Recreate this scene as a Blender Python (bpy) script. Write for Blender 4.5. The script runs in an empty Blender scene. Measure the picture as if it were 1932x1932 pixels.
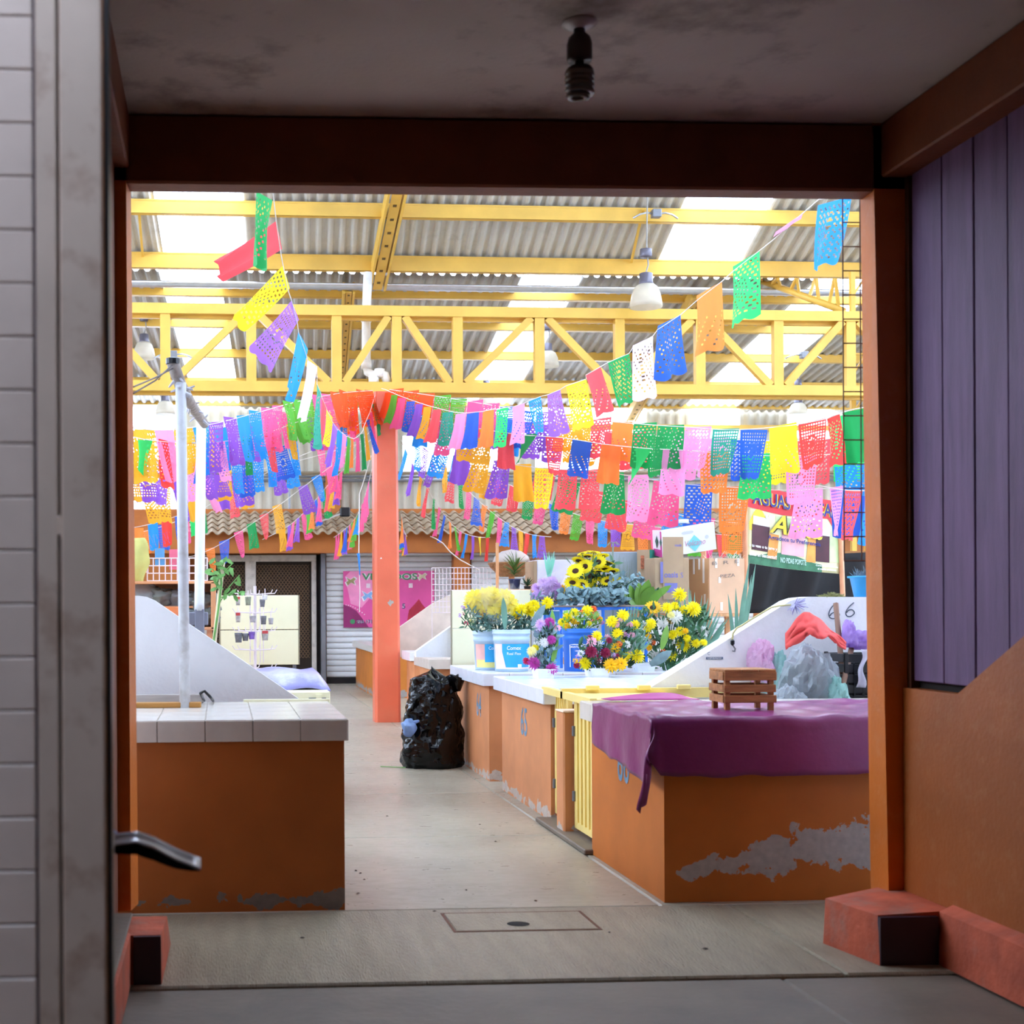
import bpy, bmesh, math, random
from mathutils import Vector, Matrix
random.seed(7)
SC = bpy.context.scene
COL = SC.collection
# ---------------------------------------------------------------- camera
F = 2600.0; PSI = math.radians(3.0); ROLL = 0.005; XP, YP = 553.0, 1143.0; H = 1.4
cam_d = bpy.data.cameras.new('camera'); cam = bpy.data.objects.new('camera', cam_d); COL.objects.link(cam)
cam.location = (0, 0, H)
cam.rotation_euler = (Matrix.Rotation(-PSI, 4, 'Z') @ Matrix.Rotation(math.pi/2, 4, 'X') @ Matrix.Rotation(-ROLL, 4, 'Z')).to_euler()
cam_d.sensor_width = 36; cam_d.sensor_fit = 'HORIZONTAL'; cam_d.lens = F/1932*36
cam_d.shift_x = (966-XP)/1932; cam_d.shift_y = (YP-966)/1932
cam_d.clip_start = 0.05; cam_d.clip_end = 500
cam_d.dof.use_dof = True; cam_d.dof.focus_distance = 11.0; cam_d.dof.aperture_fstop = 4.0
SC.camera = cam
# ---------------------------------------------------------------- world, exposure
W = bpy.data.worlds.new('overcast_sky'); SC.world = W; W.use_nodes = True
wn = W.node_tree.nodes; wn.clear()
wo = wn.new('ShaderNodeOutputWorld'); wb = wn.new('ShaderNodeBackground')
wb.inputs['Color'].default_value = (0.64, 0.78, 1.0, 1); wb.inputs['Strength'].default_value = 10.5
W.node_tree.links.new(wb.outputs[0], wo.inputs[0])
SC.view_settings.view_transform = 'Standard'; SC.view_settings.look = 'None'
SC.view_settings.gamma = 1; SC.view_settings.use_curve_mapping = False
SC.view_settings.exposure = 0.0
SC.cycles.max_bounces = 8; SC.cycles.diffuse_bounces = 4; SC.cycles.transparent_max_bounces = 16
SC.cycles.use_adaptive_sampling = True; SC.cycles.adaptive_threshold = 0.05
SC.cycles.glossy_bounces = 3; SC.cycles.caustics_reflective = False; SC.cycles.caustics_refractive = False
SC.cycles.sample_clamp_indirect = 6.0
SC.cycles.use_denoising = True
def portal(name, corner, u, v):
    """a sky portal over a real opening: guides the sky's light, gives none of its own"""
    d = bpy.data.lights.new(name, 'AREA'); d.shape = 'RECTANGLE'
    u = Vector(u); v = Vector(v); d.size = u.length; d.size_y = v.length
    d.cycles.is_portal = True
    o = bpy.data.objects.new(name, d); COL.objects.link(o)
    x = u.normalized(); y = v.normalized(); z = x.cross(y)
    m = Matrix((x, y, z)).transposed().to_4x4(); m.translation = Vector(corner)+u/2+v/2
    o.matrix_world = m
    return o
# ---------------------------------------------------------------- measuring helpers (photo pixel -> place in the hall)
FW = Vector((math.sin(PSI), math.cos(PSI), 0)); RT = Vector((math.cos(PSI), -math.sin(PSI), 0))
def ray(px, py):
    u = (px-XP)/F; v = -(py-YP)/F; c, s = math.cos(ROLL), math.sin(ROLL)
    u, v = u*c+v*s, -u*s+v*c
    r = FW+u*RT; r.z = v
    return r
def PY(px, py, Y): r = ray(px, py); r = r*(Y/r.y); r.z += H; return r
def PZ(px, py, Z): r = ray(px, py); r = r*((Z-H)/r.z); r.z += H; return r
def PX(px, py, X): r = ray(px, py); r = r*(X/r.x); r.z += H; return r
SK = 0.026   # the roof frame stands slightly askew to the aisle
def PYS(px, py, Y0): r = ray(px, py); r = r*((Y0-SK)/(r.y-SK*r.x)); r.z += H; return r
def S(x, y, z): return (x, y+SK*(x-1), z)
def V(*a): return Vector(a)
# ---------------------------------------------------------------- materials
MATS = {}
def srgb(c):
    if isinstance(c, str):
        c = tuple(int(c[i:i+2], 16)/255 for i in (0, 2, 4))
    return tuple((x/12.92 if x <= 0.04045 else ((x+0.055)/1.055)**2.4) for x in c)
def M(name, col, rough=0.6, metal=0.0, var=0.12, scale=6.0, bump=0.0, bscale=40.0, spec=0.4, trans=0.0, alpha=1.0, stretch=None, dirt=None, dirt_amt=0.4, dirt_scale=3.0, coat=0.0):
    if name in MATS: return MATS[name]
    m = bpy.data.materials.new(name); MATS[name] = m; m.use_nodes = True
    nt = m.node_tree; n = nt.nodes; L = nt.links.new; b = n['Principled BSDF']
    c = srgb(col)
    tc = n.new('ShaderNodeTexCoord'); vec = tc.outputs['Object']
    if stretch:
        mp = n.new('ShaderNodeMapping'); mp.inputs['Scale'].default_value = stretch; L(vec, mp.inputs[0]); vec = mp.outputs[0]
    nz = n.new('ShaderNodeTexNoise'); nz.inputs['Scale'].default_value = scale; nz.inputs['Detail'].default_value = 6
    L(vec, nz.inputs['Vector'])
    rp = n.new('ShaderNodeValToRGB'); rp.color_ramp.elements[0].position = 0.3; rp.color_ramp.elements[1].position = 0.7
    rp.color_ramp.elements[0].color = (*[max(0, x*(1-var)) for x in c], 1)
    rp.color_ramp.elements[1].color = (*[min(1, x*(1+var)) for x in c], 1)
    L(nz.outputs['Fac'], rp.inputs[0]); colout = rp.outputs[0]
    if dirt:
        n2 = n.new('ShaderNodeTexNoise'); n2.inputs['Scale'].default_value = dirt_scale; n2.inputs['Detail'].default_value = 8; n2.inputs['Roughness'].default_value = 0.65
        L(vec, n2.inputs['Vector'])
        r2 = n.new('ShaderNodeValToRGB'); r2.color_ramp.elements[0].position = 0.52; r2.color_ramp.elements[1].position = 0.72
        r2.color_ramp.elements[1].color = (dirt_amt,)*3+(1,)
        L(n2.outputs['Fac'], r2.inputs[0])
        mx = n.new('ShaderNodeMixRGB'); mx.inputs[2].default_value = (*srgb(dirt), 1); L(r2.outputs[0], mx.inputs[0]); L(colout, mx.inputs[1]); colout = mx.outputs[0]
    L(colout, b.inputs['Base Color'])
    b.inputs['Roughness'].default_value = rough; b.inputs['Metallic'].default_value = metal
    b.inputs['Specular IOR Level'].default_value = spec
    b.inputs['Coat Weight'].default_value = coat
    if trans: b.inputs['Transmission Weight'].default_value = trans
    if alpha < 1: b.inputs['Alpha'].default_value = alpha
    if bump:
        n3 = n.new('ShaderNodeTexNoise'); n3.inputs['Scale'].default_value = bscale; n3.inputs['Detail'].default_value = 4; L(vec, n3.inputs['Vector'])
        bp = n.new('ShaderNodeBump'); bp.inputs['Strength'].default_value = bump; bp.inputs['Distance'].default_value = 0.02
        L(n3.outputs['Fac'], bp.inputs['Height']); L(bp.outputs[0], b.inputs['Normal'])
    return m
def film(name, col, tr=0.5, rough=0.3, var=0.1, transp=0.0):
    """thin sheet that lets light through: reflecting, translucent and clear shares"""
    if name in MATS: return MATS[name]
    m = bpy.data.materials.new(name); MATS[name] = m; m.use_nodes = True
    nt = m.node_tree; n = nt.nodes; L = nt.links.new; b = n['Principled BSDF']; out = n['Material Output']
    c = srgb(col)
    tc = n.new('ShaderNodeTexCoord'); nz = n.new('ShaderNodeTexNoise'); nz.inputs['Scale'].default_value = 7; L(tc.outputs['Object'], nz.inputs['Vector'])
    rp = n.new('ShaderNodeValToRGB'); rp.color_ramp.elements[0].color = (*[x*(1-var) for x in c], 1); rp.color_ramp.elements[1].color = (*[min(1, x*(1+var)) for x in c], 1)
    L(nz.outputs['Fac'], rp.inputs[0]); L(rp.outputs[0], b.inputs['Base Color']); b.inputs['Roughness'].default_value = rough
    t = n.new('ShaderNodeBsdfTranslucent'); L(rp.outputs[0], t.inputs['Color'])
    mx = n.new('ShaderNodeMixShader'); mx.inputs[0].default_value = tr; L(b.outputs[0], mx.inputs[1]); L(t.outputs[0], mx.inputs[2])
    last = mx
    if transp:
        tp = n.new('ShaderNodeBsdfTransparent')
        m2 = n.new('ShaderNodeMixShader'); m2.inputs[0].default_value = transp; L(last.outputs[0], m2.inputs[1]); L(tp.outputs[0], m2.inputs[2]); last = m2
    L(last.outputs[0], out.inputs['Surface'])
    return m
# ---------------------------------------------------------------- mesh helpers
class MB:
    def __init__(s, xf=None): s.v = []; s.f = []; s.xf = xf
    def add(s, vs, fs):
        o = len(s.v)
        s.v += [tuple(s.xf(*p)) if s.xf else tuple(p) for p in vs]; s.f += [tuple(i+o for i in f) for f in fs]; return s
    def box(s, x0, x1, y0, y1, z0, z1, bev=0.0):
        x0, x1 = min(x0, x1), max(x0, x1); y0, y1 = min(y0, y1), max(y0, y1); z0, z1 = min(z0, z1), max(z0, z1)
        if bev <= 0:
            return s.hexa([(x0,y0,z0),(x1,y0,z0),(x1,y1,z0),(x0,y1,z0),(x0,y0,z1),(x1,y0,z1),(x1,y1,z1),(x0,y1,z1)])
        b = min(bev, (x1-x0)/2.01, (y1-y0)/2.01, (z1-z0)/2.01)
        vs = []; idx = {}
        for ix, X in enumerate((x0, x1)):
            for iy, Y in enumerate((y0, y1)):
                for iz, Z in enumerate((z0, z1)):
                    sx, sy, sz = (1-2*ix)*b, (1-2*iy)*b, (1-2*iz)*b
                    for a, p in enumerate(((X, Y+sy, Z+sz), (X+sx, Y, Z+sz), (X+sx, Y+sy, Z))):
                        idx[(ix,iy,iz,a)] = len(vs); vs.append(p)
        fs = []
        for a in range(3):
            for e in (0, 1):
                k = []
                for p, q in ((0,0),(1,0),(1,1),(0,1)):
                    t = [0,0,0]; t[a] = e; t[(a+1)%3] = p; t[(a+2)%3] = q; k.append(idx[(*t, a)])
                fs.append(k if e else k[::-1])
        for a in range(3):
            b1, b2 = (a+1)%3, (a+2)%3
            for p in (0,1):
                for q in (0,1):
                    t0 = [0,0,0]; t0[b1] = p; t0[b2] = q; t1 = list(t0); t1[a] = 1
                    k = [idx[(*t0,b1)], idx[(*t1,b1)], idx[(*t1,b2)], idx[(*t0,b2)]]
                    fs.append(k if p == q else k[::-1])
        for ix in (0,1):
            for iy in (0,1):
                for iz in (0,1):
                    k = [idx[(ix,iy,iz,0)], idx[(ix,iy,iz,1)], idx[(ix,iy,iz,2)]]
                    fs.append(k if (ix+iy+iz) % 2 else k[::-1])
        return s.add(vs, fs)
    def hexa(s, p): return s.add(p, [(0,3,2,1),(4,5,6,7),(0,1,5,4),(1,2,6,5),(2,3,7,6),(3,0,4,7)])
    def prism(s, poly, axis, a, b):
        """extrude polygon (list of 2-tuples) between a and b along axis ('x': (y,z); 'y': (x,z); 'z': (x,y))"""
        n = len(poly)
        def mk(p, t): return {'x': (t, p[0], p[1]), 'y': (p[0], t, p[1]), 'z': (p[0], p[1], t)}[axis]
        vs = [mk(p, a) for p in poly]+[mk(p, b) for p in poly]
        fs = [tuple(range(n))[::-1], tuple(range(n, 2*n))]+[(i, (i+1) % n, n+(i+1) % n, n+i) for i in range(n)]
        return s.add(vs, fs)
    def tube(s, pts, r, n=8, cap=True, r2=None):
        pts = [Vector(p) for p in pts]; vs = []; fs = []; up = None
        N = len(pts)
        for i, p in enumerate(pts):
            t = (pts[min(i+1, N-1)]-pts[max(i-1, 0)])
            if t.length < 1e-9: t = Vector((0,0,1))
            t.normalize()
            if up is None: up = Vector((0,0,1)) if abs(t.z) < 0.9 else Vector((1,0,0))
            a = t.cross(up)
            if a.length < 1e-6: a = t.cross(Vector((0.3,1,0.1)))
            a.normalize(); b = a.cross(t); up = b
            rr = r if r2 is None else r+(r2-r)*i/max(1, N-1)
            for k in range(n):
                an = 2*math.pi*k/n; vs.append(tuple(p+a*math.cos(an)*rr+b*math.sin(an)*rr))
        for i in range(N-1):
            for k in range(n):
                fs.append((i*n+k, i*n+(k+1) % n, (i+1)*n+(k+1) % n, (i+1)*n+k))
        if cap: fs += [tuple(range(n))[::-1], tuple(range((N-1)*n, N*n))]
        return s.add(vs, fs)
    def bar(s, p, q, w, h, side=None):
        """square bar from p to q; w across 'side', h the other way"""
        p = Vector(p); q = Vector(q); t = (q-p).normalized()
        sd = Vector(side) if side else (t.cross(Vector((0,0,1))) if abs(t.z) < 0.95 else Vector((1,0,0)))
        sd = (sd-t*sd.dot(t)).normalized(); up = t.cross(sd)
        a, b = sd*w/2, up*h/2
        return s.hexa([p-a-b, p+a-b, p+a+b, p-a+b, q-a-b, q+a-b, q+a+b, q-a+b])
    def lathe(s, prof, c=(0,0,0), n=20, ax='z'):
        vs = []; fs = []
        for r, z in prof:
            for k in range(n):
                a = 2*math.pi*k/n; vs.append((c[0]+r*math.cos(a), c[1]+r*math.sin(a), c[2]+z))
        for i in range(len(prof)-1):
            for k in range(n): fs.append((i*n+k, i*n+(k+1) % n, (i+1)*n+(k+1) % n, (i+1)*n+k))
        if prof[0][0] > 1e-4: fs.append(tuple(range(n))[::-1])
        if prof[-1][0] > 1e-4: fs.append(tuple(range((len(prof)-1)*n, len(prof)*n)))
        return s.add(vs, fs)
    def grid(s, fn, nu, nv):
        """surface fn(u,v) for u,v in 0..1"""
        vs = [fn(i/nu, j/nv) for j in range(nv+1) for i in range(nu+1)]
        fs = [(j*(nu+1)+i, j*(nu+1)+i+1, (j+1)*(nu+1)+i+1, (j+1)*(nu+1)+i) for j in range(nv) for i in range(nu)]
        return s.add(vs, fs)
def mesh_of(mb, name, smooth=False):
    me = bpy.data.meshes.new(name); me.from_pydata(mb.v, [], mb.f); me.update()
    if smooth:
        for p in me.polygons: p.use_smooth = True
    return me
def tag(o, label=None, cat=None, group=None, kind=None):
    if label: o['label'] = label
    if cat: o['category'] = cat
    if group: o['group'] = group
    if kind: o['kind'] = kind
    return o
def obj(name, mb, mat, parent=None, smooth=False, label=None, cat=None, group=None, kind=None, fix=True, thick=0, sub=0, recenter=True):
    me = mb if isinstance(mb, bpy.types.Mesh) else mesh_of(mb, name, smooth)
    if not isinstance(mb, bpy.types.Mesh) and fix:
        bm = bmesh.new(); bm.from_mesh(me); bmesh.ops.recalc_face_normals(bm, faces=bm.faces); bm.to_mesh(me); bm.free()
    o = bpy.data.objects.new(name, me); COL.objects.link(o)
    if not isinstance(mb, bpy.types.Mesh):
        me.materials.append(mat)
    if parent is not None:
        o.parent = parent; o.matrix_parent_inverse = parent.matrix_world.inverted() if parent.type == 'EMPTY' and False else Matrix.Identity(4)
        q = parent; off = Vector((0,0,0))
        while q is not None: off += q.location; q = q.parent
        if not isinstance(mb, bpy.types.Mesh): o.location = -off
    elif recenter and not isinstance(mb, bpy.types.Mesh) and me.vertices and kind != 'structure':
        xs = [v.co for v in me.vertices]
        c = Vector(((min(v.x for v in xs)+max(v.x for v in xs))/2, (min(v.y for v in xs)+max(v.y for v in xs))/2, min(v.z for v in xs)))
        me.transform(Matrix.Translation(-c)); o.location = c
    if thick:
        md = o.modifiers.new('solid', 'SOLIDIFY'); md.thickness = thick; md.offset = 0
    if sub:
        md = o.modifiers.new('sub', 'SUBSURF'); md.levels = sub; md.render_levels = sub
    return tag(o, label, cat, group, kind)
def thing(name, label, cat, loc=(0,0,0), group=None):
    o = bpy.data.objects.new(name, None); COL.objects.link(o); o.location = Vector(loc); o.empty_display_size = 0.1
    return tag(o, label, cat, group)
def struct(name, mb=None, mat=None, **k):
    if mb is None:
        o = bpy.data.objects.new(name, None); COL.objects.link(o); return tag(o, kind='structure', label=k.get('label'))
    return obj(name, mb, mat, kind='structure', **k)
def text(name, body, O, xd, yd, width, height, mat, parent, lift=0.002, bold=0.0, shear=0.0, normal=None, depth=0.0):
    """lettering as flat mesh: O lower left, xd / yd unit directions, fitted to width x height"""
    cu = bpy.data.curves.new('t', 'FONT'); cu.body = body; cu.size = 1; cu.offset = bold; cu.shear = shear; cu.extrude = 0; cu.resolution_u = 3
    to = bpy.data.objects.new('t', cu); COL.objects.link(to)
    dg = bpy.context.evaluated_depsgraph_get(); dg.update()
    me = bpy.data.meshes.new_from_object(to.evaluated_get(dg)); bpy.data.objects.remove(to); bpy.data.curves.remove(cu)
    xs = [v.co.x for v in me.vertices]; ys = [v.co.y for v in me.vertices]
    x0, x1, y0, y1 = min(xs), max(xs), min(ys), max(ys)
    xd = Vector(xd).normalized(); yd = Vector(yd).normalized(); nn = Vector(normal) if normal else xd.cross(yd); O = Vector(O)
    for v in me.vertices:
        p = O+xd*((v.co.x-x0)/(x1-x0)*width)+yd*((v.co.y-y0)/(y1-y0)*height)+nn*lift
        v.co = p
    me.materials.clear(); me.materials.append(mat); me.name = name
    o = bpy.data.objects.new(name, me); COL.objects.link(o)
    if parent:
        o.parent = parent; q = parent; off = Vector((0,0,0))
        while q is not None: off += q.location; q = q.parent
        o.location = -off
    return o
def copy_tree(o, parent=None):
    c = o.copy(); COL.objects.link(c); c.parent = parent
    for k in ('label', 'category', 'group'):
        pass
    for ch in list(o.children): copy_tree(ch, c)
    return c
# ================================================================ materials of the place
def paint_wall(name, col, peel=None, z0=0.1, zamp=0.12, noise=5.0, xr=None, rough=0.55, peel_col='A9A29B', low='7A3520', lowz=None, grad=0.0, gx0=0.0):
    """wall paint with flaked patches; the flaked band lies around height z0 (+ grad per metre along x)"""
    if name in MATS: return MATS[name]
    m = M(name, col, rough=rough, var=0.10, scale=4, bump=0.12, bscale=60, spec=0.3)
    if peel is None: return m
    nt = m.node_tree; n = nt.nodes; L = nt.links.new; b = n['Principled BSDF']
    old = b.inputs['Base Color'].links[0].from_socket
    g = n.new('ShaderNodeNewGeometry'); sp = n.new('ShaderNodeSeparateXYZ'); L(g.outputs['Position'], sp.inputs[0])
    nz = n.new('ShaderNodeTexNoise'); nz.inputs['Scale'].default_value = noise; nz.inputs['Detail'].default_value = 9; nz.inputs['Roughness'].default_value = 0.6
    L(g.outputs['Position'], nz.inputs['Vector'])
    def mt(op, a, b2=None):
        q = n.new('ShaderNodeMath'); q.operation = op
        for i, x in enumerate((a, b2)):
            if x is None: continue
            if isinstance(x, (int, float)): q.inputs[i].default_value = x
            else: L(x, q.inputs[i])
        return q.outputs[0]
    xx = mt('SUBTRACT', sp.outputs['X'], gx0)
    zc = mt('ADD', mt('MULTIPLY', xx, grad), z0)
    dz = mt('ABSOLUTE', mt('SUBTRACT', sp.outputs['Z'], zc))
    wid = mt('ADD', mt('MULTIPLY', mt('MAXIMUM', xx, 0.0), abs(grad)*1.2), zamp)
    band = mt('SUBTRACT', 1.0, mt('DIVIDE', dz, wid))
    val = mt('ADD', mt('MULTIPLY', band, 0.42), mt('MULTIPLY', nz.outputs['Fac'], 1.0))
    msk = mt('GREATER_THAN', val, peel)
    if xr is not None:
        val = mt('SUBTRACT', val, mt('MULTIPLY', mt('MAXIMUM', mt('SUBTRACT', xr, sp.outputs['X']), 0.0), 2.5)); msk = mt('GREATER_THAN', val, peel)
    n2 = n.new('ShaderNodeTexNoise'); n2.inputs['Scale'].default_value = 30; n2.inputs['Detail'].default_value = 6; L(g.outputs['Position'], n2.inputs['Vector'])
    r2 = n.new('ShaderNodeValToRGB'); pc = srgb(peel_col)
    r2.color_ramp.elements[0].color = (*[x*0.55 for x in pc], 1); r2.color_ramp.elements[1].color = (*pc, 1); L(n2.outputs['Fac'], r2.inputs[0])
    mx = n.new('ShaderNodeMixRGB'); L(msk, mx.inputs[0]); L(old, mx.inputs[1]); L(r2.outputs[0], mx.inputs[2]); L(mx.outputs[0], b.inputs['Base Color'])
    bp = n.new('ShaderNodeBump'); bp.inputs['Strength'].default_value = 0.6; bp.inputs['Distance'].default_value = 0.01; bp.invert = True
    L(msk, bp.inputs['Height']); L(bp.outputs[0], b.inputs['Normal'])
    return m
ORANGE = paint_wall('orange_wall_paint', 'C4762F', peel=0.83, z0=0.05, zamp=0.16, noise=6)
ORANGE_CLEAN = M('orange_paint', 'B46A2B', rough=0.5, var=0.12, scale=3, bump=0.1, bscale=50)
SALMON = paint_wall('salmon_stall_paint', 'D08A5C', peel=0.86, z0=0.03, zamp=0.14, noise=7, peel_col='D9C9BC')
RUST_O = M('rust_orange_plinth', 'B85538', rough=0.7, var=0.25, scale=7, bump=0.25, bscale=30, dirt='8C7468', dirt_amt=0.7, dirt_scale=4)
WHITE = M('white_plaster', 'F3F4F8', rough=0.7, var=0.05, scale=3, bump=0.08, bscale=50, dirt='BDB9B8', dirt_amt=0.25, dirt_scale=2.5)
CREAM = M('cream_enamel', 'F4EFCB', rough=0.35, var=0.04, scale=2, dirt='CDBF8A', dirt_amt=0.2)
YEL = M('yellow_steel', 'DDB04C', rough=0.4, var=0.10, scale=3, dirt='C9A040', dirt_amt=0.3, dirt_scale=2)
YELDOOR = M('pale_yellow_door_paint', 'F3D985', rough=0.4, var=0.05, dirt='C9A24E', dirt_amt=0.3)
TILE = M('beige_glazed_tile', 'D8CFC4', rough=0.18, var=0.06, scale=8, spec=0.5)
TILEW = M('white_glazed_tile', 'E6E9F2', rough=0.2, var=0.04, scale=8, spec=0.5)
GROUT = M('grout', '9C948A', rough=0.9, var=0.15, scale=30)
CONC = M('passage_concrete', '75685B', rough=0.55, var=0.22, scale=2.2, bump=0.15, bscale=25, dirt='5C5550', dirt_amt=0.6, dirt_scale=1.3)
STEEL = M('galvanised_steel', 'C9CCD2', rough=0.3, metal=0.8, var=0.08, scale=10)
GREY = M('grey_metal', '7E8086', rough=0.4, metal=0.5)
BLACK = M('black_plastic', '15161A', rough=0.35, var=0.2)
WOOD = M('crate_wood', 'A9713E', rough=0.6, var=0.3, scale=4, stretch=(2, 14, 14), bump=0.2, bscale=20)
WOOD_L = M('pale_wood', 'E0A877', rough=0.6, var=0.18, scale=5, stretch=(8, 8, 1))
DARKW = M('dark_gap', '1A1310', rough=0.9)
# hall floor: worn, slightly polished concrete with brush marks
def floor_mat():
    m = M('worn_polished_concrete', 'A49B88', rough=0.34, var=0.13, scale=1.6, spec=0.5, dirt='8E7F66', dirt_amt=0.55, dirt_scale=0.9)
    nt = m.node_tree; n = nt.nodes; L = nt.links.new; b = n['Principled BSDF']
    tc = n.new('ShaderNodeTexCoord')
    w = n.new('ShaderNodeTexNoise'); w.inputs['Scale'].default_value = 9; w.inputs['Detail'].default_value = 10; w.inputs['Roughness'].default_value = 0.7
    mp = n.new('ShaderNodeMapping'); mp.inputs['Scale'].default_value = (1, 1.6, 1); L(tc.outputs['Object'], mp.inputs[0]); L(mp.outputs[0], w.inputs['Vector'])
    bp = n.new('ShaderNodeBump'); bp.inputs['Strength'].default_value = 0.25; bp.inputs['Distance'].default_value = 0.01; L(w.outputs['Fac'], bp.inputs['Height']); L(bp.outputs[0], b.inputs['Normal'])
    r = n.new('ShaderNodeMapRange'); r.inputs[1].default_value = 0.3; r.inputs[2].default_value = 0.7; r.inputs[3].default_value = 0.22; r.inputs[4].default_value = 0.5
    L(w.outputs['Fac'], r.inputs[0]); L(r.outputs[0], b.inputs['Roughness'])
    return m
HALLF = floor_mat()
SLABF = M('brushed_concrete_slab', '938772', rough=0.4, var=0.14, scale=2, spec=0.4, dirt='837761', dirt_amt=0.5, dirt_scale=1.5, bump=0.5, bscale=18, stretch=(9, 1.2, 1))
# ================================================================ floor
HX0, HX1, HY1 = -7.0, 15.0, 25.0
fl = struct('floor', MB().box(HX0-1, HX1+1, -9, HY1+1, -0.3, -0.02), M('floor_joint_dirt', '5F574C', rough=0.9))
def slab(x0, x1, y0, y1, z, mat, bev=0.008):
    obj('floor_slab', MB().box(x0, x1, y0, y1, -0.1, z, bev), mat, fl)
slab(HX0-1, 2.1, -9, 5.085, -0.012, CONC); slab(2.104, HX1, -9, 5.085, -0.012, CONC)
slab(HX0, 2.35, 5.093, 6.30, 0.0, SLABF); slab(2.358, HX1, 5.093, 6.30, 0, SLABF)
ys = [6.306, 8.28, 10.2, 12.3, 14.6, 17.0, 19.6, 22.2, 25.5]
for a, b in zip(ys, ys[1:]):
    slab(HX0, 2.03, a, b-0.008, 0, HALLF); slab(2.036, HX1, a, b-0.008, -0.001, HALLF)
# access cover set in the near slab
cv = thing('access_cover', 'rectangular concrete floor cover with a dark oval finger hole', 'floor cover', (1.31, 6.03, 0))
mb = MB(); x0, x1, y0, y1 = 1.0, 1.62, 5.86, 6.2
for a in ((x0-.012, x1+.012, y0-.012, y0), (x0-.012, x1+.012, y1, y1+.012), (x0-.012, x0, y0, y1), (x1, x1+.012, y0, y1)): mb.box(*a, -0.02, 0.002)
obj('steel_rim', mb, M('rusty_rim', '6B4534', rough=0.7, metal=0.3), cv)
obj('cover_plate', MB().box(x0+.004, x1-.004, y0+.004, y1-.004, -0.05, 0.003), SLABF, cv)
h = PZ(978, 1743, 0.004)
obj('finger_hole', MB().add([(h.x+0.05*math.cos(t*math.pi/8), h.y+0.045*math.sin(t*math.pi/8), 0.0045) for t in range(16)], [tuple(range(16))]), DARKW, cv)
# ================================================================ passage shell
YB0, YB1 = 5.60, 5.73          # thickness of the opening's frame
ZB = PY(900, 352, YB0).z       # underside of the front beam
ZC = PY(900, 222, YB0).z       # ceiling
XR = PY(1649, 700, YB0).x; XL = PY(246, 700, YB0).x
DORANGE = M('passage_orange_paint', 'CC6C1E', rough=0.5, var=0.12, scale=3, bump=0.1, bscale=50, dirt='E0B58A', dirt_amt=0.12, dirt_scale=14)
BEAMC = M('rust_brown_beam_paint', '743A1C', rough=0.6, var=0.15, bump=0.15)
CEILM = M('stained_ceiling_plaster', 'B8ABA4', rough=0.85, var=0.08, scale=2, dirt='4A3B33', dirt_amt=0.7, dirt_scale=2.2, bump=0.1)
CE0 = 2.62
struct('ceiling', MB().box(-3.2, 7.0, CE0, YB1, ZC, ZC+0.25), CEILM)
struct('trim_1', MB().box(-3.2, 7.0, YB0, YB1, ZB, ZC-0.002, 0.01), BEAMC)              # front beam
struct('wall_front', MB().box(HX0-1, HX1+1, YB1-0.02, YB1+0.10, ZB+0.05, 7.2).box(HX0-1, XL-0.16, YB0+.02, YB1+0.1, 0, ZB+0.2).box(XR+0.3, HX1+1, YB0+.02, YB1+0.1, 0, ZB+0.2), WHITE)
# jambs: they lean a hair, as built
def jamb(name, pts_near, pts_far, side):
    pass
rb = [PY(1677, 1702, YB0), PY(1649, 358, YB0)]; rf = [PY(1643, 1690, YB1), PY(1623, 372, YB1)]
Zj = 0.17
def at_z(p, q, z): t = (z-p.z)/(q.z-p.z); return p+(q-p)*t
a0, a1 = at_z(rb[0], rb[1], Zj), at_z(rb[0], rb[1], ZC); b0, b1 = at_z(rf[0], rf[1], Zj), at_z(rf[0], rf[1], ZC)
w = 0.30
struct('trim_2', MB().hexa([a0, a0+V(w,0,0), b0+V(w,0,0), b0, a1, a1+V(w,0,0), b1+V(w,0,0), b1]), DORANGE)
la = [PY(247, 1700, YB0), PY(238, 345, YB0)]; lf = [PY(261, 1700, YB1), PY(247, 362, YB1)]
a0, a1 = at_z(la[0], la[1], Zj), at_z(la[0], la[1], ZC); b0, b1 = at_z(lf[0], lf[1], Zj), at_z(lf[0], lf[1], ZC)
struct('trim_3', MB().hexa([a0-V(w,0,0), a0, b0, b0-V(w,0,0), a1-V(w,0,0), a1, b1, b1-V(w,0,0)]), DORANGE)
# side beams under the ceiling
def beam_side(name, x_in, x_out, z_top, z_bot, y0, y1): struct(name, MB().box(x_in, x_out, y0, y1, z_bot, z_top, 0.008), BEAMC)
xrb = PY(1660, 232, YB0).x; zrb = PY(1690, 345, YB0).z
beam_side('trim_4', xrb, xrb+0.35, ZC-0.002, zrb+0.02, CE0, YB0-0.002)
xlb = PY(243, 216, YB0).x
beam_side('trim_5', xlb-0.35, xlb, ZC-0.002, PY(243, 318, YB0).z, CE0, YB0-0.002)
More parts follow.
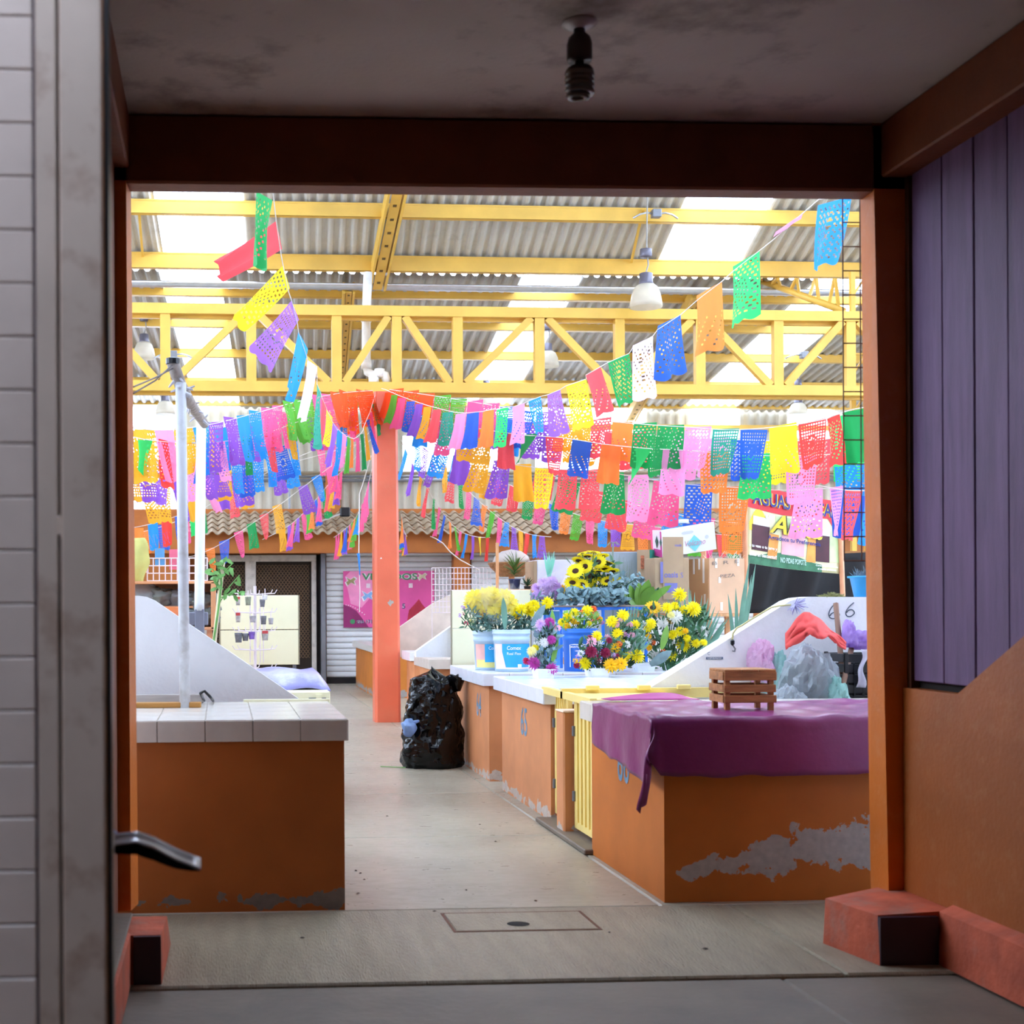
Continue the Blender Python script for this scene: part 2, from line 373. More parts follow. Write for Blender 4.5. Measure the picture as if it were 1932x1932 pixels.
# right wall: low wall with raised part, planks above
XW = PY(1704, 1500, YB0).x
yk0 = PX(1806, 1313, XW).y; zk = PX(1750, 1303, XW).z; e = PX(1932, 1200, XW)
wr = struct('wall_right', MB().prism([(YB0-.002, 0), (-4, 0), (-4, zk+0.42), (e.y-0.1, zk+0.42), (e.y, e.z), (yk0, zk), (YB0-.002, zk)], 'x', XW, XW+0.10), M('side_wall_shaded_orange', '9C5119', rough=0.5, var=0.12, scale=3, bump=0.1, bscale=50, dirt='C79A70', dirt_amt=0.12, dirt_scale=14))  # darker copy of the passage orange; the wall's shade is in the colour
XPLK = XW+0.025
ply = PX(1722, 1000, XPLK).y
PURP = M('purple_stained_plank', '66496A', rough=0.6, var=0.22, scale=3, stretch=(6, 6, 0.7), dirt='453550', dirt_amt=0.5, dirt_scale=4, bump=0.15)
wd = thing('plank_shutter', 'dim purple stained wooden plank panel above the orange side wall', 'panel', (XPLK, 4.2, zk-0.02))
edges = [ply]+[PX(px, 1000, XPLK).y for px in (1779, 1839, 1903)]
st = edges[2]-edges[3]
while edges[-1] > 1.0: edges.append(edges[-1]-st)
zb = PX(1725, 1284, XPLK).z
for i, (y1, y0) in enumerate(zip(edges, edges[1:])):
    obj('plank', MB().box(XPLK+random.uniform(0, .004), XPLK+0.03, y0+0.004, y1-0.004, zb, zrb+0.3, 0.003), PURP, wd)
obj('back_board', MB().box(XPLK+0.032, XPLK+0.05, edges[-1], min(ply+0.1, YB0-.004), zk-0.1, zrb+.3), DARKW, wd)
struct('trim_6', MB().box(XW+0.02, XW+0.3, min(ply+0.01, YB0-.02), YB0-.001, zk-0.05, ZC-0.01), M('dark_brown_paint', '5A3420', rough=0.7))
# plinth on the right + foot of the jamb, with its painted black end
fr0 = PZ(1660, 1822, 0); fr1 = PZ(1577, 1788, 0)
zf = 0.19
ptop = PX(1729, 1722, XW-0.05)
pl = struct('baseboard_right', MB().prism([(XW-0.07, 0), (XW+0.01, 0), (XW+0.01, 0.23), (XW-0.055, 0.20)], 'y', -4, fr0.y+0.02), RUST_O)
ft = struct('trim_7', MB().hexa([V(fr0.x, fr0.y, 0), V(XW+0.02, fr0.y, 0), V(XW+0.02, 5.72, 0), V(fr1.x-0.02, 5.55, 0), V(fr0.x+0.003, fr0.y+0.02, zf), V(XW+0.02, fr0.y+.02, zf+0.015), V(XW+.02, 5.72, zf+.015), V(fr1.x-0.01, 5.55, zf-.005)]), RUST_O)
obj('black_end', MB().box(fr0.x+0.002, XW-0.07, fr0.y-0.004, fr0.y+0.02, 0.0, zf-0.004), M('purple_black_gloss', '2E2334', rough=0.35, var=0.2), ft)
# left foot
f0 = PZ(252, 1858, 0); f1 = PZ(305, 1856, 0); zl = 0.18
ft = struct('trim_8', MB().hexa([V(f0.x-.25, f0.y+.0, 0), V(f1.x, f0.y, 0), V(f1.x+.012, 5.73, 0), V(f0.x-.25, 5.73, 0), V(f0.x-.25, f0.y+.012, zl), V(f1.x-.002, f0.y+.012, zl), V(f1.x+.008, 5.45, zl), V(f0.x-.25, 5.45, zl)]), RUST_O)
obj('black_end', MB().box(f0.x, f1.x-0.002, f0.y-0.004, f0.y+0.02, 0.0, zl-0.002), MATS['purple_black_gloss'], ft)
# left side wall and grey topped kerb
struct('wall_left', MB().box(-1.2, XL-0.06, 2.75, YB0-0.01, 0, ZC-0.02), M('dark_passage_brown', '7B4A35', rough=0.7, var=0.15))
xk = f0.x-0.01
kb = struct('baseboard_left', MB().prism([(xk-0.02, 0), (xk, 0), (xk+0.0, 0.19), (xk-0.02, 0.20), (XL-0.4, 0.20), (XL-0.4, 0)], 'y', 2.62, f0.y-0.006), RUST_O)
obj('kerb_top', MB().box(XL-0.4, xk-0.008, 2.62, f0.y+0.25, 0.201, 0.212, 0.004), CONC, kb)
# tiled wall end, close to the camera, and the steel shutter guide beside it
YT = 2.6
TILED = M('cream_wall_tile', 'E8D8CE', rough=0.3, var=0.05, scale=10, spec=0.4)
tx1 = PY(66, 900, YT).x; gx1 = PY(112, 900, YT).x; px1 = PY(196, 900, YT).x
tw = struct('wall_tiled', MB().box(tx1-1.6, tx1+0.004, YT+0.004, YT+0.2, -0.01, 4.2), M('tile_joint', '7F6F73', rough=0.9))
for j in range(-12, 30):
    zz = PY(30, 33+100.7*j, YT).z; z1 = PY(30, 33+100.7*(j+1), YT).z
    if zz > 4.2 or z1 < 0: continue
    for i in range(4):
        xx = tx1-0.2*i
        obj('wall_tile', MB().box(xx-0.196, xx-0.0015, YT-0.004, YT+0.006, z1+0.003, zz, 0.002), TILED, tw)
RUSTW = M('chipped_white_steel_paint', 'DCCBBD', rough=0.45, var=0.08, scale=5, dirt='8A5A34', dirt_amt=0.65, dirt_scale=7)
g = thing('shutter_guide_post', 'off-white chipped steel shutter guide post beside the tiled wall', 'post', (gx1, YT, 0))
obj('inner_strip', MB().box(tx1+0.004, gx1-0.003, YT-0.002, YT+0.06, -0.012, 4.2, 0.002), RUSTW, g)
mb = MB()
for z0, z1 in ((-.012, .24), (.27, 1.53), (1.57, 4.2)): mb.box(gx1-0.003, gx1+0.003, YT+0.02, YT+0.06, z0, z1)
obj('slot', mb, BLACK, g)
obj('outer_strip', MB().box(gx1+0.003, px1, YT-0.006, YT+0.05, -0.012, 4.2, 0.003), RUSTW, g)
obj('rusty_edge', MB().box(px1, px1+0.003, YT-0.004, YT+0.05, -0.012, 4.2), M('rust', '8B5B38', rough=0.9, var=0.4, scale=20), g)
obj('black_edge', MB().box(px1+0.003, px1+0.012, YT+0.0, YT+0.05, -0.012, 4.2), BLACK, g)  # black strip standing for the thickness of the post
for z in (0.255, 1.55): obj('bridge', MB().box(gx1-0.004, gx1+0.004, YT-0.003, YT+0.06, z-.016, z+.02, 0.002), RUSTW, g)
# behind the camera: unseen walls and roof added to limit the sky light
struct('wall_back', MB().box(-4, 6, -4.3, -4.0, 0, 4.4), M('warm_bounce_wall', '96725E', rough=0.9))  # warm tint chosen for the light these added walls bounce
struct('wall_light_block', MB().box(-3.4, -3.2, -4, 2.7, 0, 9.0).box(-3.4, -1.9, 2.61, 2.8, 0, 4.3).box(XW+.2, XW+.3, -4, 5.5, 0, 4.4), MATS['warm_bounce_wall'])  # left part raised to keep sky light off the right passage wall
struct('ceiling_light_block', MB().box(-3.4, XW+.4, -4.2, 1.2, ZC+.001, ZC+.12).box(-0.15, XW+.4, 1.2, 2.62, ZC+.001, ZC+.12), CEILM)  # added roof, its gap shaped to light mainly the tiled wall
# ================================================================ bulb on the passage ceiling
bp_ = PZ(1093, 42, ZC); bx, by = bp_.x, bp_.y
sc_ = (PY(1122, 150, by).x-PY(1067, 150, by).x)/2
zof = lambda py: PY(1093, py, by).z
b = thing('spiral_bulb', 'unlit spiral bulb in a dark socket on the passage ceiling', 'light bulb', (bx, by, zof(190)))
DK = M('dark_socket', '3A2F2C', rough=0.35); 
obj('ceiling_rose', MB().lathe([(0.02, zof(28)+.05), (sc_*1.15, ZC-.001), (sc_*1.2, zof(46)), (sc_*0.7, zof(54)), (sc_*0.35, zof(56))], (bx, by, 0), 20), M('white_enamel_rose', 'DAD8DA', rough=0.15), b, smooth=True)
obj('socket', MB().lathe([(sc_*0.38, zof(54)), (sc_*0.38, zof(62)), (sc_*0.75, zof(72)), (sc_*0.86, zof(84)), (sc_*0.86, zof(112)), (sc_*0.8, zof(116))], (bx, by, 0), 20), DK, b, smooth=True)
obj('bulb_base', MB().lathe([(sc_*0.32, zof(114)), (sc_*0.3, zof(126)), (sc_*0.8, zof(128)), (sc_*0.95, zof(134)), (sc_*0.6, zof(137))], (bx, by, 0), 20), DK, b, smooth=True)
pts = []
for i in range(121):
    a = i/120*2*math.pi*5; z = zof(133)+(zof(186)-zof(133))*i/120; rr = sc_*0.82*(1 if i < 104 else 1-0.5*(i-104)/16)
    pts.append((bx+rr*math.cos(a), by+rr*math.sin(a), z))
obj('spiral_tube', MB().tube(pts, sc_*0.19, 8), M('dusty_glass_tube', '6F6763', rough=0.2), b, smooth=True)
# ================================================================ curved sheet jutting out from behind the guide post
d = thing('curved_metal_sheet', 'bent grey metal sheet jutting out from behind the guide post', 'metal sheet', PY(260, 1590, 3.0))
path = [(190, 1581), (225, 1576), (258, 1572), (290, 1583), (330, 1604), (378, 1623)]
top = [PY(x, y, 3.0) for x, y in path]; n_ = len(top)
def sheet(u, v):
    t = u*(n_-1); i = min(int(t), n_-2); p = top[i].lerp(top[i+1], t-i)
    return (p.x, p.y-0.03+0.05*v, p.z-0.014*(1-v)-0.004*math.sin(v*3.1))
obj('sheet', MB().grid(sheet, 15, 6), M('bright_dull_metal', 'A8A3A6', rough=0.3, metal=0.6, var=0.15), d, smooth=True, thick=0.004)
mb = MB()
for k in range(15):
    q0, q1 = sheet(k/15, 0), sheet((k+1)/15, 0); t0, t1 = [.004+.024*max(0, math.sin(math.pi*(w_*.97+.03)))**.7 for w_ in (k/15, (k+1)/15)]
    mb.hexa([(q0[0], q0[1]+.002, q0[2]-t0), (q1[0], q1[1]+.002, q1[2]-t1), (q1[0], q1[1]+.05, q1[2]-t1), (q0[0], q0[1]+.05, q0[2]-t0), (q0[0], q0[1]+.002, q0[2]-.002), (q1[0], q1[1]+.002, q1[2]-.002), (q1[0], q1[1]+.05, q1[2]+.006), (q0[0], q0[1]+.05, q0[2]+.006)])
obj('dark_underside', mb, M('matt_black_underside', '0C0C0E', rough=.9, spec=.05), d)  # near-black body added below the sheet for its dark underside
def rag(u, v):
    p = PY(206+10*u+12*u*u, 1556+24*u+16*v, 3.03); return (p.x, p.y+.02*math.sin(v*5+u*3), p.z)
obj('blue_rag', MB().grid(rag, 6, 6), M('pale_blue_rag', '8FA0D0', rough=0.8), d, smooth=True, thick=0.003)
# ================================================================ hall roof
YG, ZG, SN, SF = 18.2, PYS(900, 511, 18.2).z, 0.35, 0.0     # gutter line, slopes
ZE = PYS(900, 772, 24.9).z; SF = (ZG-ZE)/(24.9-YG)
YR = 11.8; ZR = ZG+SN*(YG-YR)
DX = 0.055                                                     # drift of the sheets along the slope
SHEET = M('weathered_corrugated_sheet', 'BFBCB4', rough=0.5, var=0.10, scale=3, dirt='8E8A80', dirt_amt=0.5, dirt_scale=3)
SKYL = film('white_translucent_sheet', 'FFFFFF', tr=0.85, rough=0.4, var=0.02, transp=0.72)
def roof_sheet(x0, x1, ya, za, yb, zb, mat, parent, name='roof_sheet', amp=0.02, pitch=0.15, lift=0.0):
    nu = max(2, int(round((x1-x0)/pitch*8)))
    def fn(u, v):
        x = x0+(x1-x0)*u; y = ya+(yb-ya)*v
        ph = (x/pitch) % 1.0
        w = min(1, max(-1, 1.8*math.sin(2*math.pi*ph)))*amp
        return S(x+DX*(y-YG), y, za+(zb-za)*v+w+lift)
    obj(name, MB().grid(fn, nu, 1), mat, parent, smooth=False, fix=False)
def xs_at(px, py, plane):
    Y0, Z0, sl = plane
    r = ray(px, py); t = (Z0-H+sl*(Y0-SK))/(r.z+sl*(r.y-SK*r.x)); p = r*t
    y = p.y-SK*(p.x-1)
    return p.x-DX*(y-YG), y
NEARP = (YG, ZG, SN); FARP = (YG, ZG, SF)
ns = []
for px0, px1, py in ((300, 461, 430), (1268, 1430, 430)):
    ns.append((xs_at(px0, py, NEARP)[0], xs_at(px1, py, NEARP)[0]))
per = ns[1][0]-ns[0][0]; wn_ = ns[0][1]-ns[0][0]
fs_ = []
for px0, px1, py in ((318, 424, 570), (962, 1066, 570), (1462, 1580, 600)):
    fs_.append((xs_at(px0, py, FARP)[0], xs_at(px1, py, FARP)[0]))
def strips(known, lo, hi, period):
    k = list(known)
    while k[0][0]-period > lo: k.insert(0, (k[0][0]-period, k[0][1]-period))
    while k[-1][1]+period < hi: k.append((k[-1][0]+period, k[-1][1]+period))
    return k
def lay(name, known, ya, za, yb, zb):
    rf = struct(name)
    x = HX0
    for a, b in known+[(HX1, HX1)]:
        while x < a-0.05:
            w = min(0.9, a-x)
            if a-x-w < 0.3: w = a-x
            roof_sheet(x, x+w, ya, za, yb, zb, SHEET, rf); x += w
        if b > a:
            roof_sheet(a-0.02, b+0.02, ya, za, yb, zb, SKYL, rf, 'skylight_panel', lift=0.012)
            Y0, Y1 = min(ya, yb), max(ya, yb); z0, z1 = (za, zb) if ya < yb else (zb, za)
            c = Vector(S(a+DX*(Y0-YG), Y0, z0+.04)); portal('skylight_portal', c, Vector(S(b+DX*(Y0-YG), Y0, z0+.04))-c, Vector(S(a+DX*(Y1-YG), Y1, z1+.04))-c) if PORT else None
        x = b
    return rf
PORT = False
near_k = strips(ns, HX0, HX1, per); far_k = strips(fs_, HX0, HX1, fs_[1][0]-fs_[0][0])
lay('roof_near', near_k, YR, ZR, YG, ZG)
lay('roof_far', far_k, YG-0.05, ZG-0.06, 24.95, ZE)
front_extra_k = sorted(near_k+[(a+per/2, b+per/2) for a, b in near_k if b+per/2 < HX1])  # extra unseen strips added midway to brighten the stall partitions
lay('roof_front', front_extra_k, 5.6, ZR-0.33*(YR-5.6), YR, ZR)
def purlin(px, py, plane, hgt, label, par=None):
    x, y = xs_at(px, py, plane); z = plane[1]-plane[2]*(y-plane[0])-0.03
    mb = MB(S); mb.box(HX0, HX1, y-0.05, y+0.05, z-hgt, z-hgt+0.02); mb.box(HX0, HX1, y-0.05, y+0.05, z-0.02, z); mb.box(HX0, HX1, y-0.045, y-0.035, z-hgt, z); mb.box(HX0, HX1, y-0.055, y-0.045, z-hgt, z-hgt+0.045)
    return obj('purlin', mb, YEL, None, label=label, cat='beam', group='roof purlins')
purlin(900, 384, NEARP, 0.17, 'yellow steel purlin nearest the top of the doorway opening')
purlin(900, 482, NEARP, 0.20, 'yellow steel purlin directly above the silver gutter')
for i, py in enumerate((544, 603, 660, 714)):
    purlin(900, py, FARP, 0.13, ['first yellow purlin beyond the silver gutter', 'second yellow purlin beyond the gutter, just below the top chord', 'third yellow purlin beyond the gutter, midway behind the truss', 'fourth yellow purlin beyond the gutter, just above the bottom chord'][i])
g_ = MB(S); zz = ZG-0.20
g_.grid(lambda u, v: (HX0+(HX1-HX0)*u, YG+0.02+0.09*math.cos(math.pi*(1+v)), zz-0.07*math.sin(math.pi*v)), 1, 10)
obj('rain_gutter', g_, STEEL, None, smooth=True, label='long silver rain gutter hanging below the roof edge', cat='gutter', thick=0.004)
# lattice rafters (two flanges, lacing and battens)
def rafter(p, q, wd, hh, label):
    p = Vector(p); q = Vector(q); t = (q-p).normalized(); sd = V(1, 0, 0); up = sd.cross(t).normalized()
    if up.z < 0: up = -up
    r = thing('lattice_rafter', label, 'beam', q, 'lattice rafters')
    for s_ in (-1, 1): obj('side_channel', MB().bar(p+sd*s_*wd/2, q+sd*s_*wd/2, 0.03, hh, sd), YEL, r)
    obj('bottom_plate', MB().bar(p-up*hh*.36, q-up*hh*.36, wd*.62, 0.012, sd), YEL, r)
    n = max(3, int((q-p).length/0.28)); 
    for i in range(n):
        a = p.lerp(q, (i+0.3)/n); c = p.lerp(q, (i+0.62)/n)
        obj('slot', MB().bar(a-up*hh*.40, a.lerp(c, .45)-up*hh*.40, wd*.22, 0.01, sd), M('dark_slot', '5A4520'), r)
    return r
def roofpt(px, py, plane, drop):
    x, y = xs_at(px, py, plane); return Vector(S(x+DX*(y-YG), y, plane[1]-plane[2]*(y-plane[0])-drop))
rafter(roofpt(752, 300, NEARP, 0.25), roofpt(716, 500, NEARP, 0.25)+V(-0.03, 0.05, 0), 0.20, 0.2, 'stout yellow lattice rafter rising towards the doorway above the pillar')
rafter(roofpt(658, 512, FARP, 0.22), roofpt(641, 735, FARP, 0.22), 0.13, 0.16, 'slim yellow lattice rafter left of the white downpipe')
rafter(roofpt(1315, 525, FARP, 0.22), roofpt(1190, 765, FARP, 0.22), 0.15, 0.16, 'slim yellow lattice rafter behind the right half of the truss')
for px in (205, 1213):
    p = roofpt(px if px > 300 else 262, 380, NEARP, 0.1); q = roofpt(px-22 if px > 300 else 270, 480, NEARP, 0.1)
    obj('tie_rod', MB().bar(p, q, 0.03, 0.03), YEL, None, label='thin yellow tie bar between purlins near the %s skylight' % ('left' if px < 300 else 'right'), cat='beam', group='roof tie bars')
# ================================================================ truss across the hall at the pillar
YT_ = 16.75
tr = thing('truss_girder', 'yellow steel girder truss with verticals and diagonals spanning the hall', 'truss', (2.0, YT_, PYS(730, 735, YT_).z))
zt, zb_ = PYS(900, 590, YT_).z, PYS(900, 733, YT_).z
c = 0.125
def chord(name, z):
    mb = MB(S); mb.box(HX0, HX1, YT_-c/2, YT_+c/2, z-c/2, z+c/2); mb.box(HX0, HX1, YT_+c/2, YT_+c/2+0.05, z-c/2-0.035, z-c/2+0.02); obj(name, mb, YEL, tr)
chord('top_chord', zt); chord('bottom_chord', zb_)
px_v = [312, 474, 635, 748, 863, 1017, 1168, 1320, 1467, 1603]
xv = [PYS(p, 660, YT_).x for p in px_v]
step = xv[-1]-xv[-2]
while xv[-1] < HX1-step: xv.append(xv[-1]+step)
while xv[0] > HX0+step: xv.insert(0, xv[0]-step); px_v.insert(0, 0)
i_top = px_v.index(474) % 2
for i, x in enumerate(xv):
    obj('upright', MB(S).box(x-0.06, x+0.06, YT_-0.045, YT_+0.06, zb_+c/2, zt-c/2), YEL, tr)
    if i+1 < len(xv):
        a, b = (x+0.1, xv[i+1]-0.1)
        p, q = ((a, zt-c/2), (b, zb_+c/2)) if i % 2 == i_top else ((a, zb_+c/2), (b, zt-c/2))
        obj('diagonal', MB(S).bar((p[0], YT_, p[1]), (q[0], YT_, q[1]), 0.09, 0.09, (0, 1, 0)), YEL, tr)
# pillar
CORAL = M('glossy_coral_pillar_paint', 'DE6C4E', rough=0.32, var=0.08, scale=2, bump=0.05, bscale=40, dirt='D98A66', dirt_amt=0.3)
pc = PZ(733, 1363, 0); pwx = PY(757, 1200, pc.y).x-PY(708, 1200, pc.y).x
pb = [PY(708, 1362, pc.y), PY(757, 1362, pc.y)]; pt = [PY(706, 738, pc.y), PY(750, 738, pc.y)]
p_ = thing('pillar', 'square coral painted pillar standing in the middle of the aisle line', 'pillar', pc)
mb = MB(); w0 = pb[1].x-pb[0].x; w1 = pt[1].x-pt[0].x; D_ = 0.30
def cham(x0, x1, y0, y1, k=0.03): return [(x0+k, y0), (x1-k, y0), (x1, y0+k), (x1, y1-k), (x1-k, y1), (x0+k, y1), (x0, y1-k), (x0, y0+k)]
lo = cham(pb[0].x, pb[1].x, pc.y, pc.y+D_); hi = cham(pt[0].x, pt[1].x, pc.y, pc.y+D_)
mb.add([(x, y, 0) for x, y in lo]+[(x, y, pt[0].z) for x, y in hi], [tuple(range(8))[::-1], tuple(range(8, 16))]+[(i, (i+1) % 8, 8+(i+1) % 8, 8+i) for i in range(8)])
obj('shaft', mb, CORAL, p_)
c1 = PY(737, 1137, pc.y-0.002)
obj('chipped_patch', MB().add([(c1.x+a*.04*k, c1.y, c1.z+b_*.04*k) for a, b_, k in ((-1, .1, 1), (-.5, .3, 1), (-.2, 1, 1), (.3, .5, 1), (.9, .8, .8), (1, -.1, 1), (.3, -.4, 1), (0, -1, 1.2), (-.7, -.6, .9))], [tuple(range(9))]), M('bare_cement_patch', 'A9A39A', rough=0.9), p_)
c1 = PY(719, 1053, pc.y-0.002)
obj('chipped_patch', MB().add([(c1.x+a*.012, c1.y, c1.z+b_*.012) for a, b_ in ((-1, -.8), (0, 1), (1, -.6))], [(0, 1, 2)]), M('white_scrap', 'F0F0F0'), p_)
# downpipe
PVC = M('white_pvc', 'E4E0DA', rough=0.4, var=0.08, dirt='A99F93', dirt_amt=0.5, dirt_scale=6)
yd = YT_+0.25
dp = [PYS(694, 514, yd), PYS(691, 600, yd), PYS(691, 688, yd), PYS(694, 702, yd), PYS(704, 708, yd-.1), PYS(716, 704, yd-.2), PYS(726, 708, yd-.2), PYS(731, 722, yd-.2)]
t = thing('downpipe', 'white plastic downpipe with a double elbow ending above the pillar', 'pipe', dp[-1])
obj('pipe_run', MB().tube(dp, 0.055, 12), PVC, t, smooth=True)
for a, b in ((1, 1), (2, 2), (5, 5)):
    q = dp[a]; obj('coupling', MB().lathe([(0.064, -0.05), (0.064, 0.05)], q, 14), PVC, t, smooth=True)
q = PYS(705, 716, yd-.2); obj('stub', MB().lathe([(0.062, -0.05), (0.062, 0.05)], q, 14), PVC, t, smooth=True)
# ================================================================ bell lamps
GLASS = film('dusty_bell_glass', 'E9E2D2', tr=0.45, rough=0.25, var=0.15, transp=0.25)
LAMPCAP = M('lamp_cap_grey', '6C6874', rough=0.4, metal=0.3)
def bell(px, ytop, ybot, wpx, d, wire_top, label, hook=None):
    c = PY(px, ybot, d); R = wpx/2*d/F; zt_ = PY(px, ytop, d).z; hh = zt_-c.z
    t = thing('bell_lamp', label, 'lamp', c, 'bell shaped hall lamps')
    obj('cap', MB().lathe([(R*0.30, hh), (R*0.40, hh*.98), (R*0.42, hh*.72), (R*0.5, hh*.66)], c, 16), LAMPCAP, t, smooth=True)
    obj('bell_shade', MB().lathe([(R*0.45, hh*.68), (R*0.7, hh*.58), (R*0.88, hh*.38), (R*0.97, hh*.15), (R, 0), (R*.96, 0.0), (R*0.93, hh*.15), (R*.66, hh*.54)], c, 24), GLASS, t, smooth=True)
    w = PY(px+3, wire_top, d); w.z = (ZG-SF*(d-YG) if d > YG else ZG+SN*(YG-d))-.02
    k = PY(px+1, (ytop+wire_top)/2+8, d)
    obj('suspension_wire', MB().tube([V(c.x, c.y, zt_), V(c.x+.03, c.y, zt_+.1), k, w], 0.009, 6), M('grey_cord', '9A968F'), t)
    if hook:
        kz = PY(px, hook, d); obj('ceiling_hook_cap', MB().lathe([(R*.34, -.05), (R*.38, -.03), (R*.36, .05)], V(c.x, c.y, kz.z), 14), LAMPCAP, t, smooth=True)
    return t
bell(1219, 515, 580, 62, 16.4, 405, 'largest bell lamp, hanging right of centre below the near skylight', hook=478)
bell(272, 630, 677, 42, 20.0, 515, 'bell lamp at the far left behind the truss uprights', hook=600)
bell(1033, 648, 692, 44, 19.5, 520, 'bell lamp hanging below the middle skylight behind the truss', hook=617)
bell(312, 745, 782, 38, 21.5, 700, 'bell lamp above the top of the white leaning poles')
bell(1506, 750, 782, 36, 22.0, 680, 'bell lamp at the right below the bottom chord', hook=722)
bell(918, 735, 766, 34, 22.5, 700, 'bell lamp just under the bottom chord near the middle', hook=724)
# conduit boxes on the purlins
def jbox(px, py, d, label, L=None):
    q = PY(px, py, d); t = thing('junction_box', label, 'junction box', q, 'junction boxes on purlins')
    obj('box_body', MB().box(q.x-.055, q.x+.055, q.y-.05, q.y+.05, q.z-.05, q.z+.05, 0.006), GREY, t)
    for s_ in (-1, 1):
        obj('conduit', MB().tube([q+V(s_*.05, 0, 0), q+V(s_*.12, 0, .01), q+V(s_*.2, 0, -.01), q+V(s_*.28, .03, -.05)], 0.012, 6), STEEL, t, smooth=True)
jbox(1238, 403, 16.7, 'grey junction box with conduits on the purlin above the largest lamp')
jbox(327, 669, 19.9, 'small pale junction box on a purlin at the left')
jbox(1517, 670, 20.5, 'small pale junction box on a purlin at the far right')
jbox(250, 382, 16.8, 'grey junction box at the left end of the nearest purlin')
# ================================================================ back wall
YW = 25.0
CW = M('beige_corrugated_wall', 'C4BEAD', rough=0.6, var=0.08, dirt='9C9482', dirt_amt=0.4)
bw = struct('wall_far')
def zz_at(py): return PYS(900, py, YW).z
Z0, Z1, Z2, Z3 = zz_at(972), zz_at(893), zz_at(803), zz_at(768)
def wall_sheet(x0, x1, z0, z1, mat, name, amp=0.025, pitch=0.19, y=YW):
    nu = max(2, int((x1-x0)/pitch*8))
    def fn(u, v):
        x = x0+(x1-x0)*u; w = min(1, max(-1, 1.6*math.sin(2*math.pi*x/pitch)))*amp
        return S(x, y+w, z0+(z1-z0)*v)
    obj(name, MB().grid(fn, nu, 1), mat, bw, fix=False)
def XB(px, py=850): return PYS(px, py, YW).x
def wrun(z0, z1, windows):
    x = HX0
    for a, b in windows+[(HX1, HX1)]:
        while x < a-0.05:
            w = min(1.0, a-x)
            if a-x-w < 0.3: w = a-x
            wall_sheet(x, x+w, z0, z1, CW, 'wall_sheet'); x += w
        if b > a:
            wall_sheet(a, b, z0, z1, SKYL, 'window_panel')
            c = Vector(S(a, YW, z0)); portal('window_portal', c, Vector(S(b, YW, z0))-c, V(0, 0, z1-z0)) if PORT else None
        x = b
wrun(Z2-0.2, Z3+0.25, [(XB(236), XB(345)), (XB(935), XB(1217)), (XB(1309), XB(1395)), (XB(1485), XB(1568))])
wrun(Z1, Z2-0.2, [(XB(200), XB(355)), (XB(760), XB(940)), (XB(1010), XB(1180))])
wrun(Z0-0.4, Z1, [(XB(200), XB(354))])
def hbeam(py, hh, y, mat, label, name='wall_beam', cat='beam', x0=HX0, x1=HX1):
    z = PYS(900, py, y).z; obj(name, MB(S).box(x0, x1, y-0.06, y+0.04, z-hh/2, z+hh/2), mat, None, label=label, cat=cat)
hbeam(757, 0.22, YW-0.35, YEL, 'broad yellow eaves beam along the top of the far wall')
hbeam(805, 0.10, YW-0.15, YEL, 'thin yellow rail under the far wall high windows, right half', x0=XB(935))
for k, py in enumerate((893, 900, 907)):
    q0, q1 = PYS(300, py, YW-0.2), PYS(1700, py-2, YW-0.2)
    obj('wall_conduit', MB().tube([q0, q1], 0.03 if k != 1 else 0.02, 8), GREY if k else M('brown_conduit', '8A7A62'), None, label=['uppermost', 'middle', 'lowest'][k]+' of the three long conduits on the far wall', cat='pipe', group='far wall conduits')
q = PYS(546, 900, YW-0.25)
for px in (546, 695):
    q0, q1 = PYS(px, 895, YW-.12), PYS(px, 972, YW-.12)
    obj('drop_conduit', MB().tube([q0, q1], 0.02, 6), GREY, None, label='vertical grey conduit on the far wall %s' % ('beside the pillar' if px == 695 else 'left of the pillar, behind small flags'), cat='pipe')
obj('far_wall_post', MB(S).box(XB(612), XB(640), YW-0.25, YW-0.05, 0, PYS(625, 900, YW).z), ORANGE_CLEAN, None, label='orange post rising behind the lean-to roof left of the pillar', cat='post')
# far lower wall: orange masonry with shutters
YL = 24.7
zfb, zft = PY(700, 1043, 24.0).z, PY(700, 1012, 24.0).z
struct('wall_shopfronts', MB().box(HX0, HX1, YL+0.12, YL+0.3, 0, zz_at(972)+0.1), ORANGE_CLEAN)
struct('trim_9', MB().box(HX0, HX1, 23.95, 24.25, zfb, zft+0.15), ORANGE_CLEAN)
SHUT = M('pale_grey_shutter_slat', 'E6E7E8', rough=0.45, var=0.06, dirt='A8A39B', dirt_amt=0.3)
def shutter(px0, px1, label, zlo=0.05, ztop=None):
    x0, x1 = PY(px0, 1150, YL).x, PY(px1, 1150, YL).x; ztop = ztop or zfb+0.02
    t = thing('roller_shutter', label, 'shutter', ((x0+x1)/2, YL, 0.0))
    hgt = 0.104; z = zlo+0.06; k = 0
    prof = [(0, 0), (-0.022, 0.02), (-0.026, 0.05), (-0.022, 0.08), (0, 0.098)]
    me = None
    while z < ztop:
        if me is None:
            s = MB(); s.prism([(YL+a, b) for a, b in prof]+[(YL+0.01, 0.098), (YL+0.01, 0)], 'x', x0, x1)
            o = obj('slat', s, SHUT, t); me = o.data; base = o.location.copy(); o.location = base+V(0, 0, z)
        else:
            o = bpy.data.objects.new('slat', me); COL.objects.link(o); o.parent = t; o.location = base+V(0, 0, z)
        z += hgt
    obj('bottom_bar', MB().box(x0-.03, x1+.03, YL-0.03, YL+0.03, 0.0, zlo+0.06), BLACK, t)
    return t
shutter(616, 852, 'closed grey roller shutter behind the coral pillar')
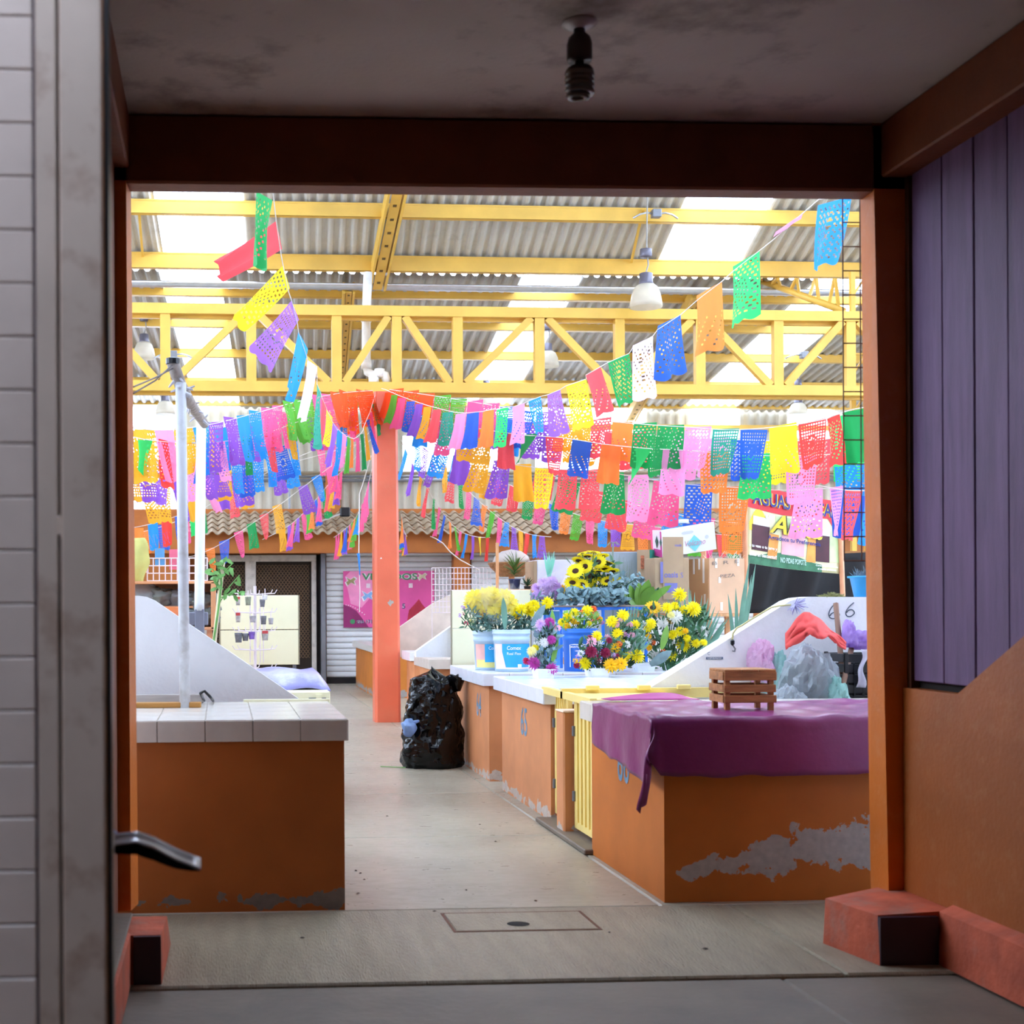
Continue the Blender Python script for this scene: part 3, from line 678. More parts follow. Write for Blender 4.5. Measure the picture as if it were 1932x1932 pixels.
shutter(890, 1165, 'closed grey roller shutter behind the yellow wrapped flowers')
shutter(1180, 1420, 'closed grey roller shutter hidden behind the cardboard boxes')
def post(px0, px1, d, mat, label, z1=None, name='wall_post'):
    x0, x1 = PY(px0, 1150, d).x, PY(px1, 1150, d).x
    obj(name, MB().box(x0, x1, d-0.12, d+0.1, 0, z1 or zfb+.01, .01), mat, None, label=label, cat='post')
post(854, 885, 24.35, ORANGE_CLEAN, 'orange wall column between the two grey shutters')
post(605, 614, 24.6, GREY, 'narrow grey shutter rail left of the poster shutter')
# door with expanded-metal mesh, left
dx0, dx1 = PY(388, 1150, YL).x, PY(597, 1150, YL).x
DFR = M('cream_grey_door_frame', 'CFC6BB', rough=0.5, dirt='6E5A4A', dirt_amt=0.4, dirt_scale=8)
t = thing('mesh_door', 'double door of dark expanded-metal mesh in a cream frame', 'door', (dx0, YL, 0))
zdt = PY(500, 1047, YL).z
obj('dark_backing', MB().box(dx0, dx1, YL+0.05, YL+0.08, 0, zdt), M('dim_brown_interior', '2E241D', rough=0.9), t)
for a, b in ((384, 392), (463, 483), (588, 597)):
    obj('frame_post', MB().box(PY(a, 1150, YL).x, PY(b, 1150, YL).x, YL-0.05, YL+0.05, 0, zdt, 0.01), DFR, t)
obj('top_rail', MB().box(dx0-.03, dx1, YL-0.06, YL+0.05, zdt-0.12, zdt, 0.01), DFR, t)
MESHM = M('tan_expanded_metal', '7C6248', rough=0.6, metal=0.4)
for a, b in ((392, 463), (483, 588)):
    xa, xb = PY(a, 1150, YL).x, PY(b, 1150, YL).x; mb = MB(); sx = 0.06; sz = 0.04
    nx = int((xb-xa)/sx); nz = int((zdt-0.15)/sz)
    for j in range(12, nz):
        z = j*sz
        pts = [(xa+i*sx/2, YL-0.0, z+(0.016 if (i+j) % 2 else -0.016)) for i in range(nx*2+1)]
        for p, q in zip(pts, pts[1:]): mb.add([(p[0], p[1], p[2]-.006), (q[0], q[1], q[2]-.006), (q[0], q[1], q[2]+.006), (p[0], p[1], p[2]+.006)], [(0, 1, 2, 3)])
    obj('expanded_mesh', mb, MESHM, t, kind='stuff', fix=False)
obj('door_gap', MB().box(PY(597, 1150, YL).x, PY(606, 1150, YL).x, YL, YL+0.1, 0, zdt), DARKW, t)
# lean-to roof of corrugated fibre cement
LTO = M('brown_fibre_cement_sheet', 'A58F76', rough=0.75, var=0.15, scale=4, dirt='6E5B48', dirt_amt=0.5, dirt_scale=2)
lt = struct('roof_lean_to')
yE, zE_, yT, zT = 23.6, PY(900, 1008, 23.6).z, 24.95, PY(900, 964, 24.95).z
xa = PY(352, 1000, 23.6).x; x = xa
P_ = 0.19
def lt_sheet(x0, x1, v0, v1, lift):
    def fn(u, v):
        v_ = v0+(v1-v0)*v; xx = x0+(x1-x0)*u
        return (xx, yE+(yT-yE)*v_, zE_+(zT-zE_)*v_+0.03*math.sin(2*math.pi*xx/P_)+lift*(1-v))
    obj('roof_sheet', MB().grid(fn, int((x1-x0)/P_*10), 1), LTO, lt, fix=False, thick=0.012)
while x < HX1:
    for k in range(5): lt_sheet(x, x+P_*5+0.001, k/5, (k+1)/5+0.02, 0.03)
    x += P_*5
# orange wall and side building at the far left
struct('wall_side_left', MB().box(HX0, XB(352), 24.2, 24.5, 0, PY(300, 975, 24.2).z), ORANGE_CLEAN)
# side walls of the hall (out of view), open to daylight high up
struct('wall_hall_left', MB().box(HX0-0.2, HX0, 5.6, 26, 0, 3.4), WHITE)
struct('wall_hall_right', MB().box(HX1, HX1+0.2, 5.6, 26, 0, 3.4), WHITE)
# ================================================================ stalls
from mathutils import noise as mnoise
OR66 = paint_wall('orange_stall_66', 'C46E2A', peel=0.725, z0=0.16, zamp=0.09, noise=8, xr=2.22, grad=0.16, gx0=2.3, peel_col='C6BDB8')
ORL = paint_wall('orange_left_counter', 'B0602A', peel=0.84, z0=0.05, zamp=0.10, noise=8, peel_col='8E8178')
def tiled_top(t, x0, x1, y0, y1, z0, z1, mat, tile=0.215, lip=0.0, part='worktop', ox=None):
    obj(part, MB().box(x0+.004, x1-.004, y0+.004, y1-.004, z0+.001, z1-.004), GROUT, t)
    me = {}
    def put(name, key, mk, loc):
        if key not in me:
            o = obj(name, mk(), mat, t); o.location = o.location  # world verts
            base = Vector((0, 0, 0)); me[key] = (o.data, o.location.copy()); o.location = me[key][1]+loc
        else:
            o = bpy.data.objects.new(name, me[key][0]); COL.objects.link(o); o.parent = t; o.location = me[key][1]+loc
    nx = max(1, round((x1-x0)/tile)); ny = max(1, round((y1-y0)/tile)); tx = (x1-x0)/nx; ty = (y1-y0)/ny; g = 0.0022
    for i in range(nx):
        for j in range(ny):
            put('top_tile', 't', lambda: MB().box(g, tx-g, g, ty-g, z1-0.006, z1, 0.0015), V(x0+i*tx, y0+j*ty, 0))
        put('edge_tile', 'f', lambda: MB().box(g, tx-g, -0.002, 0.006, z0, z1-0.004, 0.0015), V(x0+i*tx, y0, 0))
    for j in range(ny):
        put('edge_tile', 's', lambda: MB().box(-0.002, 0.006, g, ty-g, z0, z1-0.004, 0.0015), V(x0, y0+j*ty, 0))
        if lip: put('edge_tile', 'r', lambda: MB().box(-0.006, 0.002, g, ty-g, z0, z1-0.004, 0.0015), V(x1, y0+j*ty, 0))
# ---- left counter
LC = PZ(653, 1717, 0); ZL = 0.88
t = thing('market_counter', 'orange counter with beige tiled top at the left of the aisle', 'counter', (-0.2, LC.y, 0))
obj('body', MB().box(-1.9, LC.x-0.005, LC.y, LC.y+1.08, 0, ZL-0.10), ORL, t)
tiled_top(t, -1.8-0.02, LC.x+0.012, LC.y-0.012, LC.y+1.17, ZL-0.10, ZL, TILE, lip=1)
obj('back_lid_rail', MB().box(0.12, LC.x+0.02, LC.y+1.16, LC.y+1.2, ZL-.02, ZL+.012), CREAM, t)
# partition of the left stall
yp = LC.y+1.45
poly = [PY(x, y, yp) for x, y in ((60, 1118), (262, 1124), (276, 1126), (292, 1133), (560, 1316), (600, 1345))]
pl = [(p.x, p.z) for p in poly]+[(poly[-1].x, 0.5), (poly[0].x, 0.5)]
def partition(label, pl, y0, y1, base, x_in):
    t = thing('stall_partition', label, 'partition', (pl[0][0], y0, 0), 'white sloping stall partitions')
    obj('sloped_panel', MB().prism(pl, 'y', y0, y1), WHITE, t)
    xs = [p[0] for p in pl]
    obj('base_wall', MB().box(max(min(xs), x_in), max(xs), y0+0.005, y1-0.005, 0, 0.52), WHITE, t)
    return t
partition('white sloping partition wall behind the left tiled counter', pl, yp, yp+0.07, 0, -9)
# ---- right stalls
ZRc = 0.86; XA = 2.07
def stall(label, y0, y1, x1, mat, tmat, num=None, z=ZRc, xa=XA, numy=None, tile=0.22):
    t = thing('market_stall', label, 'counter', ((xa+x1)/2, y0, 0), 'tile topped stalls along the right of the aisle')
    obj('body', MB().box(xa, x1, y0, y1, 0, z-0.1), mat, t)
    tiled_top(t, xa-0.06, x1, y0-0.06, y1+0.02, z-0.1, z, tmat, tile=tile)
    if num:
        yy = numy or (y0+y1)/2
        text('painted_number', num, (xa, yy+0.11, z-0.38), (0, -1, 0), (0, 0, 1), 0.20, 0.20, M('faded_blue_paint', '6F8EA6', rough=0.8, var=0.25, scale=30), t, bold=0.01)
    return t
r66 = PZ(1252, 1703, 0)
s66 = stall('nearest orange stall on the right, covered by the purple cloth', r66.y, 7.62, 4.6, OR66, TILE, '66', numy=7.0)
s65 = stall('salmon stall numbered 65 on the right of the aisle', 8.79, 10.33, 3.9, SALMON, TILEW, '65', numy=9.56, xa=2.12)
s64 = stall('stall behind the black rubbish bag carrying the flower buckets', 10.83, 12.3, 4.4, SALMON, TILEW, '64', numy=11.25, xa=2.12)
s63 = stall('small salmon stall beyond the black rubbish bag', 13.72, 14.7, 3.6, SALMON, TILE, xa=2.13)
s62 = stall('salmon stall just beyond the coral pillar on its right', 15.75, 16.4, 4.2, SALMON, TILEW, xa=2.22)
s61 = stall('chipped orange stall seen left of the coral pillar at the far end', 20.7, 23.76, 4.5, ORANGE, TILE, z=0.79, xa=2.33)
obj('rear_store', MB().box(2.7, 4.55, 7.63, 8.29, 0, 0.62), WHITE, s66)
# half doors between the stalls
def half_door(label, y0, y1, x, ztop):
    t = thing('stall_half_door', label, 'door', (x, (y0+y1)/2, 0.06), 'pale yellow stall half doors')
    mb = MB(); n = 6
    for i in range(n):
        a = y0+(y1-y0)*i/n; b = y0+(y1-y0)*(i+1)/n
        mb.box(x, x+0.012, a, b, 0.09, ztop-.02); mb.box(x-0.01, x, a+(b-a)*.3, b-(b-a)*.3, 0.09, ztop-.02)
    obj('ribbed_panel', mb, YELDOOR, t)
    mb = MB(); mb.box(x-0.008, x+.02, y0-.012, y0+.012, .06, ztop); mb.box(x-0.008, x+.02, y1-.012, y1+.012, .06, ztop); mb.box(x-.008, x+.02, y0, y1, .06, .1); mb.box(x-.008, x+.02, y0, y1, ztop-.03, ztop)
    obj('door_frame', mb, YELDOOR, t)
    for z in (0.25, ztop-.2): obj('hinge', MB().lathe([(0.012, -0.03), (0.012, 0.03)], (x-0.014, y1, z), 8), GREY, t)
half_door('pale yellow ribbed half door nearer the viewer, right of the short orange post', 7.66, 8.17, 2.125, 0.84)
half_door('pale yellow ribbed half door farther away, left of the short orange post', 8.44, 8.76, 2.15, 0.84)
struct('trim_10', MB().box(2.02, 2.6, 7.6, 8.8, 0, 0.03, .006), CONC)
po = thing('stall_post', 'short orange post between the two yellow half doors', 'post', (2.11, 8.31, 0))
obj('shaft', MB().box(2.06, 2.17, 8.22, 8.4, 0, 0.75, 0.01), SALMON, po)
obj('worn_cap', MB().box(2.055, 2.175, 8.215, 8.405, 0.745, 0.757, 0.005), M('worn_cap_paint', 'E7C9AE', rough=0.8), po)
fr = thing('flap_frame', 'pale yellow angle iron flap frame lying between stalls 65 and 66', 'frame', (2.5, 8.2, ZRc))
obj('side_rail', MB().box(2.06, 2.1, 7.62, 8.78, ZRc-.03, ZRc+.012), YELDOOR, fr)
obj('cross_rail', MB().box(2.06, 4.4, 8.24, 8.29, ZRc-.03, ZRc+.03), YELDOOR, fr)
obj('flap_plate', MB().box(2.1, 2.7, 7.66, 8.24, ZRc-.012, ZRc+.002), YELDOOR, fr)
for px in (1215, 1290, 1118):
    q = PY(px, 1306, 8.23); obj('hasp', MB().box(q.x-.04, q.x+.04, 8.215, 8.245, ZRc+.02, ZRc+.05, .004), YELDOOR, fr)
# white partition of stall 66
yp = 8.31
pts = [(1150, 1345), (1490, 1134), (1508, 1128), (1530, 1126), (2000, 1128)]
pl = [(PY(x, y, yp).x, PY(x, y, yp).z) for x, y in pts]; pl += [(pl[-1][0], 0.5), (pl[0][0], 0.5)]
P66 = partition('white sloping partition with a handwritten 66 behind the purple cloth', pl, yp, yp+0.16, 0, 2.2)
INK = M('grey_marker_ink', '55606E', rough=0.7)
def stroke(pts, r=0.0035, mat=INK, parent=P66, d=yp-0.002, name='handwritten_digit'):
    q = [PY(x, y, d) for x, y in pts]; q2 = []
    for i in range(len(q)-1):
        for k in range(4):
            a = q[max(0, i-1)]; b = q[i]; c = q[i+1]; e = q[min(len(q)-1, i+2)]; s_ = k/4
            q2.append(0.5*((2*b)+(c-a)*s_+(2*a-5*b+4*c-e)*s_*s_+(3*b-a-3*c+e)*s_**3))
    q2.append(q[-1]); obj(name, MB().tube(q2, r, 5), mat, parent)
stroke([(1579, 1137), (1569, 1146), (1564, 1157), (1566, 1165), (1574, 1167), (1584, 1161), (1580, 1155), (1570, 1157), (1566, 1162)])
stroke([(1611, 1137), (1602, 1145), (1596, 1155), (1598, 1162), (1605, 1163), (1612, 1157), (1609, 1151), (1602, 1151), (1597, 1156)])
q = PY(1332, 1244, yp); w_ = PY(1364, 1244, yp).x-q.x
obj('census_strip', MB().box(q.x, q.x+w_, yp-.003, yp+.002, q.z-.001, q.z+.014), M('blue_grey_print', '5A6A86'), P66)
text('census_lettering', 'CENSADO', (q.x+.008, yp-.0035, q.z+.003), (1, 0, 0), (0, 0, 1), w_-.02, .009, M('print_white', 'F2F4F8'), P66, lift=0.001, bold=.01)
text('census_letter', 'C', PY(1335, 1236, yp), (1, 0, 0), (0, 0, 1), .014, .018, MATS['blue_grey_print'], P66)
# far beige and white partitions on the right
yp2 = 12.55
pl = [(PY(x, y, yp2).x, PY(x, y, yp2).z) for x, y in ((785, 1229), (862, 1174), (925, 1136), (1200, 1136), (1200, 1240), (785, 1240))]
partition('white sloping partition between the coral pillar and the cream flap', pl, yp2, yp2+.1, 0, 2.2)
yp3 = 16.9
pl = [(PY(x, y, yp3).x, PY(x, y, yp3).z) for x, y in ((745, 1190), (818, 1138), (850, 1122), (1010, 1122), (1010, 1240), (745, 1240))]
o = partition('beige sloping partition right behind the coral pillar', pl, yp3, yp3+.1, 0, 2.3)
for c_ in o.children: c_.data.materials[0] = M('beige_plaster', 'D9CDBD', rough=0.8)
# ---- cream flaps standing open
def flap(px0, px1, py0, pys, py1, d, label, zfoot):
    a, b = PY(px0, py1, d), PY(px1, py0, d); zs = PY(px0, pys, d).z
    t = thing('cream_flap', label, 'flap', ((a.x+b.x)/2, d, a.z), 'open cream metal stall flaps')
    obj('upper_leaf', MB().box(a.x, b.x, d, d+.03, zs+.003, b.z, .004), CREAM, t)
    obj('lower_leaf', MB().box(a.x, b.x, d, d+.03, a.z, zs-.003, .004), CREAM, t)
    obj('edge_trim', MB().box(a.x-.008, a.x, d-.002, d+.035, a.z, b.z).box(b.x, b.x+.008, d-.002, d+.035, a.z, b.z), M('tarnished_edge', '9B907A', rough=0.5), t)
    mb = MB()
    for x in (a.x+.04, b.x-.05): mb.box(x, x+.03, d+.005, d+.03, zfoot, a.z+.01)
    obj('foot', mb, GREY, t)
    return t
flap(853, 1001, 1113, 1186, 1257, 12.42, 'cream metal flap standing open behind the yellow wrapped flowers', 0.0)
flap(416, 563, 1123, 1189, 1255, 11.6, 'cream metal flap standing open behind the spinning accessory rack', 0.0)
# ================================================================ left stall number two with covered goods
q = PY(622, 1312, 9.6); ZL2 = q.z-.0
t = thing('market_counter', 'low cream lidded stall behind the left white partition', 'counter', (-.2, 9.6, 0))
obj('body', MB().box(-2.2, q.x-.03, 9.6, 10.9, 0, ZL2-.06), SALMON, t)
obj('lid', MB().box(-2.2, q.x, 9.55, 10.95, ZL2-.06, ZL2+.03, .006), CREAM, t)
obj('hasp', MB().box(q.x-.15, q.x-.03, 9.54, 9.555, ZL2-.03, ZL2-.012), GREY, t)
obj('hasp', MB().box(q.x-.10, q.x-.06, 9.535, 9.555, ZL2-.05, ZL2+.01), CREAM, t)
def cover(u, v):
    x = q.x-1.0+1.02*u; y = 9.75+1.0*v
    z = ZL2+.035+0.12*(1-(2*v-1)**4)*(1 if u < .93 else 1-(u-.93)/.07*.9)+.012*math.sin(u*17+v*5)
    return (x, y, z)
LILB = M('lilac_blue_plastic_cover', '8E8CC6', rough=0.3, var=0.35, scale=2.2, dirt='D8D8EA', dirt_amt=.7, dirt_scale=3)
cvr = obj('plastic_cover', MB().grid(cover, 24, 14), LILB, None, smooth=True, thick=.006, label='lilac blue plastic sheet covering goods on the left stall', cat='cover')
for i, (px, c_) in enumerate(((492, '7BD08A'), (505, '7A5C86'), (520, '6FC8C0'), (535, 'C76FA0'), (550, '62D49A'), (568, '86D8A8'))):
    p = PY(px, 1271, 10.5)
    def cl(u, v, p=p, i=i): return (p.x+.07*(u-.5)*2, p.y+.15*v, p.z-.02+.02*math.sin(u*3.1)+.006*math.sin(v*9+i))
    obj('folded_bag', MB().grid(cl, 8, 6), M('bag_'+c_, c_, rough=.4, var=.3), None, smooth=True, thick=.03, label=['green', 'dark purple', 'teal', 'pink', 'mint', 'pale green'][i]+' folded bag lying on the lilac covered stall', cat='bag', group='folded bags on the left stall')
# ================================================================ poles, branch and boards on the left counter
PAINTW = M('worn_white_pole_paint', 'D9DBE2', rough=0.5, var=.06, dirt='8F8576', dirt_amt=.6, dirt_scale=5)
a, b = PZ(349, 1335, ZL), PY(341, 722, 7.08)
t = thing('white_pole', 'tall white painted pole standing on the left tiled counter', 'pole', a)
obj('tube', MB().tube([a, a.lerp(b, .5), b], 0.028, 14), PAINTW, t, smooth=True)
obj('cross_lug', MB().tube([b+V(-.01, -.03, -.02), b+V(0, 0, -.045), b+V(.05, 0, -.07)], 0.013, 8), PAINTW, t, smooth=True)
a, b = PY(376, 1152, 9.3), PY(380, 780, 9.3)
t = thing('white_pole', 'tapered white plastic tube held in a grey clamp behind the left partition', 'pole', PY(376, 1215, 9.3))
obj('tube', MB().tube([a, a.lerp(b, .04), b], 0.034, 14), M('clean_white_plastic', 'EDF0F8', rough=.35), t, smooth=True)
c_ = PY(376, 1205, 9.3)
obj('clamp', MB().box(c_.x-.03, c_.x+.035, 9.27, 9.33, c_.z-.12, a.z+.01, .006).box(c_.x-.1, c_.x+.06, 9.28, 9.32, a.z-.10, a.z-.01, .006), M('grey_clamp', '7C7D8C', rough=.5, metal=.2), t)
obj('stand_leg', MB().bar((c_.x, 9.3, 0), (c_.x, 9.3, c_.z), .03, .03), GREY, t)
pth = [(326, 684, 7.05), (331, 700, 7.06), (341, 728, 7.1), (354, 752, 7.5), (368, 775, 8.3), (386, 800, 9.2)]
q = [PY(*p) for p in pth]; BR = M('grey_bark_wrapped', 'A59A93', rough=.8, var=.3, scale=18, bump=.5, bscale=25)
t = thing('tied_branch', 'knotty grey branch wrapped in tape tied to the top of the white pole', 'branch', q[2])
obj('stem', MB().tube(q, .034, 10, r2=.03), BR, t, smooth=True)
obj('cut_end', MB().lathe([(.036, -.008), (.036, .02), (.024, .024)], q[0], 12), BLACK, t)
random.seed(3)
mb = MB()
for i in range(26):
    s_ = random.uniform(.25, 1); k = min(int(s_*5), 4); p = q[k].lerp(q[k+1], s_*5-k); an = random.uniform(0, 6.3)
    mb.tube([p, p+V(math.cos(an)*.06, math.sin(an)*.03, random.uniform(-.06, .04))], .012, 5, r2=.004)
obj('tape_ends', mb, M('torn_pale_tape', 'C9C7D2', rough=.5), t)
for k, e_ in enumerate(((252, 742), (252, 730))):
    obj('tie_wire', MB().tube([q[0]+V(0, 0, -.01-.02*k), (q[0]+PY(*e_, 5.9))/2+V(0, 0, -.02), PY(*e_, 5.8)], .004, 5), M('dark_wire', '4A4145'), t)
t = thing('grey_board', 'grey wooden board lying at the back of the left counter', 'board', PZ(320, 1322, ZL))
a, b = PZ(230, 1324, ZL), PZ(385, 1322, ZL)
obj('board', MB().box(a.x-.2, b.x, LC.y+1.08, LC.y+1.12, ZL, ZL+.05, .004), M('weathered_board', 'A59C98', var=.15, scale=5, stretch=(1, 8, 8)), t)
a, b = PZ(230, 1336, ZL), PZ(380, 1334, ZL)
obj('timber', MB().box(a.x-.2, b.x, a.y-.02, a.y+.03, ZL, ZL+.028, .004), M('ochre_timber', 'B98444', var=.2, scale=5, stretch=(1, 8, 8)), None, label='ochre timber strip lying in front of the grey board', cat='timber')
st_ = [PZ(385, 1322, ZL+.01), PY(378, 1308, 7.2), PY(386, 1304, 7.2), PY(396, 1314, 7.2), PZ(402, 1322, ZL+.006)]
obj('black_strap', MB().tube(st_, .008, 6), BLACK, None, label='looped black strap on the left tiled counter', cat='strap', smooth=True)
# ================================================================ crate shelf, grid rack and goods behind the left partition
d = 10.4
t = thing('crate_shelf', 'pale wooden crate shelf holding clear plastic bags at the left', 'shelf', PY(330, 1185, d))
CRW = M('salmon_crate_wood', 'D9976A', rough=.6, var=.15, scale=4)
def pbox(px0, py0, px1, py1, d0, d1, mat, name, par, bev=.003):
    a, b = PY(px0, py1, d0), PY(px1, py0, d0); return obj(name, MB().box(a.x, b.x, d0, d1, a.z, b.z, bev), mat, par)
pbox(200, 1096, 406, 1102, d, d+.5, CRW, 'top_board', t); pbox(398, 1098, 407, 1187, d, d+.5, CRW, 'side_board', t)
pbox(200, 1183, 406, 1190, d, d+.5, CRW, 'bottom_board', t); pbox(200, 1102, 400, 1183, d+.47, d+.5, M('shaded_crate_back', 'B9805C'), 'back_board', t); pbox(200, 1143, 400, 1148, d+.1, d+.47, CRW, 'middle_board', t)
mb = MB()
for px in (215, 395): p = PY(px, 1188, d); mb.box(p.x-.02, p.x+.02, d+.05, d+.09, ZL2+.03, p.z).box(p.x-.02, p.x+.02, d+.41, d+.45, ZL2+.03, p.z)
obj('stand', mb, CRW, t)
def lump(name, c, r, mat, seed=0, amp=.25, freq=2.2, label=None, cat=None, group=None, parent=None, n=40, flat=True, fold=.05, taper=0, sm=True, crump=.16, cf=1.0):
    """crumpled bag shape: squashed ball with layered noise folds; flat underside"""
    def fn(u, v):
        th = u*2*math.pi; ph = (v-.5)*math.pi
        p = Vector((math.cos(ph)*math.cos(th), math.cos(ph)*math.sin(th), math.sin(ph)))
        s_ = Vector((seed*3.1, seed*1.7, seed*.9))
        k = 1+amp*mnoise.noise(p*freq*.6+s_)+amp*.5*mnoise.noise(p*freq*1.7+s_)+fold*abs(mnoise.noise(p*freq*4+s_))*2-crump*(abs(mnoise.noise(p*freq*2.3*cf+s_*2))+.6*abs(mnoise.noise(p*freq*5.1*cf+s_*3)))
        k *= 1-taper*max(0, p.z)
        z = p.z*r[2]*k
        if flat: z = max(z, -.72*r[2])
        return (c[0]+p.x*r[0]*k, c[1]+p.y*r[1]*k, c[2]+z)
    return obj(name, MB().grid(fn, n, n*2//3), mat, parent, smooth=sm, label=label, cat=cat, group=group)
def crinkle(m, strength=.6, scale=9):
    nt = m.node_tree; n = nt.nodes; L = nt.links.new; b = n['Principled BSDF']
    v = n.new('ShaderNodeTexVoronoi'); v.feature = 'DISTANCE_TO_EDGE'; v.inputs['Scale'].default_value = scale
    tc = n.new('ShaderNodeTexCoord'); nz = n.new('ShaderNodeTexNoise'); nz.inputs['Scale'].default_value = 5; L(tc.outputs['Object'], nz.inputs['Vector'])
    mx = n.new('ShaderNodeMixRGB'); mx.inputs[0].default_value = .35; L(tc.outputs['Object'], mx.inputs[1]); L(nz.outputs['Color'], mx.inputs[2]); L(mx.outputs[0], v.inputs['Vector'])
    bp = n.new('ShaderNodeBump'); bp.inputs['Strength'].default_value = strength; bp.inputs['Distance'].default_value = .03; L(v.outputs['Distance'], bp.inputs['Height']); L(bp.outputs[0], b.inputs['Normal'])
    return m
CLEAR = crinkle(film('crumpled_clear_plastic', 'BFC7CE', tr=.35, rough=.15, var=.15, transp=.42), .8, 8)
CLEARD = crinkle(film('smoky_plastic', '9AA39F', tr=.3, rough=.15, var=.3, transp=.35), .8, 8)
DGREEN = M('dim_green_goods', '5C6A55', var=.4, scale=12)
for i, (px, py, rx, rz) in enumerate(((272, 1120, .12, .09), (300, 1128, .13, .09), (345, 1132, .14, .08), (385, 1140, .12, .1), (365, 1166, .13, .085), (393, 1165, .09, .085), (330, 1166, .12, .08))):
    p = PY(px, py, d+.2); lump('plastic_bag', p, (rx, .14, rz), CLEARD if i % 2 else CLEAR, i, .35, label=['pale crumpled plastic bag at the upper left of the crate shelf', 'grey plastic bag beside the pale one on the crate shelf', 'plastic bag in the middle of the upper crate shelf', 'bulging plastic bag behind the white tube', 'green filled plastic bag on the lower crate shelf', 'plastic bag at the lower right corner of the crate shelf', 'plastic bag low on the crate shelf behind the pole'][i], cat='bag', group='plastic bags on the crate shelf')
o_ = PY(316, 1150, d-.1)
obj('orange_tub', MB().lathe([(.03, -.10), (.08, -.09), (.11, .02), (.115, .03), (.10, .03), (.07, -.07)], o_+V(0, .05, -.01), 18), M('orange_ribbed_plastic', 'F08A50', rough=.4), None, smooth=True, label='small orange plastic tub beside the slope of the left partition', cat='tub')
# wire grid rack standing on the crate
WIRE = M('white_coated_wire', 'E6D9DD', rough=.4)
def wire_grid(name, label, px0, px1, py0, py1, d, nx, ny, mat=WIRE, r=.005, foot=None):
    a, b = PY(px0, py1, d), PY(px1, py0, d); t = thing(name, label, 'wire grid', ((a.x+b.x)/2, d, a.z))
    for i in range(nx+1):
        x = a.x+(b.x-a.x)*i/nx; lo = foot if foot is not None and i in (0, nx) else a.z
        obj('upright_wire', MB().tube([(x, d, lo), (x, d, b.z)], r, 5), mat, t)
    for j in range(ny+1):
        z = a.z+(b.z-a.z)*j/ny; obj('cross_wire', MB().tube([(a.x, d, z), (b.x, d, z)], r, 5), mat, t)
    return t
wire_grid('wire_grid', 'small white wire grid standing on the crate shelf at the left', 278, 391, 1053, 1096, 10.6, 10, 3)
wire_grid('wire_grid', 'pale wire grid panel hung with hooks right of the coral pillar', 815, 926, 1071, 1156, 14.2, 16, 8, r=.004, foot=.86)
wire_grid('wire_grid', 'dark rusty wire grid hanging just inside the right jamb', 1593, 1720, 330, 1058, 5.87, 4, 16, mat=M('rusty_dark_wire', '5A4038', rough=.7), r=.003)
# yellow green sheet at the very left, and things hung on the grid
def ysheet(u, v):
    k = .5+.5*math.sin(math.pi*min(1, v*.9+.12)); x0 = 240; p = PY(x0+42*u*(k*.7+.3)+1.5*math.sin(v*14), 1015+85*v, 10.5)
    return (p.x, p.y+.02*math.sin(u*6+v*4), p.z)
obj('dry_leaf_sheet', MB().grid(ysheet, 8, 14), M('yellow_green_felt', 'CDC878', rough=.8, var=.15), None, smooth=True, thick=.01, label='ragged yellow-green cutout hanging beside the left jamb', cat='cutout')
for px, py, w, h_, c_, lb in ((275, 1068, 12, 26, 'F0D2E2', 'pale pink booklet leaning on the small wire grid'), (302, 1052, 18, 34, '5FA0D8', 'blue paper flag hung behind the small wire grid'), (330, 1056, 20, 38, 'E8708C', 'pink paper flag hung behind the small wire grid')):
    a, b = PY(px-w/2, py+h_/2, 10.66), PY(px+w/2, py-h_/2, 10.66)
    obj('hung_card', MB().box(a.x, b.x, 10.603, 10.612, a.z, b.z), M('card_'+c_, c_, rough=.6), None, label=lb, cat='card')
# ---- spinning rack with packets
d = 11.2
bse = PY(481, 1262, d)
t = thing('accessory_rack', 'white wire spinning rack hung with small packets', 'rack', (bse.x, d, bse.z))
obj('pole', MB().tube([V(PY(481, 1250, d).x, d, 0), PY(481, 1106, d)], .012, 8), WIRE, t)
for k in (-9, 10, 16): obj('side_wire', MB().tube([PY(481+k, 1250, d), PY(481+k, 1125, d)], .004, 5), WIRE, t)
random.seed(11)
for py in (1122, 1157, 1192, 1227, 1262):
    for k in range(6):
        an = k*math.pi/3+.3; c0 = PY(481, py, d); e_ = c0+V(math.cos(an)*.17, math.sin(an)*.17, .01)
        obj('arm', MB().tube([c0, e_, e_+V(math.cos(an)*.02, 0, .03)], .004, 5), WIRE, t)
PK = [('C94A48', 'red topped'), ('6E6E72', 'dark grey'), ('A9A4A6', 'pale grey'), ('E7E3E0', 'white'), ('7A5BB0', 'violet'), ('8A8F7A', 'olive')]
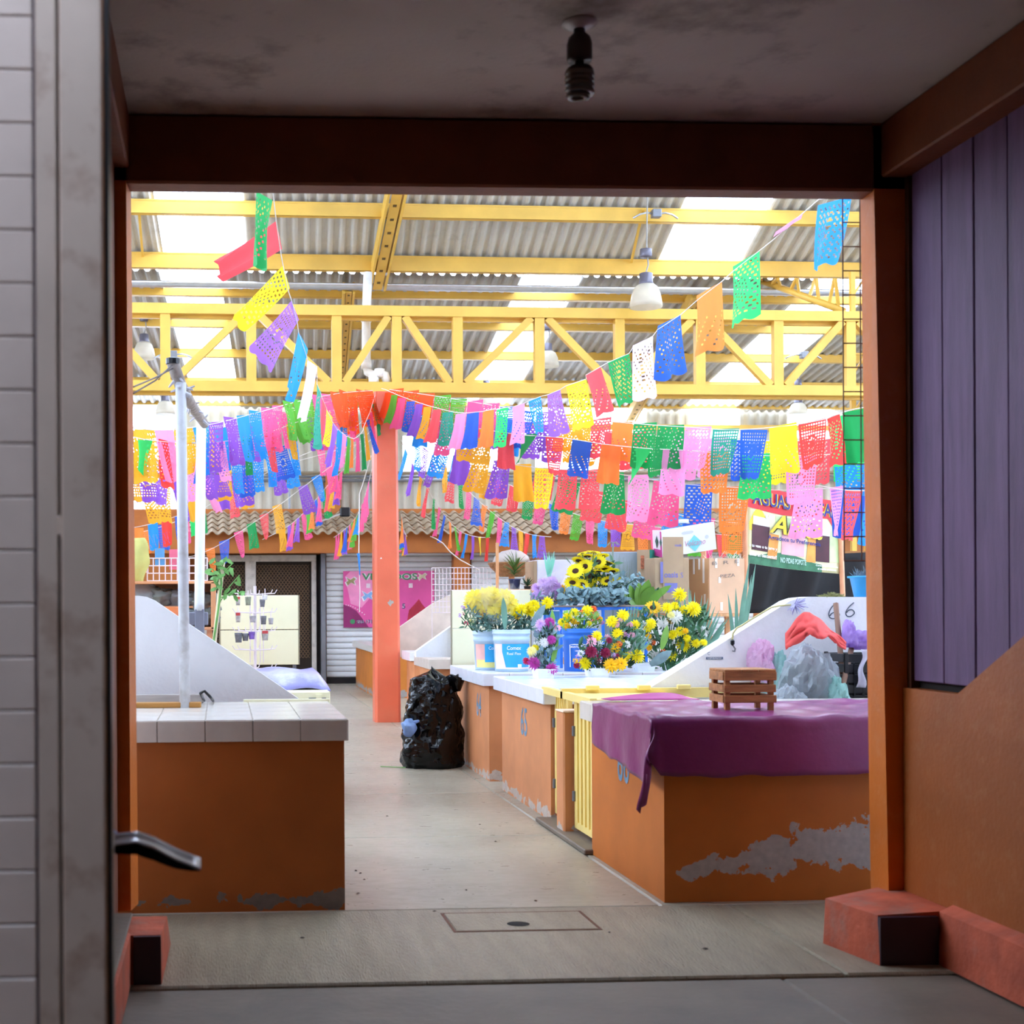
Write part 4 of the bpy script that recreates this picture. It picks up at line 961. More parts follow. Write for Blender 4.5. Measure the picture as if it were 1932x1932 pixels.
for i, (px, py, k, w, h_) in enumerate(((449, 1134, 0, 7, 16), (468, 1134, 5, 9, 16), (495, 1138, 1, 8, 14), (500, 1127, 3, 7, 9), (449, 1165, 0, 8, 18), (477, 1168, 2, 10, 12), (497, 1170, 1, 9, 16), (511, 1172, 2, 7, 12), (450, 1203, 1, 12, 18), (463, 1202, 1, 10, 14), (475, 1199, 4, 10, 14), (500, 1199, 0, 11, 18))):
    a = PY(px, py, d-.12); ww, hh = w*d/F/2, h_*d/F
    t2 = thing('hanging_packet', '%s packet on the spinning rack, %s row, %s' % (PK[k][1], ['top', 'second', 'third'][0 if py < 1145 else 1 if py < 1180 else 2], ['leftmost', 'left of the pole', 'at the pole', 'right of the pole', 'rightmost'][0 if px < 455 else 1 if px < 470 else 2 if px < 485 else 3 if px < 505 else 4]), 'packet', a-V(0, 0, hh/2), 'packets on the spinning rack')
    def pk(u, v, a=a, ww=ww, hh=hh): return (a.x+(u-.5)*2*ww*(1-.15*math.cos(v*3.1)), a.y-.012*math.sin(u*3.14), a.z-hh/2+hh*v)
    obj('pouch', MB().grid(pk, 4, 4), M('packet_'+PK[k][0] if k else 'packet_clear', PK[k][0] if k else 'B5AFA8', rough=.3, var=.35, scale=30), t2, smooth=True, thick=.008)
    if k in (0, 4): obj('header_card', MB().box(a.x-ww, a.x+ww, a.y-.02, a.y-.014, a.z+hh*.2, a.z+hh*.5), M('packet_card_'+PK[k][0], PK[k][0]), t2)
    obj('loop', MB().tube([a+V(0, -.01, hh/2), a+V(0, 0, hh/2+.05)], .003, 4), WIRE, t2)
# ---- staked plant
LEAFG = M('fresh_leaf_green', '6FA557', rough=.5, var=.25, scale=10)
def leaf(mb, p, dirv, up, L_, w, bend=.25, n=3):
    dirv = Vector(dirv).normalized(); sd = dirv.cross(Vector(up)); sd = sd.normalized() if sd.length > 1e-4 else V(1, 0, 0); nn = sd.cross(dirv)
    vs = []; fs = []
    for i in range(n+1):
        s_ = i/n; ww = w*math.sin(math.pi*(s_*.86+.09))**.8 if i < n else 0.002
        c_ = Vector(p)+dirv*L_*s_-nn*(-bend)*L_*(-s_*s_)
        vs += [tuple(c_-sd*ww/2), tuple(c_+sd*ww/2)]
    for i in range(n): fs.append((2*i, 2*i+1, 2*i+3, 2*i+2))
    mb.add(vs, fs)
d = 10.0
a, b = PY(403, 1225, d), PY(421, 1058, d)
t = thing('staked_plant', 'thin leafy sapling tied to a pale cane at the left', 'plant', V(a.x, d, 0))
obj('cane', MB().tube([V(a.x-.03, d, .6), a, b], .016, 8), M('pale_cane', 'D9C9A6', rough=.6, var=.2), t, smooth=True)
st_ = [V(a.x-.03, d-.02, .6), PY(402, 1215, d-.02), PY(412, 1150, d-.03), PY(418, 1100, d-.02), PY(416, 1075, d)]
obj('stem', MB().tube(st_, .009, 6), LEAFG, t, smooth=True)
random.seed(5)
for (sx, sy), (ex, ey) in (((415, 1128), (462, 1118)), ((417, 1095), (440, 1062)), ((417, 1098), (398, 1072)), ((414, 1120), (402, 1090)), ((413, 1140), (452, 1085)), ((416, 1080), (428, 1050)), ((415, 1090), (405, 1052))):
    p, q = PY(sx, sy, d), PY(ex, ey, d-.05); obj('twig', MB().tube([p, p.lerp(q, .5)+V(0, 0, .02), q], .004, 5), LEAFG, t)
    for k in range(4):
        m_ = p.lerp(q, .35+.2*k); mb = MB(); leaf(mb, m_, (random.uniform(-1, 1), random.uniform(-.6, .2), random.uniform(-.7, .5)), (0, -1, .4), random.uniform(.045, .08), .03); obj('leaf', mb, LEAFG, t, fix=False)
# ================================================================ purple cloth on the near right stall
CLOTH = M('plum_oilcloth', '7E2F66', rough=.32, var=.18, scale=3, spec=.45, bump=.25, bscale=9)
cx0, cy0, cz = 2.0, r66.y-.075, ZRc+.012
def cloth(u, v):
    a = -0.40+u*2.9; b = -0.27+v*1.28          # distance along the cloth from the counter's near corner
    wv = .006*math.sin(a*23+b*9)+.005*math.sin(b*31-a*7)
    x = cx0+max(a, 0); y = cy0+max(b, 0); z = cz+.004*math.sin(a*7+b*11)+abs(wv)*.6
    if a > 1.45 and b > .3: z += .035*math.sin((a-1.45)*3.0)*math.sin((b-.3)*3.2)
    drop = 0
    if a < 0 and b < 0:
        drop = math.hypot(a, b*.75); k = .03+.05*drop
        x -= k*(.5+.5*math.sin(b*22)); y -= k*(.5+.5*math.sin(a*19))*(.6)
        x += a*.10; y += b*.1
    elif a < 0:
        s_ = .62+.38*math.cos(min(1, b/1.0)*1.3)
        drop = -a*(.80-.25*b); x -= .012+.03*drop*(1+math.sin(b*21+1)*.8); y += .01*math.sin(a*20)
    elif b < 0:
        drop = -b*(.97+.06*math.sin(a*3)); y -= .010+.05*drop*(1+.7*math.sin(a*7+1.2*math.sin(a*3)))
    z -= drop
    return (x, y, z+wv*.5)
obj('purple_cloth', MB().grid(cloth, 110, 52), CLOTH, None, smooth=True, thick=.003, label='plum purple oilcloth draped over the near right stall', cat='cloth')
def cl2(u, v): p = PZ(1178+180*u, 1325-7*math.sin(u*3.1)*(.4+.6*v)+2*v, ZRc+.02); return (p.x, 7.45+.12*v, ZRc+.014+.03*math.sin(u*3.1)*v)
obj('lit_cloth_edge', MB().grid(cl2, 16, 4), M('lit_plum_cloth', 'A8357F', rough=.5, var=.15), None, smooth=True, thick=.004, label='edge of cloth in a lit magenta tone lying at the back of the purple covered stall', cat='cloth')  # brighter copy of the plum cloth, light on its back edge painted in
# ---- crate stool
a = PZ(1374, 1341, ZRc+.018); b = PZ(1456, 1341, ZRc+.018); dS = a.y
zc_ = lambda py: PY(1410, py, dS).z
x0, x1 = PY(1366, 1300, dS).x, PY(1464, 1300, dS).x; y0, y1 = dS, dS+.20; zb0 = ZRc+.016
t = thing('crate_stool', 'small brown slatted wooden crate stool on the purple cloth', 'stool', ((x0+x1)/2, y0+.1, zb0))
for x in (x0+.008, x1-.033):
    for y in (y0+.004, y1-.03): obj('leg', MB().box(x, x+.025, y, y+.025, zb0, zc_(1272), .002), WOOD, t)
for k, (pa, pb) in enumerate(((1284, 1268), (1306, 1292), (1326, 1312))):
    j = random.uniform(-.002, .002)
    obj('front_slat', MB().box(x0+j, x1+j, y0-.008, y0+.004, zc_(pa), zc_(pb), .002), WOOD, t)
    obj('back_slat', MB().box(x0+j, x1+j, y1-.005, y1+.007, zc_(pa), zc_(pb), .002), WOOD, t)
    for xx in (x0, x1-.01): obj('side_slat', MB().box(xx-.004, xx+.01, y0+.005, y1-.006, zc_(pa), zc_(pb), .002), WOOD, t)
for k in range(3): obj('seat_slat', MB().box(x0+(x1-x0)*k/3+.002, x0+(x1-x0)*(k+1)/3-.002, y0-.008, y1+.007, zc_(1268), zc_(1263), .002), WOOD, t)
# ================================================================ bags, cloth and tools against the 66 partition
TEALP = crinkle(film('teal_tinted_plastic', 'A9D6CF', tr=.45, rough=.2, transp=.25), .8, 7)
LILP = crinkle(film('lilac_plastic', 'C7A6E8', tr=.5, rough=.25, transp=.1), .8, 7)
PINKP = crinkle(film('pale_pink_plastic', 'E3B7D6', tr=.5, rough=.25, transp=.15), .8, 7)
DARKBAG = M('dark_bag_contents', '3E4244', var=.5, scale=9)
CLEARB = crinkle(film('clear_grey_bag', 'AEB7BF', tr=.2, rough=.08, var=.3, transp=.38), .25, 9)
zS = .62
def bag(px, py0, py1, wpx, d, mat, seed, label, amp=.3, taper=.25, core=None):
    c0 = PY(px, py0, d); c1 = PY(px, py1, d); hz = (c0.z-c1.z)/1.72; w = wpx/2*d/F
    t = thing('stuffed_bag', label, 'bag', V(c0.x, d, c1.z), 'bags against the white partition')
    lump('film', V(c0.x, d, c1.z+.72*hz), (w, .17, hz), mat, seed, amp, 2.4, parent=t, taper=taper, n=40, fold=.03, crump=.20, cf=.45, sm=False)
    if core: lump('contents', V(c0.x, d+.01, c1.z+.62*hz), (w*.8, .12, hz*.7), core, seed+5, .2, 2, parent=t, taper=.2)
    return t
z2py = lambda z, d: YP+(H-z)*F/d
bag(1528, 1172, z2py(zS, 7.95), 118, 7.95, CLEARB, 2, 'large crumpled clear grey bag under the red cloth', core=DARKBAG, amp=.22, taper=.35)
bag(1488, 1270, z2py(zS, 7.85), 80, 7.85, CLEAR, 7, 'small clear bag low beside the crate stool', amp=.25)
bag(1468, 1182, z2py(zS, 8.13), 66, 8.13, TEALP, 4, 'teal tinted plastic bag leaning left of the large clear bag', amp=.25, taper=.4)
bag(1436, 1195, 1290, 40, 8.2, PINKP, 9, 'pale pink plastic bag hanging on the white partition', amp=.35, taper=.2)
bag(1572, 1250, z2py(zS, 7.84), 46, 7.84, TEALP, 12, 'bluish plastic bag right of the large clear bag', amp=.3)
def redc(u, v):
    px = 1483+112*u; top = 1195-40*math.sin(min(1, u*2.6)*math.pi/2)+ (0 if u < .4 else (u-.4)*95)
    py = top+v*(14+34*math.sin(min(1, u*1.3+.1)*math.pi)**.8)+2*math.sin(u*19+v*3)+3*math.sin(u*9+1)*v
    d_ = 7.93-.15*math.sin(v*1.5)*math.sin(u*3.1)-.02*math.sin(u*15)-.025*abs(mnoise.noise(Vector((u*7, v*3, 1))))*2
    return PY(px, py, d_-.06)
obj('red_cloth', MB().grid(redc, 30, 12), M('coral_red_cloth', 'DE5350', rough=.85, var=.12), None, smooth=True, thick=.012, label='coral red cloth thrown over the large clear bag', cat='cloth')
HND = M('brown_broom_handle', '8C6A58', rough=.5, var=.15)
for (p, q), lb in ((((1577, 1140, 8.2), (1592, 1300, 7.95)), 'upright broom handle leaning in front of the handwritten 66'), (((1613, 1196, 8.15), (1578, 1345, 7.7)), 'slanting broom handle at the right behind the purple cloth')):
    p, q = PY(*p), PY(*q); e_ = q+(q-p)*((q.z-.63)/(p.z-q.z)); obj('broom_handle', MB().tube([e_, p, p+(p-q).normalized()*.004], .016, 10), HND, None, smooth=True, label=lb, cat='broom')
# black crates
def slat_crate(px0, px1, py0, d, z0, label, h_=.28, w=None):
    a = PY(px0, py0, d); x1 = PY(px1, py0, d).x; t = thing('plastic_crate', label, 'crate', ((a.x+x1)/2, d, z0), 'black plastic crates')
    z1 = a.z
    for (xa, xb, ya, yb) in ((a.x, x1, d, d+.012), (a.x, x1, d+.27, d+.282), (a.x, a.x+.012, d, d+.28), (x1-.012, x1, d, d+.28)):
        n = max(2, int((z1-z0)/.055))
        for k in range(n):
            za = z0+(z1-z0)*k/n; obj('side_bar', MB().box(xa, xb, ya, yb, za+.006, za+(z1-z0)/n-.006, .002), BLACK, t)
    for xx in (a.x, x1-.02):
        for yy in (d-.002, d+.264): obj('corner_post', MB().box(xx, xx+.02, yy, yy+.02, z0, z1, .002), BLACK, t)
    m_ = (a.x+x1)/2
    for kx in range(1, 6): xx = a.x+(x1-a.x)*kx/6; obj('front_rib', MB().box(xx-.004, xx+.004, d-.003, d+.01, z0, z1-.06), BLACK, t)
    return t
slat_crate(1594, 1700, 1232, 7.9, zS, 'black plastic crate standing right of the broom handles')
for i, (px, py, w, h_) in enumerate(((1602, 1190, 16, 46), (1628, 1200, 40, 34))):
    c_ = PY(px, py+10, 8.05); lump('lilac_bag', c_, (w*8/F/1.4, .08, h_*8/F/1.5), LILP, 20+i, .4, label=['twisted lilac bag end rising beside the broom handle', 'lilac plastic bag lying on top of the black crate'][i], cat='bag')
def strip(u, v): p = PY(1624+14*u-8*v, 1225+72*v, 7.86); return (p.x+.01*math.sin(v*9), p.y-.02*math.sin(u*3+v*4), p.z)
obj('white_bag_tail', MB().grid(strip, 4, 12), film('white_thin_bag', 'E9E6F2', tr=.5), None, smooth=True, thick=.003, label='white bag tail hanging over the black crate', cat='bag')
# cord with hook on the partition
d = 8.29
YC = M('yellow_green_cord', 'C9C08A', rough=.7)
t = thing('hook_cord', 'yellowish cord with a steel hook along the white partition slope', 'cord', PY(1385, 1215, d))
obj('cord', MB().tube([PY(x, y, d) for x, y in ((1492, 1141), (1470, 1143), (1455, 1146), (1435, 1158), (1412, 1172), (1400, 1180), (1390, 1185), (1383, 1195), (1381, 1212))], .006, 6), YC, t, smooth=True)
obj('hook', MB().tube([PY(x, y, d) for x, y in ((1383, 1212), (1383, 1218), (1387, 1224), (1386, 1229), (1382, 1228))], .005, 6), GREY, t, smooth=True)
obj('knot', MB().lathe([(.004, -.02), (.013, -.01), (.013, .01), (.004, .02)], PY(1382, 1212, d), 8), BLACK, t)
mb = MB(); random.seed(4); c_ = PY(1500, 1140, d)
for i in range(22): mb.tube([c_, c_+V(random.uniform(-.06, .07), random.uniform(-.04, 0), random.uniform(-.07, .05))], .006, 4, r2=.002)
obj('string_tuft', mb, M('lilac_blue_string', 'B9B6DE', rough=.7), t)
# blue tub with herbs, dried grass on the partition's top
ztop = PY(1600, 1127, 8.31).z
c_ = V(PY(1645, 1100, 8.4).x, 8.41, ztop)
t = thing('blue_tub', 'sky blue plastic tub of dark herbs on the partition top', 'tub', c_)
zr = PY(1600, 1087, 8.4).z-ztop
obj('tub', MB().lathe([(.10, 0), (.125, zr*.9), (.14, zr*.92), (.14, zr), (.125, zr), (.095, .01)], c_, 24), M('sky_blue_plastic', '36A5E0', rough=.35), t, smooth=True)
random.seed(8); mb = MB()
for i in range(160):
    an = random.uniform(0, 6.3); r_ = random.uniform(0, .11); p = c_+V(math.cos(an)*r_, math.sin(an)*r_, zr-.01); leaf(mb, p, (random.uniform(-.7, .7), random.uniform(-.7, .7), random.uniform(.6, 1.3)), (1, .2, 0), random.uniform(.03, .075), .008)
obj('herbs', mb, M('dusty_blue_green', '6A7C86', var=.3), t, kind='stuff', fix=False)
mb = MB(); c_ = PY(1570, 1124, 8.36)
for i in range(300):
    p = c_+V(random.uniform(-.07, .07), random.uniform(-.04, .05), 0); p.z = ztop+random.uniform(0, .03)*(1-abs(p.x-c_.x)/.09); q = p+V(random.uniform(-.03, .03), random.uniform(-.02, .02), random.uniform(-.004, .012)); mb.tube([p, q], .0015, 3, cap=False)
obj('dry_grass_wad', mb, M('dried_moss_green', '8A8A55', var=.3), None, fix=False, label='wad of dried green grass on the partition beside the blue tub', cat='dried grass', kind='stuff')
# ================================================================ black rubbish bag and the blue one tied on it
BB = crinkle(M('glossy_black_bag', '050608', rough=.12, var=.3, spec=.3), .6, 6)
c0 = PZ(826, 1452, 0)
t = thing('rubbish_bag', 'tall glossy black rubbish bag standing in the aisle', 'rubbish bag', c0)
hh = PY(826, 1270, c0.y).z
def rb_(u, v):
    th = u*2*math.pi; z = v*hh
    R_ = .275*(1-.10*v-.28*max(0, v-.62)/.38)*(1 if v > .05 else .9+.1*v/.05)
    if v > .93: R_ *= max(.05, 1-(v-.93)/.07)
    p = Vector((math.cos(th)*1.3, math.sin(th)*1.3, v*3.2))
    k = 1+.16*mnoise.noise(p*1.1+V(3, 1, 2))+.10*mnoise.noise(p*2.4)+.05*abs(mnoise.noise(p*5))-.05*abs(mnoise.noise(Vector((p.x*3, p.y*3, p.z*5))))
    off = .04*math.sin(v*3.0)
    return (c0.x+math.cos(th)*R_*k*.94-.02+off*.2, c0.y+.22+math.sin(th)*R_*k*.85, max(0, z*(1+.10*mnoise.noise(Vector((math.cos(th), math.sin(th), 4)))*v)))
obj('sack', MB().grid(rb_, 110, 80), BB, t, smooth=True)
def knot(u, v):
    th = u*2*math.pi; R_ = .035+.05*v+.02*math.sin(th*3)*v
    return (c0.x+.19+math.cos(th)*R_, c0.y+.16+math.sin(th)*R_, hh*.80+.13*v+.02*math.sin(th*2)*v)
obj('gathered_neck', MB().grid(knot, 20, 6), BB, t, smooth=True, thick=.004)
c_ = PY(772, 1373, c0.y+.02)
t2 = thing('small_blue_bag', 'small pale blue plastic bag tied to the black rubbish bag', 'bag', c_)
BLP = crinkle(film('pale_blue_plastic', '8FAEDD', tr=.3, rough=.3), .5, 9)
lump('pouch', c_, (.065, .06, .075), BLP, 31, .3, parent=t2, flat=False, n=28)
obj('tie', MB().tube([c_+V(.02, 0, .04), c_+V(.07, .02, .05), c_+V(.12, .06, .06)], .02, 8, r2=.008), BLP, t2, smooth=True)
obj('green_leaf_litter', MB().tube([PZ(718, 1446, .006), PZ(740, 1447, .006), PZ(765, 1448, .006)], .004, 5), LEAFG, None, label='thin green stem lying by the black rubbish bag', cat='stem')
# ================================================================ flowers
def mum_mesh(n_rings=5, per=13, spread=1.0):
    mb = MB()
    for r_ in range(n_rings):
        el = r_/(n_rings-1)*1.35; n = max(5, int(per*math.cos(el*.8)))
        for k in range(n):
            an = 2*math.pi*(k+.5*(r_ % 2))/n+random.uniform(-.08, .08); e2 = el*.95-.25+random.uniform(-.08, .08)
            d_ = V(math.cos(an)*math.cos(e2), math.sin(an)*math.cos(e2), math.sin(e2)); L_ = 1.0-.12*r_*.6
            leaf(mb, V(0, 0, .0)+d_*.12, d_, (0, 0, 1) if abs(d_.z) < .9 else (1, 0, 0), L_*.95*spread, .26, bend=.18, n=3)
    return mesh_of(mb, 'mum_head')
def sun_mesh():
    mb = MB()
    for r_ in range(2):
        for k in range(17):
            an = 2*math.pi*(k+.5*r_)/17; d_ = V(math.cos(an), math.sin(an), .12+.14*r_).normalized()
            leaf(mb, d_*.36, d_, (0, 0, 1), .66, .25, bend=.15, n=3)
    return mesh_of(mb, 'sunflower_head')
def disc_mesh():
    mb = MB().lathe([(.001, .16), (.15, .15), (.30, .10), (.42, .02), (.40, -.06)], (0, 0, 0), 14); return mesh_of(mb, 'sunflower_disc', True)
def ball_mesh():
    mb = MB()
    for k in range(26):
        ph = math.acos(1-1.5*(k+.5)/26); an = k*2.399; d_ = V(math.sin(ph)*math.cos(an), math.sin(ph)*math.sin(an), math.cos(ph))
        leaf(mb, d_*.45, d_+V(0, 0, .4), d_.cross(V(.3, .5, 1)), .6, .5, bend=.3, n=2)
    return mesh_of(mb, 'carnation_head')
random.seed(21)
MUM = [mum_mesh() for _ in range(3)]; SUNM = sun_mesh(); DISC = disc_mesh(); CARN = ball_mesh()
for m_ in MUM+[SUNM, CARN]: m_.materials.append(None)
DISC.materials.append(M('sunflower_disc_brown', '3A1D0E', rough=.8, var=.3))
FC = {k: film('petal_'+k, c_, tr=.35, rough=.6, var=.08) for k, c_ in dict(yellow='FFEA12', gold='FFCC1A', white='F6F7F4', lilac='DDB8EC', magenta='C243A4', maroon='9A1B4A', pink='F0B9CC', orange='F47A3C', cream='F6EFA8', rose='D83A6A').items()}
def orient(dirv, roll=0):
    z = Vector(dirv).normalized(); x = V(0, 0, 1).cross(z) if abs(z.z) < .95 else V(1, 0, 0); x.normalize(); y = z.cross(x)
    return Matrix((x, y, z)).transposed().to_4x4() @ Matrix.Rotation(roll, 4, 'Z')
def place(me, mat, p, r, dirv, parent, name='flower'):
    o = bpy.data.objects.new(name, me); COL.objects.link(o)
    if mat: o.material_slots[0].link = 'OBJECT'; o.material_slots[0].material = mat
    o.parent = parent; m_ = orient(dirv, random.uniform(0, 6))
    o.matrix_basis = Matrix.Translation(Vector(p)-parent.location) @ m_ @ Matrix.Scale(r, 4)
    return o
EUC = M('eucalyptus_grey_green', '7D9AA0', rough=.5, var=.25, scale=14)
DKL = M('dark_bouquet_leaf', '3F6B4A', rough=.5, var=.35, scale=12)
BGL = M('broad_leaf_green', '6E9B3E', rough=.35, var=.25, scale=5)
PALM = M('palm_blue_green', '6E9A86', rough=.45, var=.2, scale=8)
def leaves(parent, name, px0, py0, px1, py1, d, n, L_, w, mat, dd=.12, up=.4, stuff=True, spread=1.0):
    mb = MB()
    for i in range(n):
        p = PY(random.uniform(px0, px1), random.uniform(py0, py1), d+random.uniform(-dd, dd))
        leaf(mb, p, (random.uniform(-1, 1)*spread, random.uniform(-1, .3), random.uniform(-.4, 1)*1.0+up), (random.uniform(-1, 1), -.6, .6), L_*random.uniform(.6, 1.2), w*random.uniform(.7, 1.2), bend=random.uniform(-.2, .4))
    return obj(name, mb, mat, parent, kind='stuff' if stuff else None, fix=False)
def heads(parent, d, lst, dd=.08):
    for px, py, dia, col, kind in lst:
        p = PY(px, py, d+random.uniform(-dd, dd)); r_ = dia/2*d/F*(1.25 if kind in 'su' else 1.15)
        dirv = V(random.uniform(-.5, .5), random.uniform(-1, -.5), random.uniform(.1, .8))
        if kind == 's':
            o = place(SUNM, FC[col], p, r_, dirv, parent, 'sunflower'); dsk = bpy.data.objects.new('disc', DISC); COL.objects.link(dsk); dsk.parent = o
        elif kind == 'u':
            o = place(SUNM, FC[col], p, r_, (random.uniform(-.4, .4), random.uniform(-.2, .4), 1), parent, 'sunflower'); dsk = bpy.data.objects.new('disc', DISC); COL.objects.link(dsk); dsk.parent = o
        else: place(CARN if kind == 'c' else random.choice(MUM), FC[col], p, r_*1.05, dirv, parent, 'flower')
def stems(parent, lst, foot, d, mat=DKL):
    mb = MB(); f_ = PY(*foot, d)
    for e in lst:
        p = PY(e[0], e[1], d+.04); mb.tube([f_+V((p.x-f_.x)*.2, .02, 0), f_.lerp(p, .6)+V(0, .03, 0), p], .004, 4)
    obj('stems', mb, mat, parent)
# blue metal rack on stall 64
BLUE = M('royal_blue_enamel', '2F74D6', rough=.4, var=.1)
d = 11.55; ra, rb2 = PY(1046, 1147, d), PY(1228, 1147, d)
t = thing('blue_rack', 'royal blue metal rack carrying the sunflowers', 'rack', V((ra.x+rb2.x)/2, d, ZRc))
obj('top_board', MB().box(ra.x, rb2.x, d, d+.62, ra.z+.005, ra.z+.02, .003), M('weathered_shelf_board', 'A58E84'), t)
obj('top_rail', MB().box(ra.x, rb2.x, d-.005, d+.015, ra.z-.02, ra.z+.004), BLUE, t); obj('top_rail', MB().box(ra.x, rb2.x, d+.6, d+.62, ra.z-.02, ra.z+.004), BLUE, t)
for x in (ra.x+.06, ra.x+.42, rb2.x-.04):
    for y in (d+.0, d+.58): obj('leg', MB().box(x-.012, x+.012, y, y+.024, ZRc, ra.z, .003), BLUE, t)
for z in (ZRc+.12,): obj('lower_rail', MB().box(ra.x+.05, rb2.x-.03, d+.59, d+.61, z, z+.03), BLUE, t)
obj('panel', MB().box(ra.x+.06, ra.x+.2, d+.56, d+.57, ZRc, ra.z-.03), M('light_blue_sheet', '5FA6E8', rough=.4), t)
# sunflowers
random.seed(31)
d = 11.75
t = thing('sunflower_bouquet', 'dome of bright sunflowers standing on the blue rack', 'bouquet', PY(1112, 1143, d))
lst = [(1086, 1078, 28, 'yellow', 's'), (1104, 1069, 24, 'yellow', 's'), (1129, 1061, 26, 'yellow', 's'), (1116, 1088, 32, 'yellow', 's'), (1080, 1100, 27, 'yellow', 's'), (1098, 1103, 25, 'yellow', 's'), (1146, 1097, 24, 'yellow', 's'), (1120, 1111, 22, 'yellow', 's'), (1088, 1121, 24, 'yellow', 's'),
       (1092, 1058, 24, 'yellow', 'u'), (1108, 1050, 26, 'yellow', 'u'), (1120, 1043, 24, 'yellow', 'u'), (1136, 1050, 24, 'yellow', 'u'), (1150, 1062, 24, 'yellow', 'u'), (1155, 1078, 24, 'yellow', 'u'), (1160, 1095, 22, 'yellow', 'u'), (1142, 1074, 24, 'yellow', 'u'), (1099, 1045, 18, 'yellow', 'u'), (1130, 1078, 20, 'yellow', 'u'), (1076, 1085, 18, 'yellow', 'u')]
heads(t, d, lst, .1); leaves(t, 'foliage', 1075, 1062, 1160, 1135, d+.1, 150, .09, .035, DKL, .1); stems(t, lst, (1115, 1143), d)
t = thing('eucalyptus_bunch', 'blue-grey eucalyptus leaves spread over the blue rack', 'foliage bunch', PY(1120, 1143, d-.15))
leaves(t, 'round_leaves', 1058, 1115, 1180, 1142, d-.15, 330, .065, .05, EUC, .08, up=.1); leaves(t, 'upper_leaves', 1150, 1085, 1215, 1120, d-.05, 140, .055, .045, EUC, .1, up=.2); stems(t, [(1060, 1120), (1090, 1115), (1130, 1112), (1160, 1100), (1180, 1095), (1200, 1092)], (1125, 1142), d-.15)
t = thing('broad_leaf_bunch', 'broad glossy green leaves at the right end of the blue rack', 'foliage bunch', PY(1205, 1143, d-.1))
for (sx, sy), (ex, ey), w in (((1205, 1142), (1182, 1120), .10), ((1207, 1143), (1225, 1100), .11), ((1210, 1142), (1232, 1112), .12), ((1205, 1142), (1208, 1105), .10), ((1212, 1143), (1245, 1120), .09), ((1198, 1142), (1192, 1108), .08), ((1212, 1140), (1262, 1108), .07)):
    p, q = PY(sx, sy, d-.1), PY(ex, ey, d-.18); mb = MB(); leaf(mb, p, q-p, (.3, -1, .3), (q-p).length*1.1, w, .12, 6); obj('leaf', mb, BGL, t, smooth=True, fix=False)
leaves(t, 'filler', 1180, 1118, 1240, 1142, d, 60, .1, .05, DKL, .08)
# ---- buckets
def bucket(px, pyb, pyt, wpx, d, mat, label, lab=None):
    c_ = PY(px, pyb, d); c_.z = ZRc+.002; hz = PY(px, pyt, d).z-ZRc; R_ = wpx/2*d/F
    t = thing('bucket', label, 'bucket', c_)
    obj('pail', MB().lathe([(R_*.86, 0), (R_*.93, hz*.72), (R_*.965, hz*.73), (R_*.97, hz*.80), (R_*.955, hz*.81), (R_*.965, hz*.88), (R_, hz*.885), (R_, hz*.93), (R_*.98, hz*.94), (R_*1.0, hz*.98), (R_*1.0, hz), (R_*.95, hz), (R_*.9, hz*.9), (R_*.82, .02)], c_, 36), mat, t, smooth=True)
    return t, c_, R_, hz
def wrap_label(t, c_, R_, hz, z0, z1, a0, a1, mat, name='printed_label', n=24, grow=1.012, top=None):
    def fn(u, v):
        an = a0+(a1-a0)*u; z = (z0+(z1-z0)*v)*hz; rr = R_*(.86+.07*(z/hz)/.72)*grow
        return (c_.x+rr*math.sin(an), c_.y-rr*math.cos(an), c_.z+z)
    return obj(name, MB().grid(fn, n, 4), mat, t, smooth=True)
PALEB = M('pale_blue_pail', 'C4DEF2', rough=.35); WBL = M('label_cyan', '35A9E0', rough=.4, var=.12); LPK = M('label_pink', 'F0B8B0', rough=.4); LYL = M('label_yellow', 'EFE58A', rough=.4); LW = M('label_white', 'F2F5FA', rough=.4); LWP = M('label_peach', 'F6DCD2', rough=.4)
d = 11.1
t, c_, R_, hz = bucket(965, 1270, 1188, 72, d, PALEB, 'pale blue paint bucket with a cyan label, in front of the other')
wrap_label(t, c_, R_, hz, .06, .66, -1.35, 1.35, LWP); wrap_label(t, c_, R_, hz, .10, .66, -.75, 1.3, WBL, 'cyan_print', grow=1.02)
mbt = [V(c_.x-R_*.55, c_.y-R_*.92, c_.z), V(c_.x-R_*.2, c_.y-R_*1.0, c_.z)]
yy = c_.y-R_*.99
text('brand_lettering', 'Comex', (c_.x-R_*.45, yy, c_.z+hz*.52), (1, 0, 0), (0, 0, 1), R_*.75, hz*.095, LW, t, lift=.006, bold=.015, shear=.1)
text('product_lettering', 'Real Flex', (c_.x-R_*.45, yy, c_.z+hz*.40), (1, 0, 0), (0, 0, 1), R_*.75, hz*.065, LW, t, lift=.006, bold=.01)
obj('barcode_patch', MB().box(c_.x+R_*.12, c_.x+R_*.32, yy-.006, yy-.004, c_.z+hz*.10, c_.z+hz*.18), LW, t)
def swoosh(u, v):
    an = -1.0+.55*u+.28*(1-v); z = (.07+.5*v)*hz; rr = R_*(.86+.07*(z/hz)/.72)*1.03; return (c_.x+rr*math.sin(an-.35), c_.y-rr*math.cos(an-.35), c_.z+z)
obj('pale_swoosh', MB().grid(swoosh, 5, 6), LWP, t, smooth=True)
t, c_, R_, hz = bucket(926, 1267, 1190, 68, 11.4, PALEB, 'pale blue paint bucket with a peach and yellow label, half hidden')
